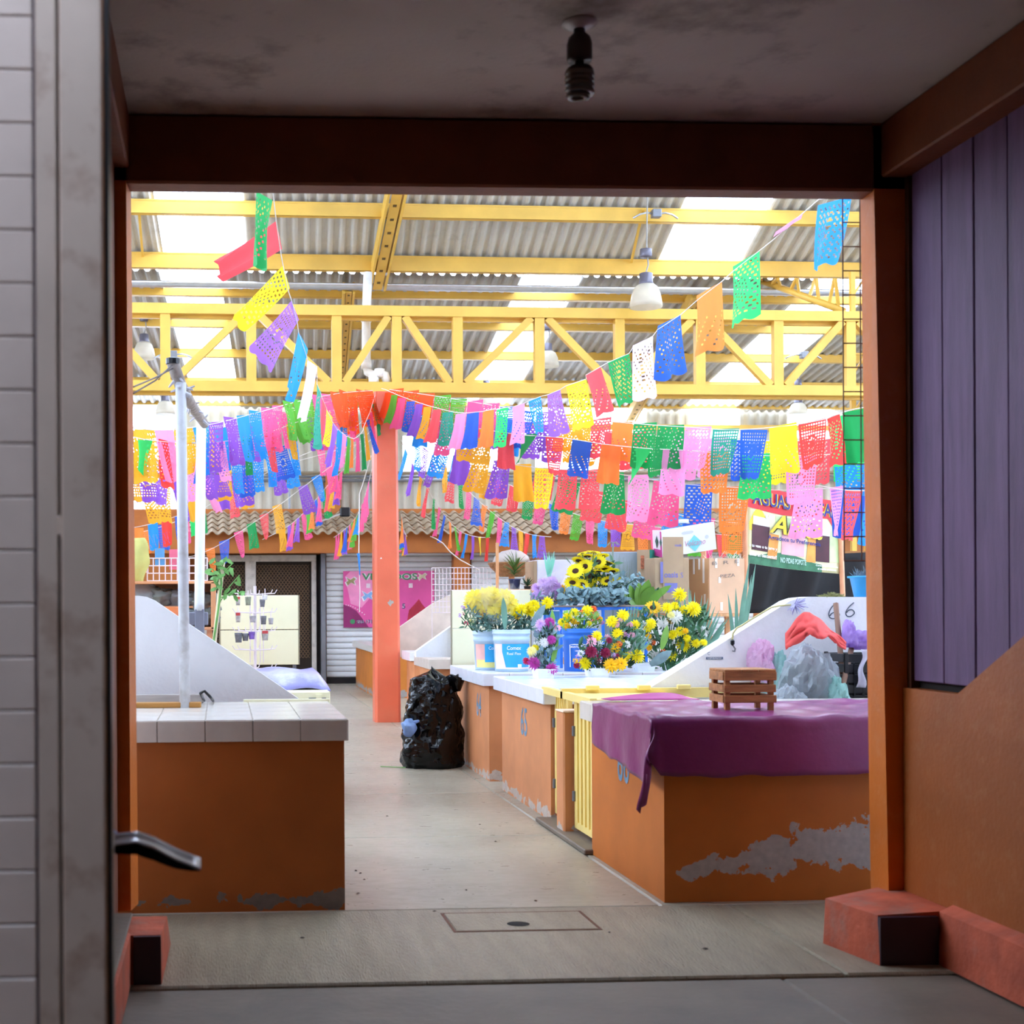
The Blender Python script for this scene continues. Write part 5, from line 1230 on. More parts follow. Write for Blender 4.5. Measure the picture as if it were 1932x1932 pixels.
wrap_label(t, c_, R_, hz, .06, .66, -1.3, .3, LPK); wrap_label(t, c_, R_, hz, .06, .26, -1.2, .3, LYL, 'yellow_print', grow=1.02); wrap_label(t, c_, R_, hz, .2, .66, -.55, .4, WBL, 'blue_print', grow=1.03)
text('brand_lettering', 'Co', (c_.x-R_*.32, c_.y-R_*.99, c_.z+hz*.52), (1, 0, 0), (0, 0, 1), R_*.28, hz*.085, LW, t, lift=.01, bold=.015)
t, c_, R_, hz = bucket(1094, 1269, 1186, 68, 11.05, BLUE, 'royal blue lard bucket full of yellow and orange flowers')
text('print_lettering', 'MANTECA', (c_.x-R_*.72, c_.y-R_*.80, c_.z+hz*.55), (1, -.25, 0), (0, 0, 1), R_*.62, hz*.05, LW, t, lift=.02, bold=.015)
text('print_lettering', '100%', (c_.x-R_*.5, c_.y-R_*.88, c_.z+hz*.46), (1, -.2, 0), (0, 0, 1), R_*.3, hz*.045, LW, t, lift=.02, bold=.01)
fr_ = [(-.8, .10), (-.8, .62), (.1, .62), (.1, .10)]
obj('print_border', MB().tube([V(c_.x+R_*.93*math.sin(a_)*1.0, c_.y-R_*.93*math.cos(a_), c_.z+hz*z_) for a_, z_ in ((-.85, .1), (-.85, .35), (-.87, .62), (-.6, .63), (-.3, .63), (0, .63), (.3, .63))], .0035, 5), LW, t)
# ---- yellow wrapped mums in the pale buckets
CELLO = film('clear_cellophane', 'F4F7FA', tr=.3, rough=.06, transp=.86)
YWRAP = film('yellow_tissue_wrap', 'FFE63A', tr=.55, rough=.35, transp=.12)
random.seed(41)
d = 11.3
t = thing('wrapped_bouquet', 'big yellow chrysanthemums wrapped in clear cellophane in the paint buckets', 'bouquet', PY(935, 1190, d))
lst = [(895, 1127, 34, 'yellow', 'm'), (912, 1122, 30, 'yellow', 'm'), (930, 1124, 36, 'yellow', 'm'), (950, 1126, 34, 'yellow', 'm'), (962, 1138, 34, 'yellow', 'm'), (905, 1142, 34, 'yellow', 'm'), (926, 1143, 36, 'yellow', 'm'), (945, 1146, 34, 'yellow', 'm'), (912, 1158, 22, 'gold', 'm'), (932, 1156, 26, 'yellow', 'm'), (888, 1138, 24, 'yellow', 'm')]
heads(t, d, lst, .06)
def cone(cx, top, bot, wtop, wbot, d_, seed, jag=10):
    def fn(u, v):
        an = -1.5+3.0*u; w = (wbot+(wtop-wbot)*v)/2; j = jag*abs(math.sin(u*9+seed))*(v**3)
        p = PY(cx+w*math.sin(an)*(1.0), bot+(top-bot)*v-j, d_-.11*math.cos(an)*(.5+.5*v)); return p
    return MB().grid(fn, 22, 8)
obj('cellophane', cone(900, 1112, 1175, 66, 20, d-.05, 1, 14), CELLO, t, smooth=True); obj('cellophane', cone(935, 1108, 1178, 72, 24, d-.1, 2, 16), CELLO, t, smooth=True); obj('cellophane', cone(962, 1112, 1172, 46, 16, d-.06, 3, 12), CELLO, t, smooth=True)
leaves(t, 'foliage', 893, 1160, 1005, 1190, d-.05, 330, .06, .022, M('blue_green_leaf', '54776C', var=.35, scale=12), .1, up=.2); stems(t, lst, (940, 1195), d)
t = thing('yellow_mum_bunch', 'row of loose yellow chrysanthemums right of the cellophane wraps', 'bouquet', PY(985, 1190, d-.1))
lst = [(972, 1154, 22, 'yellow', 'm'), (984, 1150, 22, 'yellow', 'm'), (996, 1148, 22, 'yellow', 'm'), (1007, 1143, 22, 'yellow', 'm'), (1000, 1156, 18, 'yellow', 'm'), (976, 1160, 16, 'gold', 'm'), (1032, 1137, 22, 'yellow', 'm')]
heads(t, d-.1, lst, .03); stems(t, lst, (985, 1190), d-.1)
mb = MB(); p, q = PY(953, 1187, d-.2), PY(950, 1127, d-.2); leaf(mb, p, q-p, (0, -1, .1), (q-p).length, .05, .05, 6); obj('blade_leaf', mb, PALM, t, fix=False, smooth=True)
mb = MB(); p, q = PY(1003, 1180, d-.2), PY(1030, 1140, d-.2); leaf(mb, p, q-p, (0, -1, .1), (q-p).length, .06, .1, 6); obj('blade_leaf', mb, EUC, t, fix=False, smooth=True)
t = thing('carnation_spray', 'sprig of pink and cream buds leaning out left of the buckets', 'bouquet', PY(893, 1185, d-.05))
lst = [(873, 1147, 9, 'lilac', 'c'), (867, 1161, 7, 'lilac', 'c'), (874, 1158, 6, 'rose', 'c'), (880, 1176, 9, 'rose', 'c'), (892, 1170, 12, 'cream', 'c'), (884, 1150, 8, 'pink', 'c')]
heads(t, d-.05, lst, .03); stems(t, lst, (898, 1190), d-.05); leaves(t, 'foliage', 876, 1150, 900, 1185, d-.05, 40, .05, .018, DKL, .04)
# ---- lilac wrapped bunch
d = 11.85
t = thing('wrapped_bouquet', 'lilac chrysanthemums in a cellophane cone beside the sunflowers', 'bouquet', PY(1025, 1150, d))
lst = [(1012, 1108, 18, 'lilac', 'm'), (1025, 1100, 20, 'lilac', 'm'), (1040, 1096, 22, 'lilac', 'm'), (1050, 1106, 20, 'lilac', 'm'), (1035, 1112, 22, 'lilac', 'm'), (1018, 1120, 20, 'lilac', 'm'), (1045, 1120, 20, 'lilac', 'm'), (1030, 1126, 20, 'lilac', 'm'), (1008, 1124, 14, 'lilac', 'm'), (1060, 1112, 18, 'gold', 'm'), (1058, 1125, 18, 'gold', 'm'), (1054, 1134, 14, 'gold', 'm')]
heads(t, d, lst, .05); stems(t, lst, (1030, 1160), d); leaves(t, 'foliage', 1005, 1122, 1060, 1150, d, 80, .07, .03, EUC, .06)
def wr(u, v): p = PY(1030+40*u*v+8*u-20*(1-u)*v, 1140-75*v+30*(1-u)*v, d-.13+.1*u); return (p.x, p.y+.02*math.sin(u*9), p.z)
obj('cellophane', MB().grid(wr, 10, 8), CELLO, t, smooth=True)
TEALR = film('mint_paper', '8FDCC4', tr=.3, rough=.6)
mb = MB()
for k in range(12):
    p, q = PY(1033+.5*k, 1088, d-.05), PY(1026+2*k, 1040+(k*7 % 5)*4, d-.05); leaf(mb, p, q-p, (0, -1, 0), (q-p).length, .014, .02, 3)
obj('mint_tassel', mb, TEALR, t, fix=False)
# ---- blue bucket flowers
random.seed(51); d = 11.05
t = thing('bucket_bouquet', 'yellow and orange flowers rising from the royal blue bucket', 'bouquet', PY(1095, 1188, d))
lst = [(1062, 1174, 18, 'yellow', 'm'), (1072, 1164, 18, 'yellow', 'm'), (1084, 1155, 18, 'yellow', 'm'), (1070, 1182, 14, 'gold', 'm'), (1083, 1172, 14, 'gold', 'm'), (1108, 1152, 22, 'yellow', 'm'), (1097, 1155, 9, 'orange', 'c'), (1120, 1150, 14, 'orange', 'm'), (1124, 1163, 14, 'orange', 'm'), (1132, 1168, 12, 'gold', 'm'), (1091, 1176, 8, 'gold', 'm'), (1112, 1176, 10, 'yellow', 'm'), (1136, 1175, 9, 'orange', 'c'), (1117, 1168, 12, 'orange', 'c')]
heads(t, d, lst, .06); stems(t, lst, (1095, 1192), d); leaves(t, 'foliage', 1062, 1158, 1135, 1190, d, 120, .05, .02, BGL, .08)
# ---- foam trays with arrangements
def tray(px0, px1, py0, py1, d, label):
    a, b = PY(px0, py1, d), PY(px1, py0, d); t = thing('foam_tray', label, 'tray', V((a.x+b.x)/2, d, ZRc), 'white flower trays'); z1 = ZRc+max(.06, b.z-a.z); w = (b.x-a.x)
    mb = MB(); x0, x1 = a.x, b.x; y0, y1 = d, d+.2; k = .012
    mb.hexa([(x0+k, y0+k, ZRc), (x1-k, y0+k, ZRc), (x1-k, y1-k, ZRc), (x0+k, y1-k, ZRc), (x0, y0, z1), (x1, y0, z1), (x1, y1, z1), (x0, y1, z1)])
    obj('tray_body', mb, M('white_foam', 'EEF1F8', rough=.6), t)
    obj('rim', MB().box(x0-.006, x1+.006, y0-.006, y1+.006, z1-.006, z1+.004, .002), MATS['white_foam'], t)
tray(1014, 1048, 1267, 1284, 9.95, 'white pot under the purple and white arrangement'); tray(1115, 1152, 1265, 1281, 10.05, 'white foam tray under the maroon and yellow arrangement'); tray(1206, 1238, 1253, 1267, 10.9, 'white foam tray under the white chrysanthemums'); tray(1258, 1290, 1252, 1266, 11.2, 'white foam tray partly hidden by the partition slope')
random.seed(61); d = 10.1
t = thing('flower_arrangement', 'maroon, yellow and white flower arrangement at the front of the stall', 'bouquet', PY(1130, 1265, d))
lst = [(1104, 1251, 24, 'yellow', 'm'), (1153, 1255, 26, 'gold', 'm'), (1172, 1252, 24, 'gold', 'm'), (1116, 1229, 22, 'maroon', 'm'), (1142, 1231, 20, 'maroon', 'm'), (1131, 1249, 15, 'maroon', 'c'), (1163, 1240, 14, 'maroon', 'c'), (1150, 1208, 12, 'maroon', 'm'), (1116, 1211, 18, 'pink', 'c'), (1132, 1215, 14, 'white', 'c'), (1127, 1200, 20, 'yellow', 'm'), (1146, 1203, 12, 'pink', 'c'), (1100, 1222, 15, 'white', 'c'), (1096, 1233, 12, 'white', 'c'), (1092, 1241, 14, 'lilac', 'c'), (1088, 1255, 12, 'maroon', 'm'), (1085, 1247, 10, 'gold', 'c'), (1161, 1222, 18, 'gold', 'm'), (1124, 1238, 11, 'rose', 'c'), (1113, 1203, 12, 'maroon', 'm'), (1157, 1236, 10, 'lilac', 'c'), (1168, 1215, 12, 'orange', 'c'), (1108, 1238, 12, 'maroon', 'm')]
heads(t, d, lst, .06); stems(t, lst, (1133, 1270), d); leaves(t, 'foliage', 1092, 1210, 1175, 1266, d+.04, 170, .06, .025, DKL, .06)
t = thing('flower_arrangement', 'tall arrangement of purple and white chrysanthemums left of the blue bucket', 'bouquet', PY(1032, 1270, 10.0)); d = 10.0
lst = [(1037, 1174, 20, 'magenta', 'm'), (1040, 1207, 17, 'magenta', 'm'), (1008, 1251, 24, 'magenta', 'm'), (1041, 1261, 22, 'magenta', 'm'), (993, 1247, 14, 'rose', 'm'), (1019, 1176, 18, 'lilac', 'm'), (1026, 1212, 18, 'white', 'm'), (1011, 1210, 12, 'white', 'c'), (1003, 1228, 18, 'cream', 'm'), (1010, 1222, 14, 'yellow', 'm'), (1015, 1188, 12, 'lilac', 'c'), (1052, 1185, 12, 'pink', 'c')]
heads(t, d, lst, .05); stems(t, lst, (1032, 1272), d); leaves(t, 'foliage', 1012, 1178, 1048, 1268, d+.05, 120, .06, .035, EUC, .05); leaves(t, 'green_foliage', 1018, 1180, 1045, 1230, d+.05, 60, .06, .02, DKL, .05)
mb = MB(); p, q = PY(1045, 1225, d+.03), PY(1043, 1148, d+.08); leaf(mb, p, q-p, (0, -1, .1), (q-p).length, .05, .08, 6); p, q = PY(1042, 1250, d+.03), PY(1053, 1195, d+.08); leaf(mb, p, q-p, (0, -1, .1), (q-p).length, .045, .08, 6); obj('blade_leaf', mb, BGL, t, fix=False, smooth=True)
t = thing('flower_arrangement', 'pink and yellow arrangement right of the blue bucket', 'bouquet', PY(1170, 1225, 10.7)); d = 10.7
lst = [(1155, 1172, 22, 'yellow', 'm'), (1176, 1160, 22, 'yellow', 'm'), (1198, 1178, 20, 'yellow', 'm'), (1165, 1195, 20, 'yellow', 'm'), (1163, 1178, 11, 'pink', 'c'), (1170, 1172, 11, 'pink', 'c'), (1188, 1180, 12, 'pink', 'c'), (1176, 1197, 14, 'pink', 'c'), (1192, 1198, 11, 'pink', 'c'), (1183, 1200, 10, 'lilac', 'c'), (1172, 1213, 18, 'yellow', 'm'), (1183, 1216, 14, 'white', 'c'), (1160, 1212, 12, 'pink', 'c'), (1182, 1238, 16, 'yellow', 'm'), (1175, 1250, 16, 'gold', 'm'), (1203, 1237, 26, 'yellow', 'm')]
heads(t, d, lst, .05); stems(t, lst, (1172, 1262), d); leaves(t, 'foliage', 1148, 1172, 1205, 1262, d+.06, 170, .065, .025, DKL, .06)
t = thing('flower_arrangement', 'large yellow and white chrysanthemum arrangement before the cardboard boxes', 'bouquet', PY(1260, 1255, 10.95)); d = 10.95
lst = [(1283, 1121, 26, 'yellow', 'm'), (1309, 1148, 28, 'yellow', 'm'), (1259, 1146, 20, 'yellow', 'm'), (1273, 1143, 16, 'yellow', 'm'), (1291, 1151, 20, 'yellow', 'm'), (1252, 1177, 22, 'white', 'm'), (1275, 1163, 24, 'white', 'm'), (1266, 1160, 14, 'cream', 'm'), (1327, 1191, 22, 'white', 'm'), (1229, 1176, 20, 'yellow', 'm'), (1222, 1186, 14, 'yellow', 'm'), (1215, 1180, 14, 'white', 'c'), (1264, 1172, 12, 'gold', 'm'), (1269, 1197, 18, 'yellow', 'm'), (1283, 1191, 18, 'yellow', 'm'), (1293, 1190, 12, 'gold', 'm'), (1289, 1216, 28, 'yellow', 'm'), (1296, 1204, 14, 'yellow', 'm'), (1313, 1213, 18, 'yellow', 'm'), (1328, 1212, 14, 'yellow', 'm'), (1266, 1236, 24, 'yellow', 'm'), (1237, 1239, 24, 'white', 'm'), (1231, 1212, 12, 'orange', 'c'), (1222, 1207, 16, 'white', 'c'), (1225, 1222, 12, 'gold', 'm'), (1251, 1228, 9, 'orange', 'c'), (1224, 1200, 12, 'gold', 'm'), (1232, 1147, 27, 'gold', 's')]
heads(t, d, lst, .07); stems(t, lst, (1262, 1265), d); leaves(t, 'foliage', 1205, 1150, 1335, 1262, d+.08, 420, .075, .03, DKL, .08)
mb = MB(); p, q = PY(1248, 1225, d-.1), PY(1262, 1180, d-.1); leaf(mb, p, q-p, (.4, -1, .1), (q-p).length, .07, .1, 6); obj('leaf', mb, BGL, t, fix=False, smooth=True)
mb = MB(); p, q = PY(1227, 1255, d-.2), PY(1268, 1228, d-.25); leaf(mb, p, q-p, (.4, -1, .4), (q-p).length, .08, .1, 6); obj('leaf', mb, EUC, t, fix=False, smooth=True)
# palm fans and agave blades
def fan(foot, tips, d_, w, mat, label, name='palm_fan', foot_z=None):
    f_ = PY(*foot, d_); t = thing(name, label, 'palm leaf', f_)
    for (x, y) in tips:
        q = PY(x, y, d_+random.uniform(-.06, .06)); mb = MB(); leaf(mb, f_, q-f_, (0, -1, .1), (q-f_).length, w, random.uniform(-.05, .12), 5); obj('blade', mb, mat, t, fix=False, smooth=True)
fan((1305, 1266), [(1262+9*k, 1108+abs(k-4)*5) for k in range(8)]+[(1335+7*k, 1128+8*k) for k in range(6)]+[(1370, 1180), (1360, 1200), (1375, 1165)], 11.25, .028, PALM, 'grey-green palm fan spread behind the white chrysanthemums')
fan((1185, 1225), [(1165+7*k, 1140+abs(k-5)*2) for k in range(9)], 11.0, .02, PALM, 'small palm fan behind the pink and yellow arrangement')
fan((1200, 1240), [(1205, 1180), (1213, 1172), (1220, 1185), (1226, 1195), (1190, 1185), (1232, 1205)], 10.85, .02, PALM, 'small palm fan between the two yellow arrangements')
fan((1388, 1271), [(1432, 1063), (1421, 1085), (1412, 1050), (1403, 1100), (1395, 1110), (1380, 1120)], 10.9, .034, PALM, 'pointed agave-like blades beside the banner pole', 'agave_blades')
# ================================================================ boxes on a trestle
d = 12.0; zT_ = PY(1350, 1157, d).z
t = thing('trestle_table', 'rough trestle under the cardboard boxes', 'table', V(PY(1300, 1157, d).x, d, 0))
x0, x1 = PY(1195, 1157, d).x, PY(1412, 1157, d).x
obj('top', MB().box(x0, x1, d-.02, d+.9, zT_-.03, zT_-.002), WOOD_L, t)
for x in (x0+.03, x1-.07):
    for y in (d+.36, d+.82): obj('leg', MB().box(x, x+.04, y, y+.04, 0, zT_-.03), WOOD_L, t)
CARD = M('brown_cardboard', 'C99A6E', rough=.8, var=.08, scale=3); CARD2 = M('grey_brown_cardboard', 'B59A7C', rough=.8, var=.08); TAPE = M('white_tape', 'F1E6DC', rough=.3)
t = thing('cardboard_box', 'tall open brown cardboard box with white tape strips', 'box', PY(1350, 1155, d))
a, b, c2 = PY(1298, 1155, d+.35), PY(1338, 1157, d), PY(1404, 1150, d+.12)
ztb = PY(1350, 1053, d).z
back = a+(c2-b)
def quadwall(p, q, z0, z1, th=.006):
    n_ = (q-p).cross(V(0, 0, 1)).normalized()*th
    return MB().hexa([V(p.x, p.y, z0), V(q.x, q.y, z0), V(q.x, q.y, z0)+n_, V(p.x, p.y, z0)+n_, V(p.x, p.y, z1), V(q.x, q.y, z1), V(q.x, q.y, z1)+n_, V(p.x, p.y, z1)+n_])
for nm, p, q in (('left_side', a, b), ('front_side', b, c2), ('right_side', c2, back), ('back_side', back, a)): obj(nm, quadwall(p, q, zT_, ztb), CARD if nm != 'front_side' else M('light_cardboard', 'DDB493', rough=.8, var=.06), t)
nL = (b-a).cross(V(0, 0, 1)).normalized()*-.004; nF = (c2-b).cross(V(0, 0, 1)).normalized()*.008
random.seed(5)
for s_, z0, z1 in ((.3, .72, 1), (.55, .8, 1), (.75, .55, 1), (.8, .1, .35)):
    p = a.lerp(b, s_); obj('tape_strip', quadwall(p+nL*-2, p+(b-a)*.08+nL*-2, zT_+(ztb-zT_)*z0, zT_+(ztb-zT_)*z1, .002), TAPE, t)
for s_, z0, z1 in ((.15, .82, 1), (.3, .05, .2), (.78, .86, 1), (.25, .55, .66)):
    p = b.lerp(c2, s_); obj('tape_strip', quadwall(p+nF, p+(c2-b)*.07+nF, zT_+(ztb-zT_)*z0, zT_+(ztb-zT_)*z1, .002), TAPE, t)
mb = MB()
for i in range(40):
    p = b.lerp(c2, random.uniform(0, 1))+V(0, random.uniform(0, .1), 0); p.z = ztb-.01; mb.tube([p, p+V(random.uniform(-.06, .06), random.uniform(-.05, .05), random.uniform(.01, .08))], .003, 4, r2=.001)
obj('straw', mb, M('pale_straw', 'E3DACB'), t, fix=False)
HW = M('pencil_writing', '8A7C74')
text('handwriting', 'B  R  E', b.lerp(c2, .08)+nF+V(0, 0, ztb-b.z-.065), (c2-b)*1, (0, 0, 1), (c2-b).length*.75, .03, HW, t, lift=.003, normal=nF.normalized())
text('handwriting', 'PIEZA', b.lerp(c2, .3)+nF+V(0, 0, (ztb-b.z)*.62), (c2-b)*1, (0, 0, 1), (c2-b).length*.42, .03, HW, t, lift=.003, normal=nF.normalized())
# oasis carton with its tall flap
PRB = M('violet_blue_print', '7B79B8', rough=.7)
t = thing('cardboard_box', 'grey-brown carton printed oasis with a tall raised flap', 'box', PY(1270, 1143, 11.85)); d = 11.85
a, b = PY(1236, 1150, d), PY(1300, 1052, d); a.z = zT_
obj('carton', MB().box(a.x, b.x, d, d+.3, zT_, b.z, .004), CARD2, t)
a2, b2 = PY(1251, 1110, d-.01), PY(1289, 1013, d-.01)
obj('raised_flap', MB().box(a2.x, b2.x, d-.012, d-.004, a2.z-.1, b2.z, .001), CARD2, t)
text('printed_word', 'oasis', PY(1253, 1090, d-.012), (1, 0, 0), (0, 0, 1), 27*d/F, 11*d/F, PRB, t, lift=.002, bold=.02)
text('printed_word', 'S', PY(1284, 1090, d-.012), (1, 0, 0), (0, 0, 1), 5*d/F, 10*d/F, PRB, t, lift=.002, bold=.0)
text('printed_word', 'oasis', PY(1273, 1031, d-.012), (1, 0, 0), (0, 0, 1), 13*d/F, 5*d/F, PRB, t, lift=.002, bold=.02)
for px0, py0, px1, py1 in ((1246, 1060, 1251, 1100), (1254, 1100, 1278, 1118)):
    p, q = PY(px0, py1, d-.013), PY(px1, py0, d-.013); obj('printed_block', MB().box(p.x, q.x, d-.0145, d-.0125, p.z, q.z), PRB, t)
# white fruit carton lying tilted across the top
t = thing('cardboard_box', 'white fruit carton with turquoise diamond lying tilted on top', 'box', PY(1295, 1050, 12.15)); d = 12.15
p0, p1, p2, p3 = PY(1250, 1052, d), PY(1352, 1036, d), PY(1347, 984, d), PY(1247, 1000, d)
bk = V(.04, .3, 0)
obj('carton', MB().hexa([p0, p1, p1+bk, p0+bk, p3, p2, p2+bk, p3+bk]), M('white_carton', 'EFF2F4', rough=.6, var=.03), t)
e0, e3 = PY(1234, 1048, d+.12), PY(1232, 1000, d+.12)
obj('pink_end', MB().hexa([e0, p0-V(.002, 0, 0), p0+V(-.002, .02, 0), e0+V(0, .02, 0), e3, p3-V(.002, 0, 0), p3+V(-.002, .02, 0), e3+V(0, .02, 0)]), M('carton_pink_white', 'EBD9E4', rough=.6), t)
ee = (p0-e0); u_ = ee.normalized(); vz = (e3-e0).normalized(); nn_ = u_.cross(vz)*1
def on(p, q, r_, s_, O, U, Vv, mat, nm, lift=-.004): pass
PINKC = M('carton_magenta', 'C6408E', rough=.6)
for f0, f1, g0, g1, m_ in ((.0, 1, .0, .28, PINKC), (.82, 1.0, .28, 1, PINKC)):
    A_ = e0+ee*f0+(e3-e0)*g0; B_ = e0+ee*f1+(e3-e0)*g0; C_ = e0+ee*f1+(e3-e0)*g1; D2 = e0+ee*f0+(e3-e0)*g1; o_ = V(-.004, -.006, 0)
    obj('pink_print', MB().add([A_+o_, B_+o_, C_+o_, D2+o_], [(0, 1, 2, 3)]), m_, t)
for f_, sz in ((.42, .055), (.9, .04)):
    C_ = e0+ee*f_+(e3-e0)*.58+V(-.006, -.009, 0); obj('tree_print', MB().add([C_+V(0, 0, sz), C_+ee.normalized()*sz*.45, C_-V(0, 0, sz*1.1), C_-ee.normalized()*sz*.45], [(0, 1, 2, 3)]), M('dark_tree_green', '3E5A4E'), t)
ux = (p1-p0); vy = (p3-p0); o_ = V(0, -.004, 0)
C_ = p0+ux*.60+vy*.34+o_; obj('turquoise_diamond', MB().add([C_+vy*.3, C_+ux*.14, C_-vy*.3, C_-ux*.14], [(0, 1, 2, 3)]), M('turquoise_print', '7FD6DC'), t)
text('printed_word', 'Volcano', p0+ux*.42+vy*.26+o_, ux, vy, ux.length*.38, vy.length*.2, M('rose_grey_print', 'C58AA8'), t, lift=.003, shear=.25)
for f_, g_ in ((.06, .42), (.83, .5)):
    C_ = p0+ux*f_+vy*g_+o_; obj('hand_hole', MB().add([C_+ux.normalized()*.018*math.cos(k)+vy.normalized()*.018*math.sin(k) for k in [i*math.pi/6 for i in range(12)]], [tuple(range(12))]), M('hole_grey', 'C9CDD2'), t)
C_ = p0+ux*.48+vy*.76+o_; obj('hand_hole', MB().add([C_+ux.normalized()*(.03*math.cos(k)+(.025 if math.cos(k) > 0 else -.025))+vy.normalized()*.013*math.sin(k) for k in [i*math.pi/8+.1 for i in range(16)]], [tuple(range(16))]), MATS['hole_grey'], t)
p = PY(1290, 986, d+.15); obj('tape_roll', MB().lathe([(.045, 0), (.045, .035), (.03, .035), (.03, 0)], V(p.x, p.y, p.z-.005), 20), M('clear_tape_roll', 'D6DCE4', rough=.2), None, smooth=True, label='clear tape roll lying on the white fruit carton', cat='tape roll')
# teal printed carton and grey tray behind
t = thing('cardboard_box', 'brown carton with a teal side behind the sunflowers', 'box', PY(1220, 1092, 12.3)); d = 12.3
a, b, c3 = PY(1203, 1092, d), PY(1226, 1092, d-.1), PY(1240, 1090, d); z1 = PY(1220, 1038, d).z; z0 = zT_
obj('plain_side', quadwall(a, b, z0, z1), CARD2, t); obj('teal_side', quadwall(b, c3+V(.1, .1, 0), z0, z1), M('teal_print', '2FA08A', rough=.6), t); obj('lid', MB().add([V(a.x, a.y, z1), V(b.x, b.y, z1), V(c3.x+.1, c3.y+.1, z1), V(a.x+.12, a.y+.25, z1)], [(0, 1, 2, 3)]), CARD2, t, thick=.004)
q = a.lerp(b, .5); obj('fruit_print', MB().box(q.x-.03, q.x+.03, q.y-.012, q.y-.006, z1-.17, z1-.05), M('fruit_print', 'C97A5A', var=.5, scale=40), t)
t = thing('grey_tray', 'grey plastic sheet standing behind the sunflowers', 'panel', PY(1170, 1090, 12.4))
a, b = PY(1135, 1093, 12.4), PY(1204, 1041, 12.4); obj('sheet', MB().box(a.x, b.x, 12.4, 12.42, .9, b.z, .004), M('grey_blue_sheet', 'A4AEB6', rough=.4, var=.08), t)
random.seed(71); mb = MB(); p = PY(1165, 1257, 12.2)
for i in range(60): q = PY(random.uniform(1155, 1200), random.uniform(1045, 1090), 12.2+random.uniform(-.06, .06)); mb.tube([p, p.lerp(q, .5)+V(.02, 0, .01), q], .003, 4, r2=.001)
t = thing('dry_sprigs', 'wispy grey-green sprigs in front of the grey sheet', 'sprigs', p); obj('sprigs', mb, M('wispy_grey_green', '8D9B8C'), t, fix=False, kind='stuff')
p = PY(1157, 1257, 12.2); mb = MB()
mb.tube([p, PY(1156, 1050, 12.2), PY(1157, 1025, 12.2)], .008, 5)
for k in range(7): an = k*math.pi/3.5; q = PY(1157, 1025, 12.2); mb.tube([q, q+V(math.cos(an)*.03, math.sin(an)*.02, .01), q+V(math.cos(an)*.06, math.sin(an)*.03, -.02)], .003, 4)
obj('sprig_stem', mb, MATS['wispy_grey_green'], t)
# ================================================================ white box, spiky plant, basket on a stand behind the cream flap
d = 13.1; zst = PY(960, 1112, d).z
x0, x1 = PY(915, 1112, d).x, PY(1090, 1112, d).x
t = thing('display_stand', 'plain wooden stand behind the cream flap carrying the spiky plant', 'stand', V((x0+x1)/2, d, 0))
obj('top', MB().box(x0, x1, d-.1, d+.5, zst-.03, zst, .004), WOOD_L, t)
for x in (x0+.02, x1-.06):
    for y in (d, d+.42): obj('leg', MB().box(x, x+.04, y, y+.04, 0, zst-.03), WOOD_L, t)
t = thing('cardboard_box', 'plain white box behind the lilac wrapped flowers', 'box', PY(1055, 1110, d))
a, b = PY(1014, 1110, d), PY(1086, 1056, d); obj('carton', MB().box(a.x, b.x, d, d+.4, zst, b.z, .004), M('white_lilac_card', 'DAD6E2', rough=.7), t); obj('side_edge', MB().box(a.x-.03, a.x-.001, d+.01, d+.4, zst, b.z-.01), CARD2, t)
c_ = V(PY(972, 1110, d).x, d+.02, zst)
t = thing('spiky_plant', 'spiky green potted plant on the stand behind the cream flap', 'plant', c_)
obj('pot', MB().lathe([(.045, 0), (.055, .09), (.06, .09), (.06, .10), (.05, .10), (.045, .02)], c_, 16), M('dark_blue_pot', '3A4A78', rough=.5), t, smooth=True)
random.seed(81)
for k in range(34):
    an = k*2.4; el = .15+1.2*(k/34); mb = MB(); dv = V(math.cos(an)*math.cos(el), math.sin(an)*math.cos(el), math.sin(el)); leaf(mb, c_+V(0, 0, .12+.10*k/34), dv, (0, 0, 1) if abs(dv.z) < .9 else (1, 0, 0), .17, .028, .2, 4); obj('blade', mb, M('spiky_plant_green', '5C7A3A', var=.3), t, fix=False, smooth=True)
c_ = V(PY(993, 1110, d).x, d-.05, zst); t = thing('spiky_plant', 'small dark spiky plant right of the larger one', 'plant', c_)
obj('pot', MB().lathe([(.03, 0), (.035, .03), (.03, .03), (.02, .01)], c_, 12), BLACK, t)
for k in range(18):
    an = k*2.4; el = .3+1.0*(k/18); mb = MB(); dv = V(math.cos(an)*math.cos(el), math.sin(an)*math.cos(el), math.sin(el)); leaf(mb, c_+V(0, 0, .03), dv, (0, 0, 1), .10, .018, .15, 3); obj('blade', mb, M('dark_spiky_green', '3E5A40', var=.3), t, fix=False)
c_ = PY(965, 1072, 14.0); c_.z = PY(965, 1088, 14.0).z; t = thing('wicker_basket', 'brown wicker basket under a pale net dome', 'basket', c_)
WICK = M('wicker_brown', '9A6B45', rough=.8, var=.35, scale=40)
obj('basket', MB().lathe([(.12, 0), (.22, .10), (.235, .13), (.22, .14), (.1, .01)], c_, 24), WICK, t, smooth=True)
obj('rim', MB().tube([c_+V(.23*math.cos(k*math.pi/12), .23*math.sin(k*math.pi/12), .135) for k in range(25)], .012, 6), WICK, t)
obj('net_dome', MB().lathe([(.2, .14), (.17, .21), (.1, .26), (.002, .28)], c_, 20), film('pale_net', 'E6DFD8', tr=.3, rough=.8, transp=.35), t, smooth=True)
mb = MB()
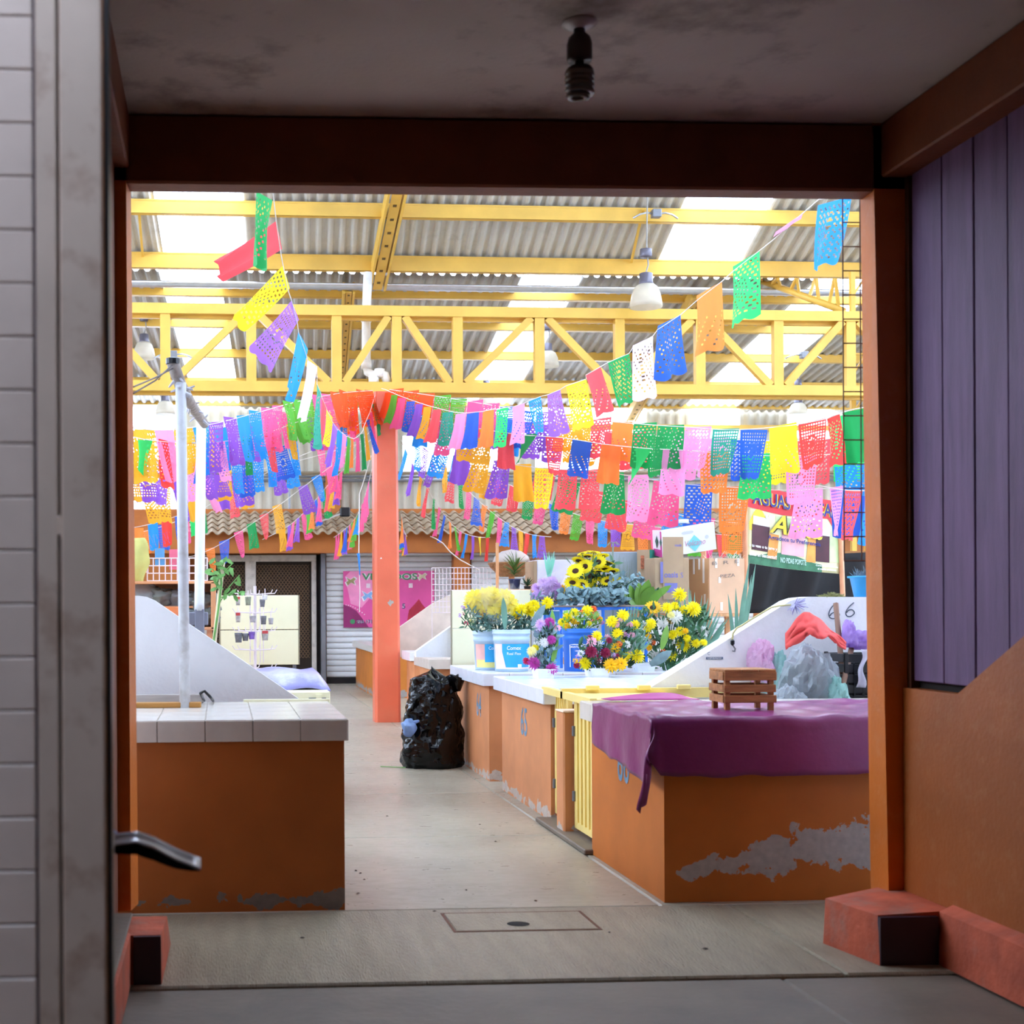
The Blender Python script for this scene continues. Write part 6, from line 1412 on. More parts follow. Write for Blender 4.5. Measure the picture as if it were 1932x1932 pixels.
for i in range(60): q = c_+V(.2+random.uniform(-.03, .08), random.uniform(-.1, .02), .15); leaf(mb, q, (random.uniform(-.6, 1), random.uniform(-.5, .5), random.uniform(-.2, .9)), (0, -1, .3), .05, .02)
obj('dried_heads', mb, M('dried_brown', '8A5A3A', var=.4), t, fix=False)
a, b = PY(939, 1160, 13.6), PY(940, 1024, 13.6); obj('wooden_stake', MB().box(a.x-.014, a.x+.014, 13.6, 13.62, 0, b.z), WOOD_L, None, label='upright pale wooden stake behind the cream flap', cat='stake')
obj('loose_cord', MB().tube([PY(812, 1012, 23.94), PY(822, 1016, 18.0)]+[PY(x, y, 14.3) for x, y in ((836, 1025), (850, 1042), (868, 1056), (890, 1068), (905, 1076))], .006, 5), M('pale_cord', 'DDD2C4'), None, label='loose pale cord hanging by the wire grid panel', cat='cord')
obj('stand_support', MB().bar((PY(965, 1088, 14.0).x, 14.0, ZRc), (PY(965, 1088, 14.0).x, 14.0, c_.z), .05, .05), WOOD_L, t)
# ================================================================ drinks banner, poles and dark tarpaulin
d = 12.6
c4 = [PY(1409, 1062, d), PY(1583, 1083, d+.35), PY(1586, 947, d+.35), PY(1411, 911, d)]
t = thing('drinks_banner', 'red and yellow banner advertising fresh fruit waters between two poles', 'banner', c4[0])
def bp_(u, v, lift=0.0):
    lo = c4[0].lerp(c4[1], u); hi = c4[3].lerp(c4[2], u); p = lo.lerp(hi, v); p.z -= .015*math.sin(u*math.pi)*(1 if v > .5 else .6); p.y += .02*math.sin(u*5)*(1-v)-lift; return p
def bmat():
    m = M('banner_print', 'E8E6B8', rough=.5, var=.12, scale=3)
    return m
obj('cloth', MB().grid(lambda u, v: bp_(u, v), 20, 12), bmat(), t, smooth=True, thick=.002)
def patch(nm, u0, v0, u1, v1, mat, lift, n=8, shape=None):
    f = (lambda u, v: bp_(u0+(u1-u0)*u, v0+(v1-v0)*v, lift)) if not shape else (lambda u, v: bp_(*shape(u, v), lift))
    obj(nm, MB().grid(f, n, 4), mat, t, smooth=True, fix=False)
RED_ = M('banner_red', 'D8313A', rough=.5, var=.08); BANG = M('banner_green', '3F7A58', rough=.5, var=.3, scale=14); JUICE = M('banner_dark_juice', '4A1626', rough=.4, var=.3); BANO = M('banner_orange', 'F0A24A', rough=.5, var=.25); BANY = M('banner_yellow', 'F5D93C', rough=.5, var=.1); NAVY = M('banner_navy', '2E2F86', rough=.5); BPK = M('banner_pink', 'F0B2BC', rough=.5, var=.2); BLEAF = M('banner_pale_green', 'C4DDA0', rough=.5, var=.25); BWH = M('banner_white', 'F5F5F0', rough=.5)
patch('red_header', 0, .74, 1, 1, RED_, .004, shape=lambda u, v: (u, (.69+.0*u+.10*abs(u-.35)*(1 if u > .35 else .3))*(1-v)+v*1.0))
patch('red_corner', 0, 0, 0, 0, RED_, .0045, shape=lambda u, v: (.80+.2*u, (1-v)*(.86-.40*u)+v*.9))
patch('green_footer', 0, 0, .75, .16, BANG, .004, shape=lambda u, v: (.0+.8*u, v*(.10+.10*math.sin(u*3.1)**2)))
patch('yellow_fruit', 0, 0, 0, 0, BANY, .004, shape=lambda u, v: (.02+.2*u, .42+v*(.10+.2*math.sin(u*3.1))))
patch('orange_drink', 0, 0, 0, 0, BANO, .005, shape=lambda u, v: (.22+.10*u+.02*v, .10+.32*v)); patch('orange_drink', 0, 0, 0, 0, BANO, .005, shape=lambda u, v: (.63+.10*u+.02*v, .12+.32*v))
patch('pink_drink', 0, 0, 0, 0, BPK, .005, shape=lambda u, v: (.37+.24*u, .18+.30*v))
patch('leaf_spray', 0, 0, 0, 0, BLEAF, .0042, shape=lambda u, v: (.30+.25*u, .52+.15*v)); patch('leaf_spray', 0, 0, 0, 0, BLEAF, .0042, shape=lambda u, v: (.86+.13*u, .15+.45*v))
patch('dark_glass', 0, 0, 0, 0, JUICE, .006, shape=lambda u, v: (.05+.19*u*(.9+.1*v), .18+.32*v)); patch('dark_glass', 0, 0, 0, 0, JUICE, .006, shape=lambda u, v: (.73+.15*u, .14+.36*v))
patch('glass_rim', 0, 0, 0, 0, BWH, .0065, shape=lambda u, v: (.06+.17*u, .50+.11*v)); patch('glass_rim', 0, 0, 0, 0, BWH, .0065, shape=lambda u, v: (.75+.13*u, .50+.10*v))
def btext(nm, body, u0, v0, u1, v1, mat, lift, bold=.02, shear=0):
    O = bp_(u0, v0, lift); X_ = bp_(u1, v0, lift)-O; Y_ = bp_(u0, v1, lift)-O
    text(nm, body, O, X_, Y_, X_.length, Y_.length, mat, t, lift=0, bold=bold, shear=shear, normal=(0, -1, 0))
for lift, bo, m_ in ((.008, .06, BANY), (.011, .02, NAVY)):
    btext('headline', 'AGUAS FRESCAS', .05, .755, .95, .93, m_, lift, bo)
for lift, bo, m_ in ((.012, .05, M('banner_black', '2A2A22')), (.016, .02, M('banner_gold', 'EDD23E', rough=.5))):
    btext('name_lettering', 'Anita', .23, .43, .80, .68, m_, lift, bo, .35)
btext('quote_mark', '“', .19, .60, .25, .67, BWH, .012, .03)
btext('slogan', 'Agradece tu Preferencia', .22, .33, .78, .40, NAVY, .012, .02)
btext('small_print', 'e tu vaso o tu jarro y', .02, .20, .32, .25, BWH, .014, .03); btext('small_print', 'emos un descuento!!', .02, .10, .32, .15, BWH, .014, .03)
btext('small_print', 'NO PIDAS POPOTE', .36, .07, .63, .14, M('banner_pale_mint', 'BFE3D6'), .014, .03)
btext('small_print', 'Contribuye cuidando', .73, .07, .97, .10, BWH, .014, .02); btext('small_print', 'el medio ambiente', .75, .03, .95, .06, BWH, .014, .02)
SPW = M('salmon_pole_wood', 'E0A078', rough=.6, var=.15, scale=6)
for (p, q), lb in ((((1408, 1160, 12.57), (1404, 898, 12.57)), 'pale wooden pole at the left edge of the drinks banner'), (((1590, 1124, 12.92), (1583, 925, 12.92)), 'pale wooden pole at the right edge of the drinks banner'), (((1327, 1010, 13.4), (1325, 915, 13.4)), 'wooden pole standing behind the white fruit carton')):
    a, b = PY(*p), PY(*q); e_ = a+(a-b)*(a.z/(b.z-a.z)); obj('wooden_pole', MB().tube([e_, b], .024, 10), SPW, None, smooth=True, label=lb, cat='pole', group='wooden banner poles')
def tarp(u, v):
    p = PY(1400+300*u, 1042+ (10-12*u)+105*v, 13.6); return (p.x, p.y+.05*math.sin(u*23+v*3)-.15*v+.03*math.sin(u*7), p.z)
obj('dark_tarpaulin', MB().grid(tarp, 60, 10), M('black_shade_cloth', '141216', rough=.7, var=.3), None, smooth=True, thick=.006, label='black shade cloth hanging below and behind the drinks banner', cat='tarpaulin')
x0, x1 = PY(1400, 1140, 13.75).x, PY(1700, 1140, 13.75).x
t = thing('tarp_frame', 'timber frame holding the black shade cloth', 'frame', V(x0, 13.75, 0))
obj('top_rail', MB().box(x0, x1, 13.72, 13.76, PY(1500, 1042, 13.75).z-.03, PY(1500, 1042, 13.75).z+.01), WOOD, t)
for x in (x0, (x0+x1)/2, x1-.04): obj('post', MB().box(x, x+.04, 13.76, 13.8, 0, PY(1500, 1042, 13.75).z), WOOD, t)
# ================================================================ poster on the far shutter
d = 24.62
a, b = PY(648, 1184, d), PY(819, 1077, d)
t = thing('shutter_poster', 'pink dress shop poster stuck on the grey shutter behind the pillar', 'poster', V((a.x+b.x)/2, d, a.z))
def pm():
    m = M('poster_pink', 'E0559A', rough=.5, var=.18, scale=1.5); return m
W_, H_ = b.x-a.x, b.z-a.z
obj('sheet', MB().box(a.x, b.x, d, d+.006, a.z, b.z), pm(), t)
def pp(u, v, l=.004): return V(a.x+W_*u, d-l, a.z+H_*v)
def ppoly(nm, pts, mat, l=.004): obj(nm, MB().add([pp(u, v, l) for u, v in pts], [tuple(range(len(pts)))]), mat, t)
ppoly('plum_curve', [(0, 0), (.28, 0), (.22, .13), (.14, .30), (.07, .37), (0, .41)], M('poster_plum', '8E2463', rough=.5))
ppoly('pale_sweep', [(.02, .9), (.08, 1), (.42, 1), (.38, .72), (.28, .5), (.2, .35), (.08, .42)], M('poster_pale_pink', 'F090BC', rough=.5, var=.1), .003)
PWH = M('poster_white', 'F6EFF2', rough=.5); PGR = M('poster_green', '3F8A5A', rough=.5); PNV = M('poster_navy', '33285E', rough=.5)
for bo, m_, l in ((.07, PWH, .008), (.02, PGR, .014)):
    text('headline', 'VESTIDOS', pp(.205, .84, l), (1, 0, 0), (0, 0, 1), W_*.61, H_*.12, m_, t, lift=0, bold=bo)
for bo, m_, l in ((.06, PWH, .008), (.015, PNV, .014)):
    text('phone_number', '226 171', pp(.145, .07, l), (1, 0, 0), (0, 0, 1), W_*.165, H_*.065, m_, t, lift=0, bold=bo)
    text('phone_number', '5', pp(.645, .33, l), (1, 0, 0), (0, 0, 1), W_*.035, H_*.09, m_, t, lift=0, bold=bo)
ppoly('green_disc', [(.1+.028*math.cos(k*.524), .105+.045*math.sin(k*.524)) for k in range(12)], PGR, .008)
def bfly(u, v, s_, mat):
    ppoly('butterfly_edge', [(u+s_*x*1.25, v+s_*y*1.9) for x, y in ((0, -.25), (-.7, -1), (-1.1, -.2), (-.6, .1), (-1, .9), (-.1, .35), (.6, .9), (1.1, .5), (.6, 0), (.9, -.8))], PWH, .007)
    ppoly('butterfly', [(u+s_*x, v+s_*y*1.5) for x, y in ((0, -.25), (-.7, -1), (-1.1, -.2), (-.6, .1), (-1, .9), (-.1, .35), (.6, .9), (1.1, .5), (.6, 0), (.9, -.8))], mat, .011)
bfly(.085, .82, .05, M('poster_olive', '9A9060')); bfly(.27, .56, .055, M('poster_sky', '7FA6D6')); bfly(.87, .90, .04, M('poster_cream', 'DCCBA6'))
for k in range(9): u = .03+.2*k/8; v = .40-.17*(k/8)**1.6; ppoly('dot', [(u+.006*math.cos(j), v+.009*math.sin(j)) for j in (0, 1.05, 2.1, 3.15, 4.2, 5.25)], PWH, .009)
ppoly('red_gown_shape', [(.70, .12), (.72, .30), (.79, .42), (.83, .50), (.86, .42), (.92, .30), (.84, .22), (.76, .10)], M('poster_gown_red', 'B8263E', rough=.5, var=.2), .007)
for k, xx in enumerate((.255, .27, .285, .72, .735, .75)): ppoly('tower_mark', [(xx, .70), (xx+.01, .70), (xx+.01, .78), (xx, .78)], PWH, .007)
# ================================================================ cut-paper bunting
random.seed(101)
def flag_mesh(variant):
    """unit flag: hangs from z=0 to z=-1, x 0..1, with punched pattern and scalloped hem; bend along y"""
    nx, nz = 22, 30
    def hole(i, j):
        if j < 2 or i in (0, nx-1): return False
        if j >= nz-2: return False
        ic, jc = i-nx/2+.5, j-nz/2
        if variant == 0:
            r_ = math.hypot(ic, jc*.8)
            if 4.5 < r_ < 6: return False
            if r_ <= 4.5: return (i*2+j) % 5 == 0
            return (i+j) % 4 < 2 and (i-j) % 4 < 2
        if variant == 1:
            r_ = math.hypot(ic, jc*.9)
            if r_ < 2.4 or 4.2 < r_ < 5.2: return False
            return (i % 2 == 0 and j % 2 == 0) or (2.4 <= r_ <= 4.2 and (i+j) % 3 == 0)
        if variant == 2:
            if 4 < j < 22 and i in (5, 6, 14, 15): return j % 2 == 0
            return (i*3+j*5) % 7 == 0 and 2 < j < nz-3
        if variant == 3: return (i*5+j*3) % 11 == 0 and j > 12
        if variant == 4:
            if abs(ic) < 1.2 and 4 < j < 18: return (j % 4) < 2
            return (i+j) % 3 == 0 and (i-j) % 3 != 1
        if variant == 5: return (i+2*j) % 5 == 0 and j % 3 != 0
        return False
    def pos(u, v, ):
        y = .10*math.sin(u*math.pi*(1.2+.3*variant)+variant)*v+.12*(v**2)*math.sin(variant*2.1+u*2)
        return y
    vs = []; fs = []; idx = {}
    hemj = nz
    def vert(i, j):
        if (i, j) in idx: return idx[(i, j)]
        u, v = i/nx, j/nz
        z = -v
        if j == nz: z -= .05*abs(math.sin(u*math.pi*(3 if variant != 3 else 2)))
        idx[(i, j)] = len(vs); vs.append((u, pos(u, v), z)); return idx[(i, j)]
    for j in range(nz):
        for i in range(nx):
            if hole(i, j): continue
            fs.append((vert(i, j), vert(i+1, j), vert(i+1, j+1), vert(i, j+1)))
    # folded hem over the string
    mb = MB(); mb.add(vs, fs); me = mesh_of(mb, 'paper_flag', True); me.materials.append(None)
    return me
def fold_mesh(kind):
    """flag blown over its own string: a folded triangle"""
    mb = MB()
    if kind == 0: mb.grid(lambda u, v: (u*(1-.5*v)+.5*v*(.9), .08*math.sin(v*3)*(u-.5), -.85*v*(1-.2*u)), 8, 8)
    else: mb.grid(lambda u, v: (.1+u*(.9-.75*v), .1*math.sin(u*3+v*2)*v, -.8*v-.1*u*v), 8, 8)
    me = mesh_of(mb, 'folded_flag', True); me.materials.append(None); return me
FM = [flag_mesh(k) for k in range(7)]; FOLD = [fold_mesh(0), fold_mesh(1)]
PCOL = dict(G='1E9A4E', g='35D46E', R='F2555C', r='F0443C', Y='F8DC2A', A='F3AE2B', o='FA8A3C', O='F95A22', P='8E56C8', V='A06AF0', B='2F62CE', b='2A92E6', K='F25E92', k='F79ACB', W='F7D3F0', T='2E9E86', L='5DB53A')
PM = {k: film('tissue_'+c_, c_, tr=.5, rough=.6, var=.06) for k, c_ in PCOL.items()}
DBG = False
STR = M('white_string', 'E9E4DC', rough=.8)
def crom(q, n=8):
    out = []
    for i in range(len(q)-1):
        a, b, c, e = q[max(0, i-1)], q[i], q[i+1], q[min(len(q)-1, i+2)]
        for k in range(n):
            s_ = k/n; out.append(.5*((2*b)+(c-a)*s_+(2*a-5*b+4*c-e)*s_*s_+(3*b-a-3*c+e)*s_**3))
    out.append(q[-1]); return out
def hang(parent, p, q, col, h_, var, sway=(0, 0), fold=None, down=None):
    p = Vector(p); q = Vector(q); x = q-p; w = x.length
    dn = Vector(down) if down else V(sway[0], sway[1], -1).normalized()*h_
    z = -dn; xn = x.normalized(); n_ = z.normalized().cross(xn)
    if n_.length < .05: n_ = V(0, 1, 0)
    n_.normalize()
    me = FOLD[fold] if fold is not None else FM[var % 7]
    o = bpy.data.objects.new('paper_flag', me); COL.objects.link(o); o.parent = parent
    o.material_slots[0].link = 'OBJECT'; o.material_slots[0].material = PM[col]
    L_ = dn.length
    m_ = Matrix.Identity(4)
    for r_ in range(3):
        m_[r_][0] = x[r_]; m_[r_][1] = n_[r_]*L_*.8; m_[r_][2] = z[r_]; m_[r_][3] = p[r_]-parent.location[r_]
    o.matrix_basis = m_   # keeps the slight shear of a flag hung on a sloping string
    return o
def bunting(label, ctrl, cols, w=.25, h_=.37, gap=.04, start=0.0, jit=.15, vars_=None, end=None, folds=()):
    q = [PY(*c) for c in ctrl]; line = crom(q)
    t = thing('bunting_string', label, 'bunting', line[-1], 'strings of cut-paper bunting')
    obj('string', MB().tube(line, .004, 5), STR, t)
    L_ = [0]
    for a, b in zip(line, line[1:]): L_.append(L_[-1]+(b-a).length)
    def at(s_):
        s_ = min(max(s_, 0), L_[-1])
        for i in range(len(line)-1):
            if L_[i+1] >= s_: return line[i].lerp(line[i+1], (s_-L_[i])/max(1e-6, L_[i+1]-L_[i]))
        return line[-1]
    tot = L_[-1] if end is None else end
    s_ = start; i = 0
    while s_+w < tot:
        c = cols[i % len(cols)]
        if c != '.':
            hang(t, at(s_), at(s_+w), c, h_*random.uniform(.93, 1.07), random.choice(vars_) if vars_ else random.randrange(7), (random.uniform(-jit, jit), random.uniform(-jit, jit)), fold=(i % 2) if i in folds else None)
        if DBG: m_=at(s_+w/2); f_=m_.dot(FW); print('FLAG', label[:40], i, c, round(XP+F*m_.dot(RT)/f_), round(YP-F*(m_.z-H)/f_))
        s_ += w+gap; i += 1
    return t
# -- near string on the right, flag by flag (top left, top right, bottom middle, colour, depth)
def explicit(label, lst, lead, tail):
    pts = [PY(*lead)]
    t = thing('bunting_string', label, 'bunting', PY(*tail), 'strings of cut-paper bunting')
    fl_ = []
    for i, (x0, y0, x1, y1, bx, by_, col, var, d0, d1) in enumerate(lst):
        p, q = PY(x0, y0, d0), PY(x1, y1, d1); m_ = (p+q)/2; b = PY(bx, by_, (d0+d1)/2)
        fl_.append((p, q, col, var, b-m_)); 
    order = fl_
    for p, q, col, var, dn in order: pts += [p, q]
    pts.append(PY(*tail))
    obj('string', MB().tube(pts, .0035, 5), STR, t)
    for p, q, col, var, dn in order: hang(t, p, q, col, 1, var, down=dn)
A_ = [(1607, 370, 1545, 376, 1570, 492, 'b', 4, 7.5, 7.8), (1515, 402, 1462, 450, 1482, 437, 'k', 6, 8.0, 8.3), (1433, 473, 1383, 512, 1394, 612, 'g', 0, 8.5, 8.8), (1362, 531, 1315, 567, 1328, 668, 'o', 3, 9.0, 9.3),
      (1284, 594, 1241, 622, 1248, 712, 'B', 5, 9.6, 9.9), (1232, 634, 1194, 656, 1212, 750, 'W', 2, 10.1, 10.4), (1187, 667, 1147, 684, 1174, 762, 'G', 4, 10.5, 10.8), (1133, 692, 1105, 708, 1143, 778, 'R', 3, 10.9, 11.15),
      (1106, 715, 1068, 728, 1102, 806, 'Y', 0, 11.3, 11.55), (1057, 735, 1033, 745, 1052, 818, 'V', 5, 11.7, 12.0), (1020, 748, 997, 757, 1016, 815, 'b', 4, 12.1, 12.4), (990, 760, 967, 768, 980, 835, 'k', 3, 12.5, 12.8),
      (959, 768, 937, 772, 946, 842, 'g', 0, 12.9, 13.15), (932, 772, 911, 776, 921, 842, 'o', 6, 13.25, 13.5), (904, 777, 881, 779, 891, 844, 'B', 6, 13.6, 13.85), (879, 779, 860, 778, 868, 844, 'k', 6, 13.9, 14.15),
      (855, 777, 836, 773, 846, 836, 'T', 5, 14.2, 14.45), (833, 772, 818, 768, 822, 832, 'R', 6, 14.5, 14.75), (814, 767, 800, 763, 806, 825, 'A', 3, 14.8, 15.05), (798, 762, 785, 758, 790, 820, 'P', 6, 15.1, 15.3),
      (783, 757, 768, 752, 776, 810, 'B', 5, 15.35, 15.6), (766, 751, 752, 746, 758, 806, 'K', 6, 15.65, 15.85), (750, 745, 739, 740, 745, 795, 'L', 6, 15.9, 16.1), (738, 740, 727, 735, 732, 785, 'O', 6, 16.15, 16.4)]
explicit('near bunting string sweeping from the upper right of the doorway down to the pillar', A_, (1680, 320, 7.2), (720, 733, 16.45))
B_ = [(484, 361, 515, 364, 460, 485, 'G', 5, 7.6, 7.8), (521, 417, 529, 474, 424, 525, 'R', 6, 8.1, 8.4), (534, 501, 544, 549, 462, 618, 'Y', 0, 8.7, 9.0), (550, 567, 561, 610, 500, 688, 'V', 1, 9.3, 9.6), (563, 626, 579, 674, 572, 758, 'b', 3, 9.9, 10.2),
      (580, 680, 598, 692, 576, 788, 'W', 6, 10.4, 10.7), (598, 724, 606, 745, 598, 842, 'T', 5, 10.9, 11.2), (608, 752, 616, 770, 612, 845, 'R', 6, 11.4, 11.7), (616, 772, 627, 795, 624, 840, 'Y', 0, 11.9, 12.2), (628, 797, 637, 812, 632, 880, 'V', 6, 12.4, 12.6), (636, 808, 646, 818, 642, 895, 'b', 3, 12.8, 13.0),
      (646, 816, 654, 824, 650, 880, 'k', 6, 13.2, 13.4), (655, 823, 661, 826, 657, 890, 'L', 6, 13.6, 13.8), (662, 826, 667, 828, 665, 880, 'o', 6, 14.0, 14.2), (671, 826, 677, 822, 673, 885, 'K', 6, 14.4, 14.6), (679, 820, 685, 812, 682, 880, 'G', 6, 14.8, 15.0), (686, 806, 690, 796, 688, 862, 'A', 6, 15.2, 15.4), (691, 794, 696, 782, 693, 850, 'B', 5, 15.6, 15.8), (697, 780, 701, 768, 698, 840, 'K', 6, 16.0, 16.2), (702, 764, 706, 750, 704, 815, 'G', 6, 16.25, 16.4)]
explicit('near bunting string dropping from the upper left of the doorway to the pillar', B_, (470, 300, 7.0), (709, 742, 16.45))
# -- long strings fanning out from the pillar
bunting('dense bunting row running left from the pillar top at eye-catching height', [(703, 737, 16.4), (640, 742, 15.3), (560, 758, 14.0), (480, 780, 12.9), (390, 802, 11.9), (300, 812, 11.2), (215, 800, 10.6)], 'OOOOOKKLLLKKbbPPbAkA', w=.30, h_=.40, gap=.01)
bunting('second bunting row left of the pillar, a little farther than the dense row', [(703, 745, 16.5), (655, 752, 16.1), (590, 765, 15.3), (500, 790, 14.3), (420, 806, 13.4), (330, 815, 12.6), (215, 810, 11.8)], 'OOoKLLLKKbPPbAAkAA', w=.29, h_=.40, gap=.01)
bunting('bunting row below the dense row on the left, with a pale pink flag', [(690, 770, 16.4), (640, 780, 15.6), (575, 792, 14.6), (500, 818, 13.4), (430, 832, 12.4), (360, 836, 11.7), (280, 830, 11.0), (215, 815, 10.5)], 'KbYKP.A.R.G.kB.rgA', w=.25, h_=.36, gap=.10, start=.3, folds=(16,))
bunting('third bunting row at the left, lilac and amber flags before the bright window', [(560, 830, 15.5), (480, 860, 14.6), (400, 868, 13.6), (320, 872, 12.8), (215, 865, 12.0)], 'bBbbBbAPPkPVPA', w=.27, h_=.38, gap=.01)
bunting('lowest bunting row in front of the bright left window', [(703, 830, 16.6), (560, 870, 16.5), (420, 900, 16.0), (350, 912, 15.0), (280, 915, 14.2), (210, 910, 13.6)], '.....PPkAAPAA', w=.3, h_=.4, gap=.02)
bunting('sparse sloping bunting string on the left, upper of the two before the lean-to roof', [(703, 780, 17.2), (650, 820, 18.0), (600, 846, 18.8), (540, 872, 19.6), (480, 905, 20.3), (420, 938, 21.0), (360, 972, 21.6), (300, 995, 22.0), (240, 1010, 22.4)], 'KKK.bP.AR.GKBo', w=.24, h_=.38, gap=.17, start=.7, vars_=(0, 1, 3, 4, 5))
bunting('sparse sloping bunting string on the left, lower of the two before the lean-to roof', [(703, 810, 17.4), (650, 860, 18.2), (600, 898, 18.8), (560, 928, 19.3), (520, 958, 19.8), (480, 985, 20.3), (440, 1012, 20.8), (400, 1035, 21.2), (360, 1050, 21.9), (330, 1048, 24.25)], 'KbP.ARGKBo..........', w=.24, h_=.37, gap=.13, start=1.15, vars_=(0, 1, 3, 5))
bunting('narrow bunting string dropping left of the pillar towards the mesh door', [(703, 825, 17.0), (660, 875, 18.0), (628, 905, 19.2), (605, 932, 20.2), (585, 955, 21.2), (560, 980, 22.2), (540, 995, 23.0), (520, 1006, 23.3), (495, 1018, 23.4)], 'KPARGKBoLKP', w=.22, h_=.38, gap=.14, start=1.5, vars_=(3, 6, 5))
bunting('short bunting string ending beside the pillar below the lean-to eaves', [(703, 880, 17.0), (690, 930, 18.2), (675, 970, 19.6), (660, 990, 20.8), (645, 1003, 22.0), (630, 1014, 23.2)], 'KKKKbLoLKBPA', w=.2, h_=.36, gap=.2, start=.6, vars_=(3, 6))
bunting('small bunting tail seen just right of the pillar at the eaves', [(757, 970, 18.4), (760, 990, 20.2), (763, 1003, 21.8), (768, 1012, 23.2)], 'oBLKPA', w=.22, h_=.36, gap=.6, start=.3, vars_=(3, 6))
bunting('dense bunting row running right from the pillar top', [(735, 735, 16.4), (800, 744, 15.8), (870, 755, 15.2), (950, 768, 14.5), (1040, 782, 13.8), (1130, 793, 13.1), (1220, 801, 12.5), (1300, 806, 12.1), (1380, 811, 11.7), (1480, 804, 11.2), (1560, 790, 10.8), (1680, 760, 10.3)], 'OOOLLKKBBPAARoGGkTBYrg', w=.29, h_=.38, gap=.015, vars_=(0, 1, 4, 5, 3))
bunting('second bunting row right of the pillar hanging slightly lower', [(738, 740, 16.6), (790, 752, 16.2), (850, 768, 15.6), (930, 785, 15.0), (1020, 800, 14.4), (1110, 812, 13.8), (1200, 820, 13.2), (1300, 826, 12.7), (1400, 830, 12.3), (1500, 832, 12.0), (1600, 825, 11.7), (1700, 815, 11.4)], 'OLKKKbPbPPAARRGkkBYRg', w=.28, h_=.37, gap=.02)
bunting('third bunting row on the right with spaced flags, some blown over', [(757, 775, 16.2), (830, 795, 15.4), (900, 808, 14.8), (980, 820, 14.1), (1060, 826, 13.5), (1140, 838, 13.0), (1220, 846, 12.5), (1300, 850, 12.1), (1380, 857, 11.8), (1460, 860, 11.5), (1550, 858, 11.2), (1680, 850, 10.9)], 'bKAARGRBogkogkb', w=.27, h_=.37, gap=.13, start=.4, folds=(5, 9))
bunting('lower bunting row on the right carrying the broad pink and orange flags', [(757, 790, 17.2), (830, 830, 16.4), (900, 860, 15.8), (980, 878, 15.1), (1060, 886, 14.5), (1140, 890, 13.9), (1220, 904, 13.3), (1300, 914, 12.9), (1390, 920, 12.5), (1480, 925, 12.2), (1560, 922, 11.8), (1680, 915, 11.5)], 'bPAPAYRRGkKBo.kB', w=.30, h_=.42, gap=.07, start=.9)
bunting('sloping bunting string right of the pillar, upper one before the lean-to roof', [(757, 800, 17.0), (800, 845, 17.8), (840, 880, 18.5), (870, 912, 19.1), (900, 942, 19.7), (930, 968, 20.3), (960, 990, 21.0), (985, 1003, 21.6), (1010, 1010, 22.2), (1040, 1013, 22.8)], 'bPPARGKBoLKbPAr', w=.23, h_=.38, gap=.13, start=.5, vars_=(0, 1, 3, 4, 5))
bunting('sloping bunting string right of the pillar, lower one ending near the shutters', [(757, 830, 16.9), (775, 870, 17.6), (800, 910, 18.4), (820, 945, 19.2), (845, 980, 20.4), (870, 1003, 21.6), (900, 1013, 22.8), (925, 1014, 23.6)], 'bPARGKBoLKbPYr', w=.21, h_=.38, gap=.30, start=.3, vars_=(3, 5, 6), folds=(12,))
bunting('spaced bunting string in front of the lean-to roof right of centre', [(757, 800, 17.6), (840, 850, 17.7), (920, 895, 17.8), (1000, 932, 18.0), (1080, 968, 18.3), (1150, 985, 18.6), (1220, 992, 18.8), (1300, 1002, 19.0), (1380, 1010, 19.2), (1470, 1012, 19.4), (1560, 1020, 23.97)], 'bPARRGKBoLKbPAoKGbLKRGoKb.R.G.............................', w=.17, h_=.33, gap=.05, start=.8, vars_=(0, 1, 3, 5))
bunting('second spaced bunting string crossing above the flower stall', [(757, 838, 16.7), (880, 860, 16.6), (1000, 880, 16.5), (1060, 905, 16.4), (1120, 930, 16.2), (1180, 948, 16.0), (1240, 962, 15.8), (1300, 975, 15.6), (1370, 985, 15.4), (1440, 990, 15.2)], '.....RGRRKbKo', w=.25, h_=.36, gap=.08, start=.0)
bunting('short bunting string with blue and red flags at the right jamb', [(1540, 915, 11.5), (1600, 925, 10.8), (1680, 925, 10.2)], '.kRb', w=.28, h_=.4, gap=.05)
bunting('short bunting string high at the right jamb, green and red flags', [(1560, 790, 10.2), (1600, 775, 9.8), (1690, 755, 9.3), (1800, 700, 5.84)], 'rGgb.............', w=.27, h_=.38, gap=.05)
bunting('small bunting string at the far left over the wire grid', [(215, 1000, 17.5), (270, 992, 18.0), (320, 978, 18.6), (380, 958, 19.3)], 'gobrB', w=.26, h_=.32, gap=.1)
# ================================================================ small things
t = thing('blue_tassel', 'blue plastic tassel on a white cord hanging left of the pillar', 'tassel', PY(677, 1088, 17.5))
obj('cord', MB().tube([PY(700, 860, 16.8), PY(684, 915, 17.5), PY(678, 932, 17.5), PY(677, 1046, 17.5)], .006, 5), STR, t)
obj('tassel', MB().tube([PY(676, 1044, 17.5), PY(677, 1050, 17.5), PY(678, 1066, 17.5), PY(679, 1086, 17.5)], .02, 8, r2=.006), M('blue_ribbon', '2F86D8', rough=.4), t, smooth=True)
obj('loose_end', MB().tube([PY(678, 1084, 17.5), PY(679, 1120, 17.5), PY(678, 1155, 17.5)], .005, 5), STR, t)
q = PY(652, 966, 23.9)
t = thing('eaves_floodlight', 'small dark floodlight on a bracket above the lean-to roof', 'floodlight', q)
obj('housing', MB().box(q.x-.1, q.x+.08, 23.85, 24.0, q.z-.08, q.z+.08, .02), BLACK, t)
obj('bracket', MB().bar(PY(604, 984, 23.85), q, .03, .03), M('pale_bracket', 'B5B0AA', metal=.4), t)
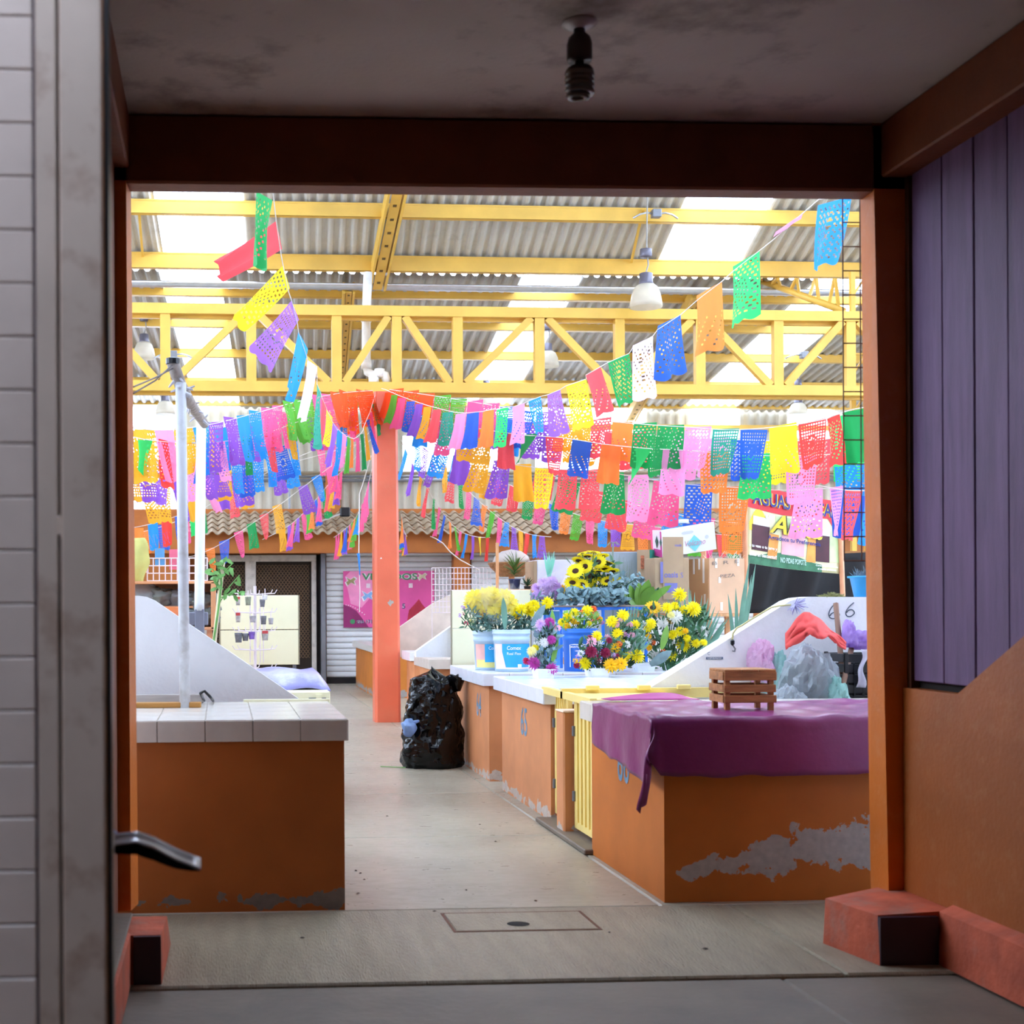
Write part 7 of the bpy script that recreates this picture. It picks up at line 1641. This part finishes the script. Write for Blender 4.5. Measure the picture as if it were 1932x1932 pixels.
# lattice brace at the right end behind the truss
a, b = PYS(1430, 527, 18.4), PYS(1592, 587, 17.2)
t = thing('lattice_brace', 'yellow lattice brace under the gutter at the far right', 'beam', b)
obj('lower_tube', MB().tube([a, b], .045, 8), YEL, t, smooth=True)
for k in range(9):
    p = a.lerp(b, (k+.5)/9); hi = PYS(1440+18*k+(8 if k % 2 else -8), 526, 18.0-.08*k)
    obj('lacing', MB().bar(p, hi, .035, .035), YEL, t)
x_ = PYS(1609, 560, 17.3)
t = thing('lattice_column', 'yellow lattice column at the far right inside the jamb', 'column', V(x_.x, 17.3, 0))
for s_ in (-.09, .09): obj('angle_iron', MB().box(x_.x+s_-.03, x_.x+s_+.03, 17.28, 17.34, 0, ZG-.2), YEL, t)
for k in range(9): z = 3.6+k*.25; obj('lacing', MB().bar(V(x_.x-.09, 17.3, z), V(x_.x+.09, 17.3, z+.25 if k % 2 else z), .03, .02), YEL, t)
random.seed(17)
me_ = None
WHERE = ['beside the left counter end', 'just right of the flake beside the left counter', 'low by the left counter corner', 'in the aisle near the left counter', 'in front of the rubbish bag', 'in mid aisle above the floor cover', 'right of the aisle above the floor cover', 'left of the floor cover', 'in the aisle before the stall post', 'on the slab before the purple covered stall', 'on the slab before the left counter', 'at the left side of the aisle', 'right of the floor cover', 'in the aisle beside stall 65']
for i, (px, py) in enumerate(((671, 1643), (680, 1648), (676, 1686), (688, 1660), (772, 1480), (880, 1680), (1010, 1700), (820, 1720), (935, 1588), (1330, 1790), (570, 1770), (730, 1540), (1150, 1760), (905, 1556))):
    p = PZ(px, py, .001 if py < 1845 else -.011); mb = MB(); n_ = 6
    r_ = random.uniform(.005, .013)
    mb.add([(p.x+r_*random.uniform(.6, 1.3)*math.cos(k*1.047), p.y+r_*random.uniform(.6, 1.5)*math.sin(k*1.047), p.z+.002) for k in range(n_)]+[(p.x, p.y, p.z+.006)], [(k, (k+1) % n_, n_) for k in range(n_)])
    obj('litter_flake', mb, M('dark_litter', '3A3028', rough=.9), None, fix=False, label='dark litter flake '+WHERE[i], cat='litter', group='litter flakes on the floor')
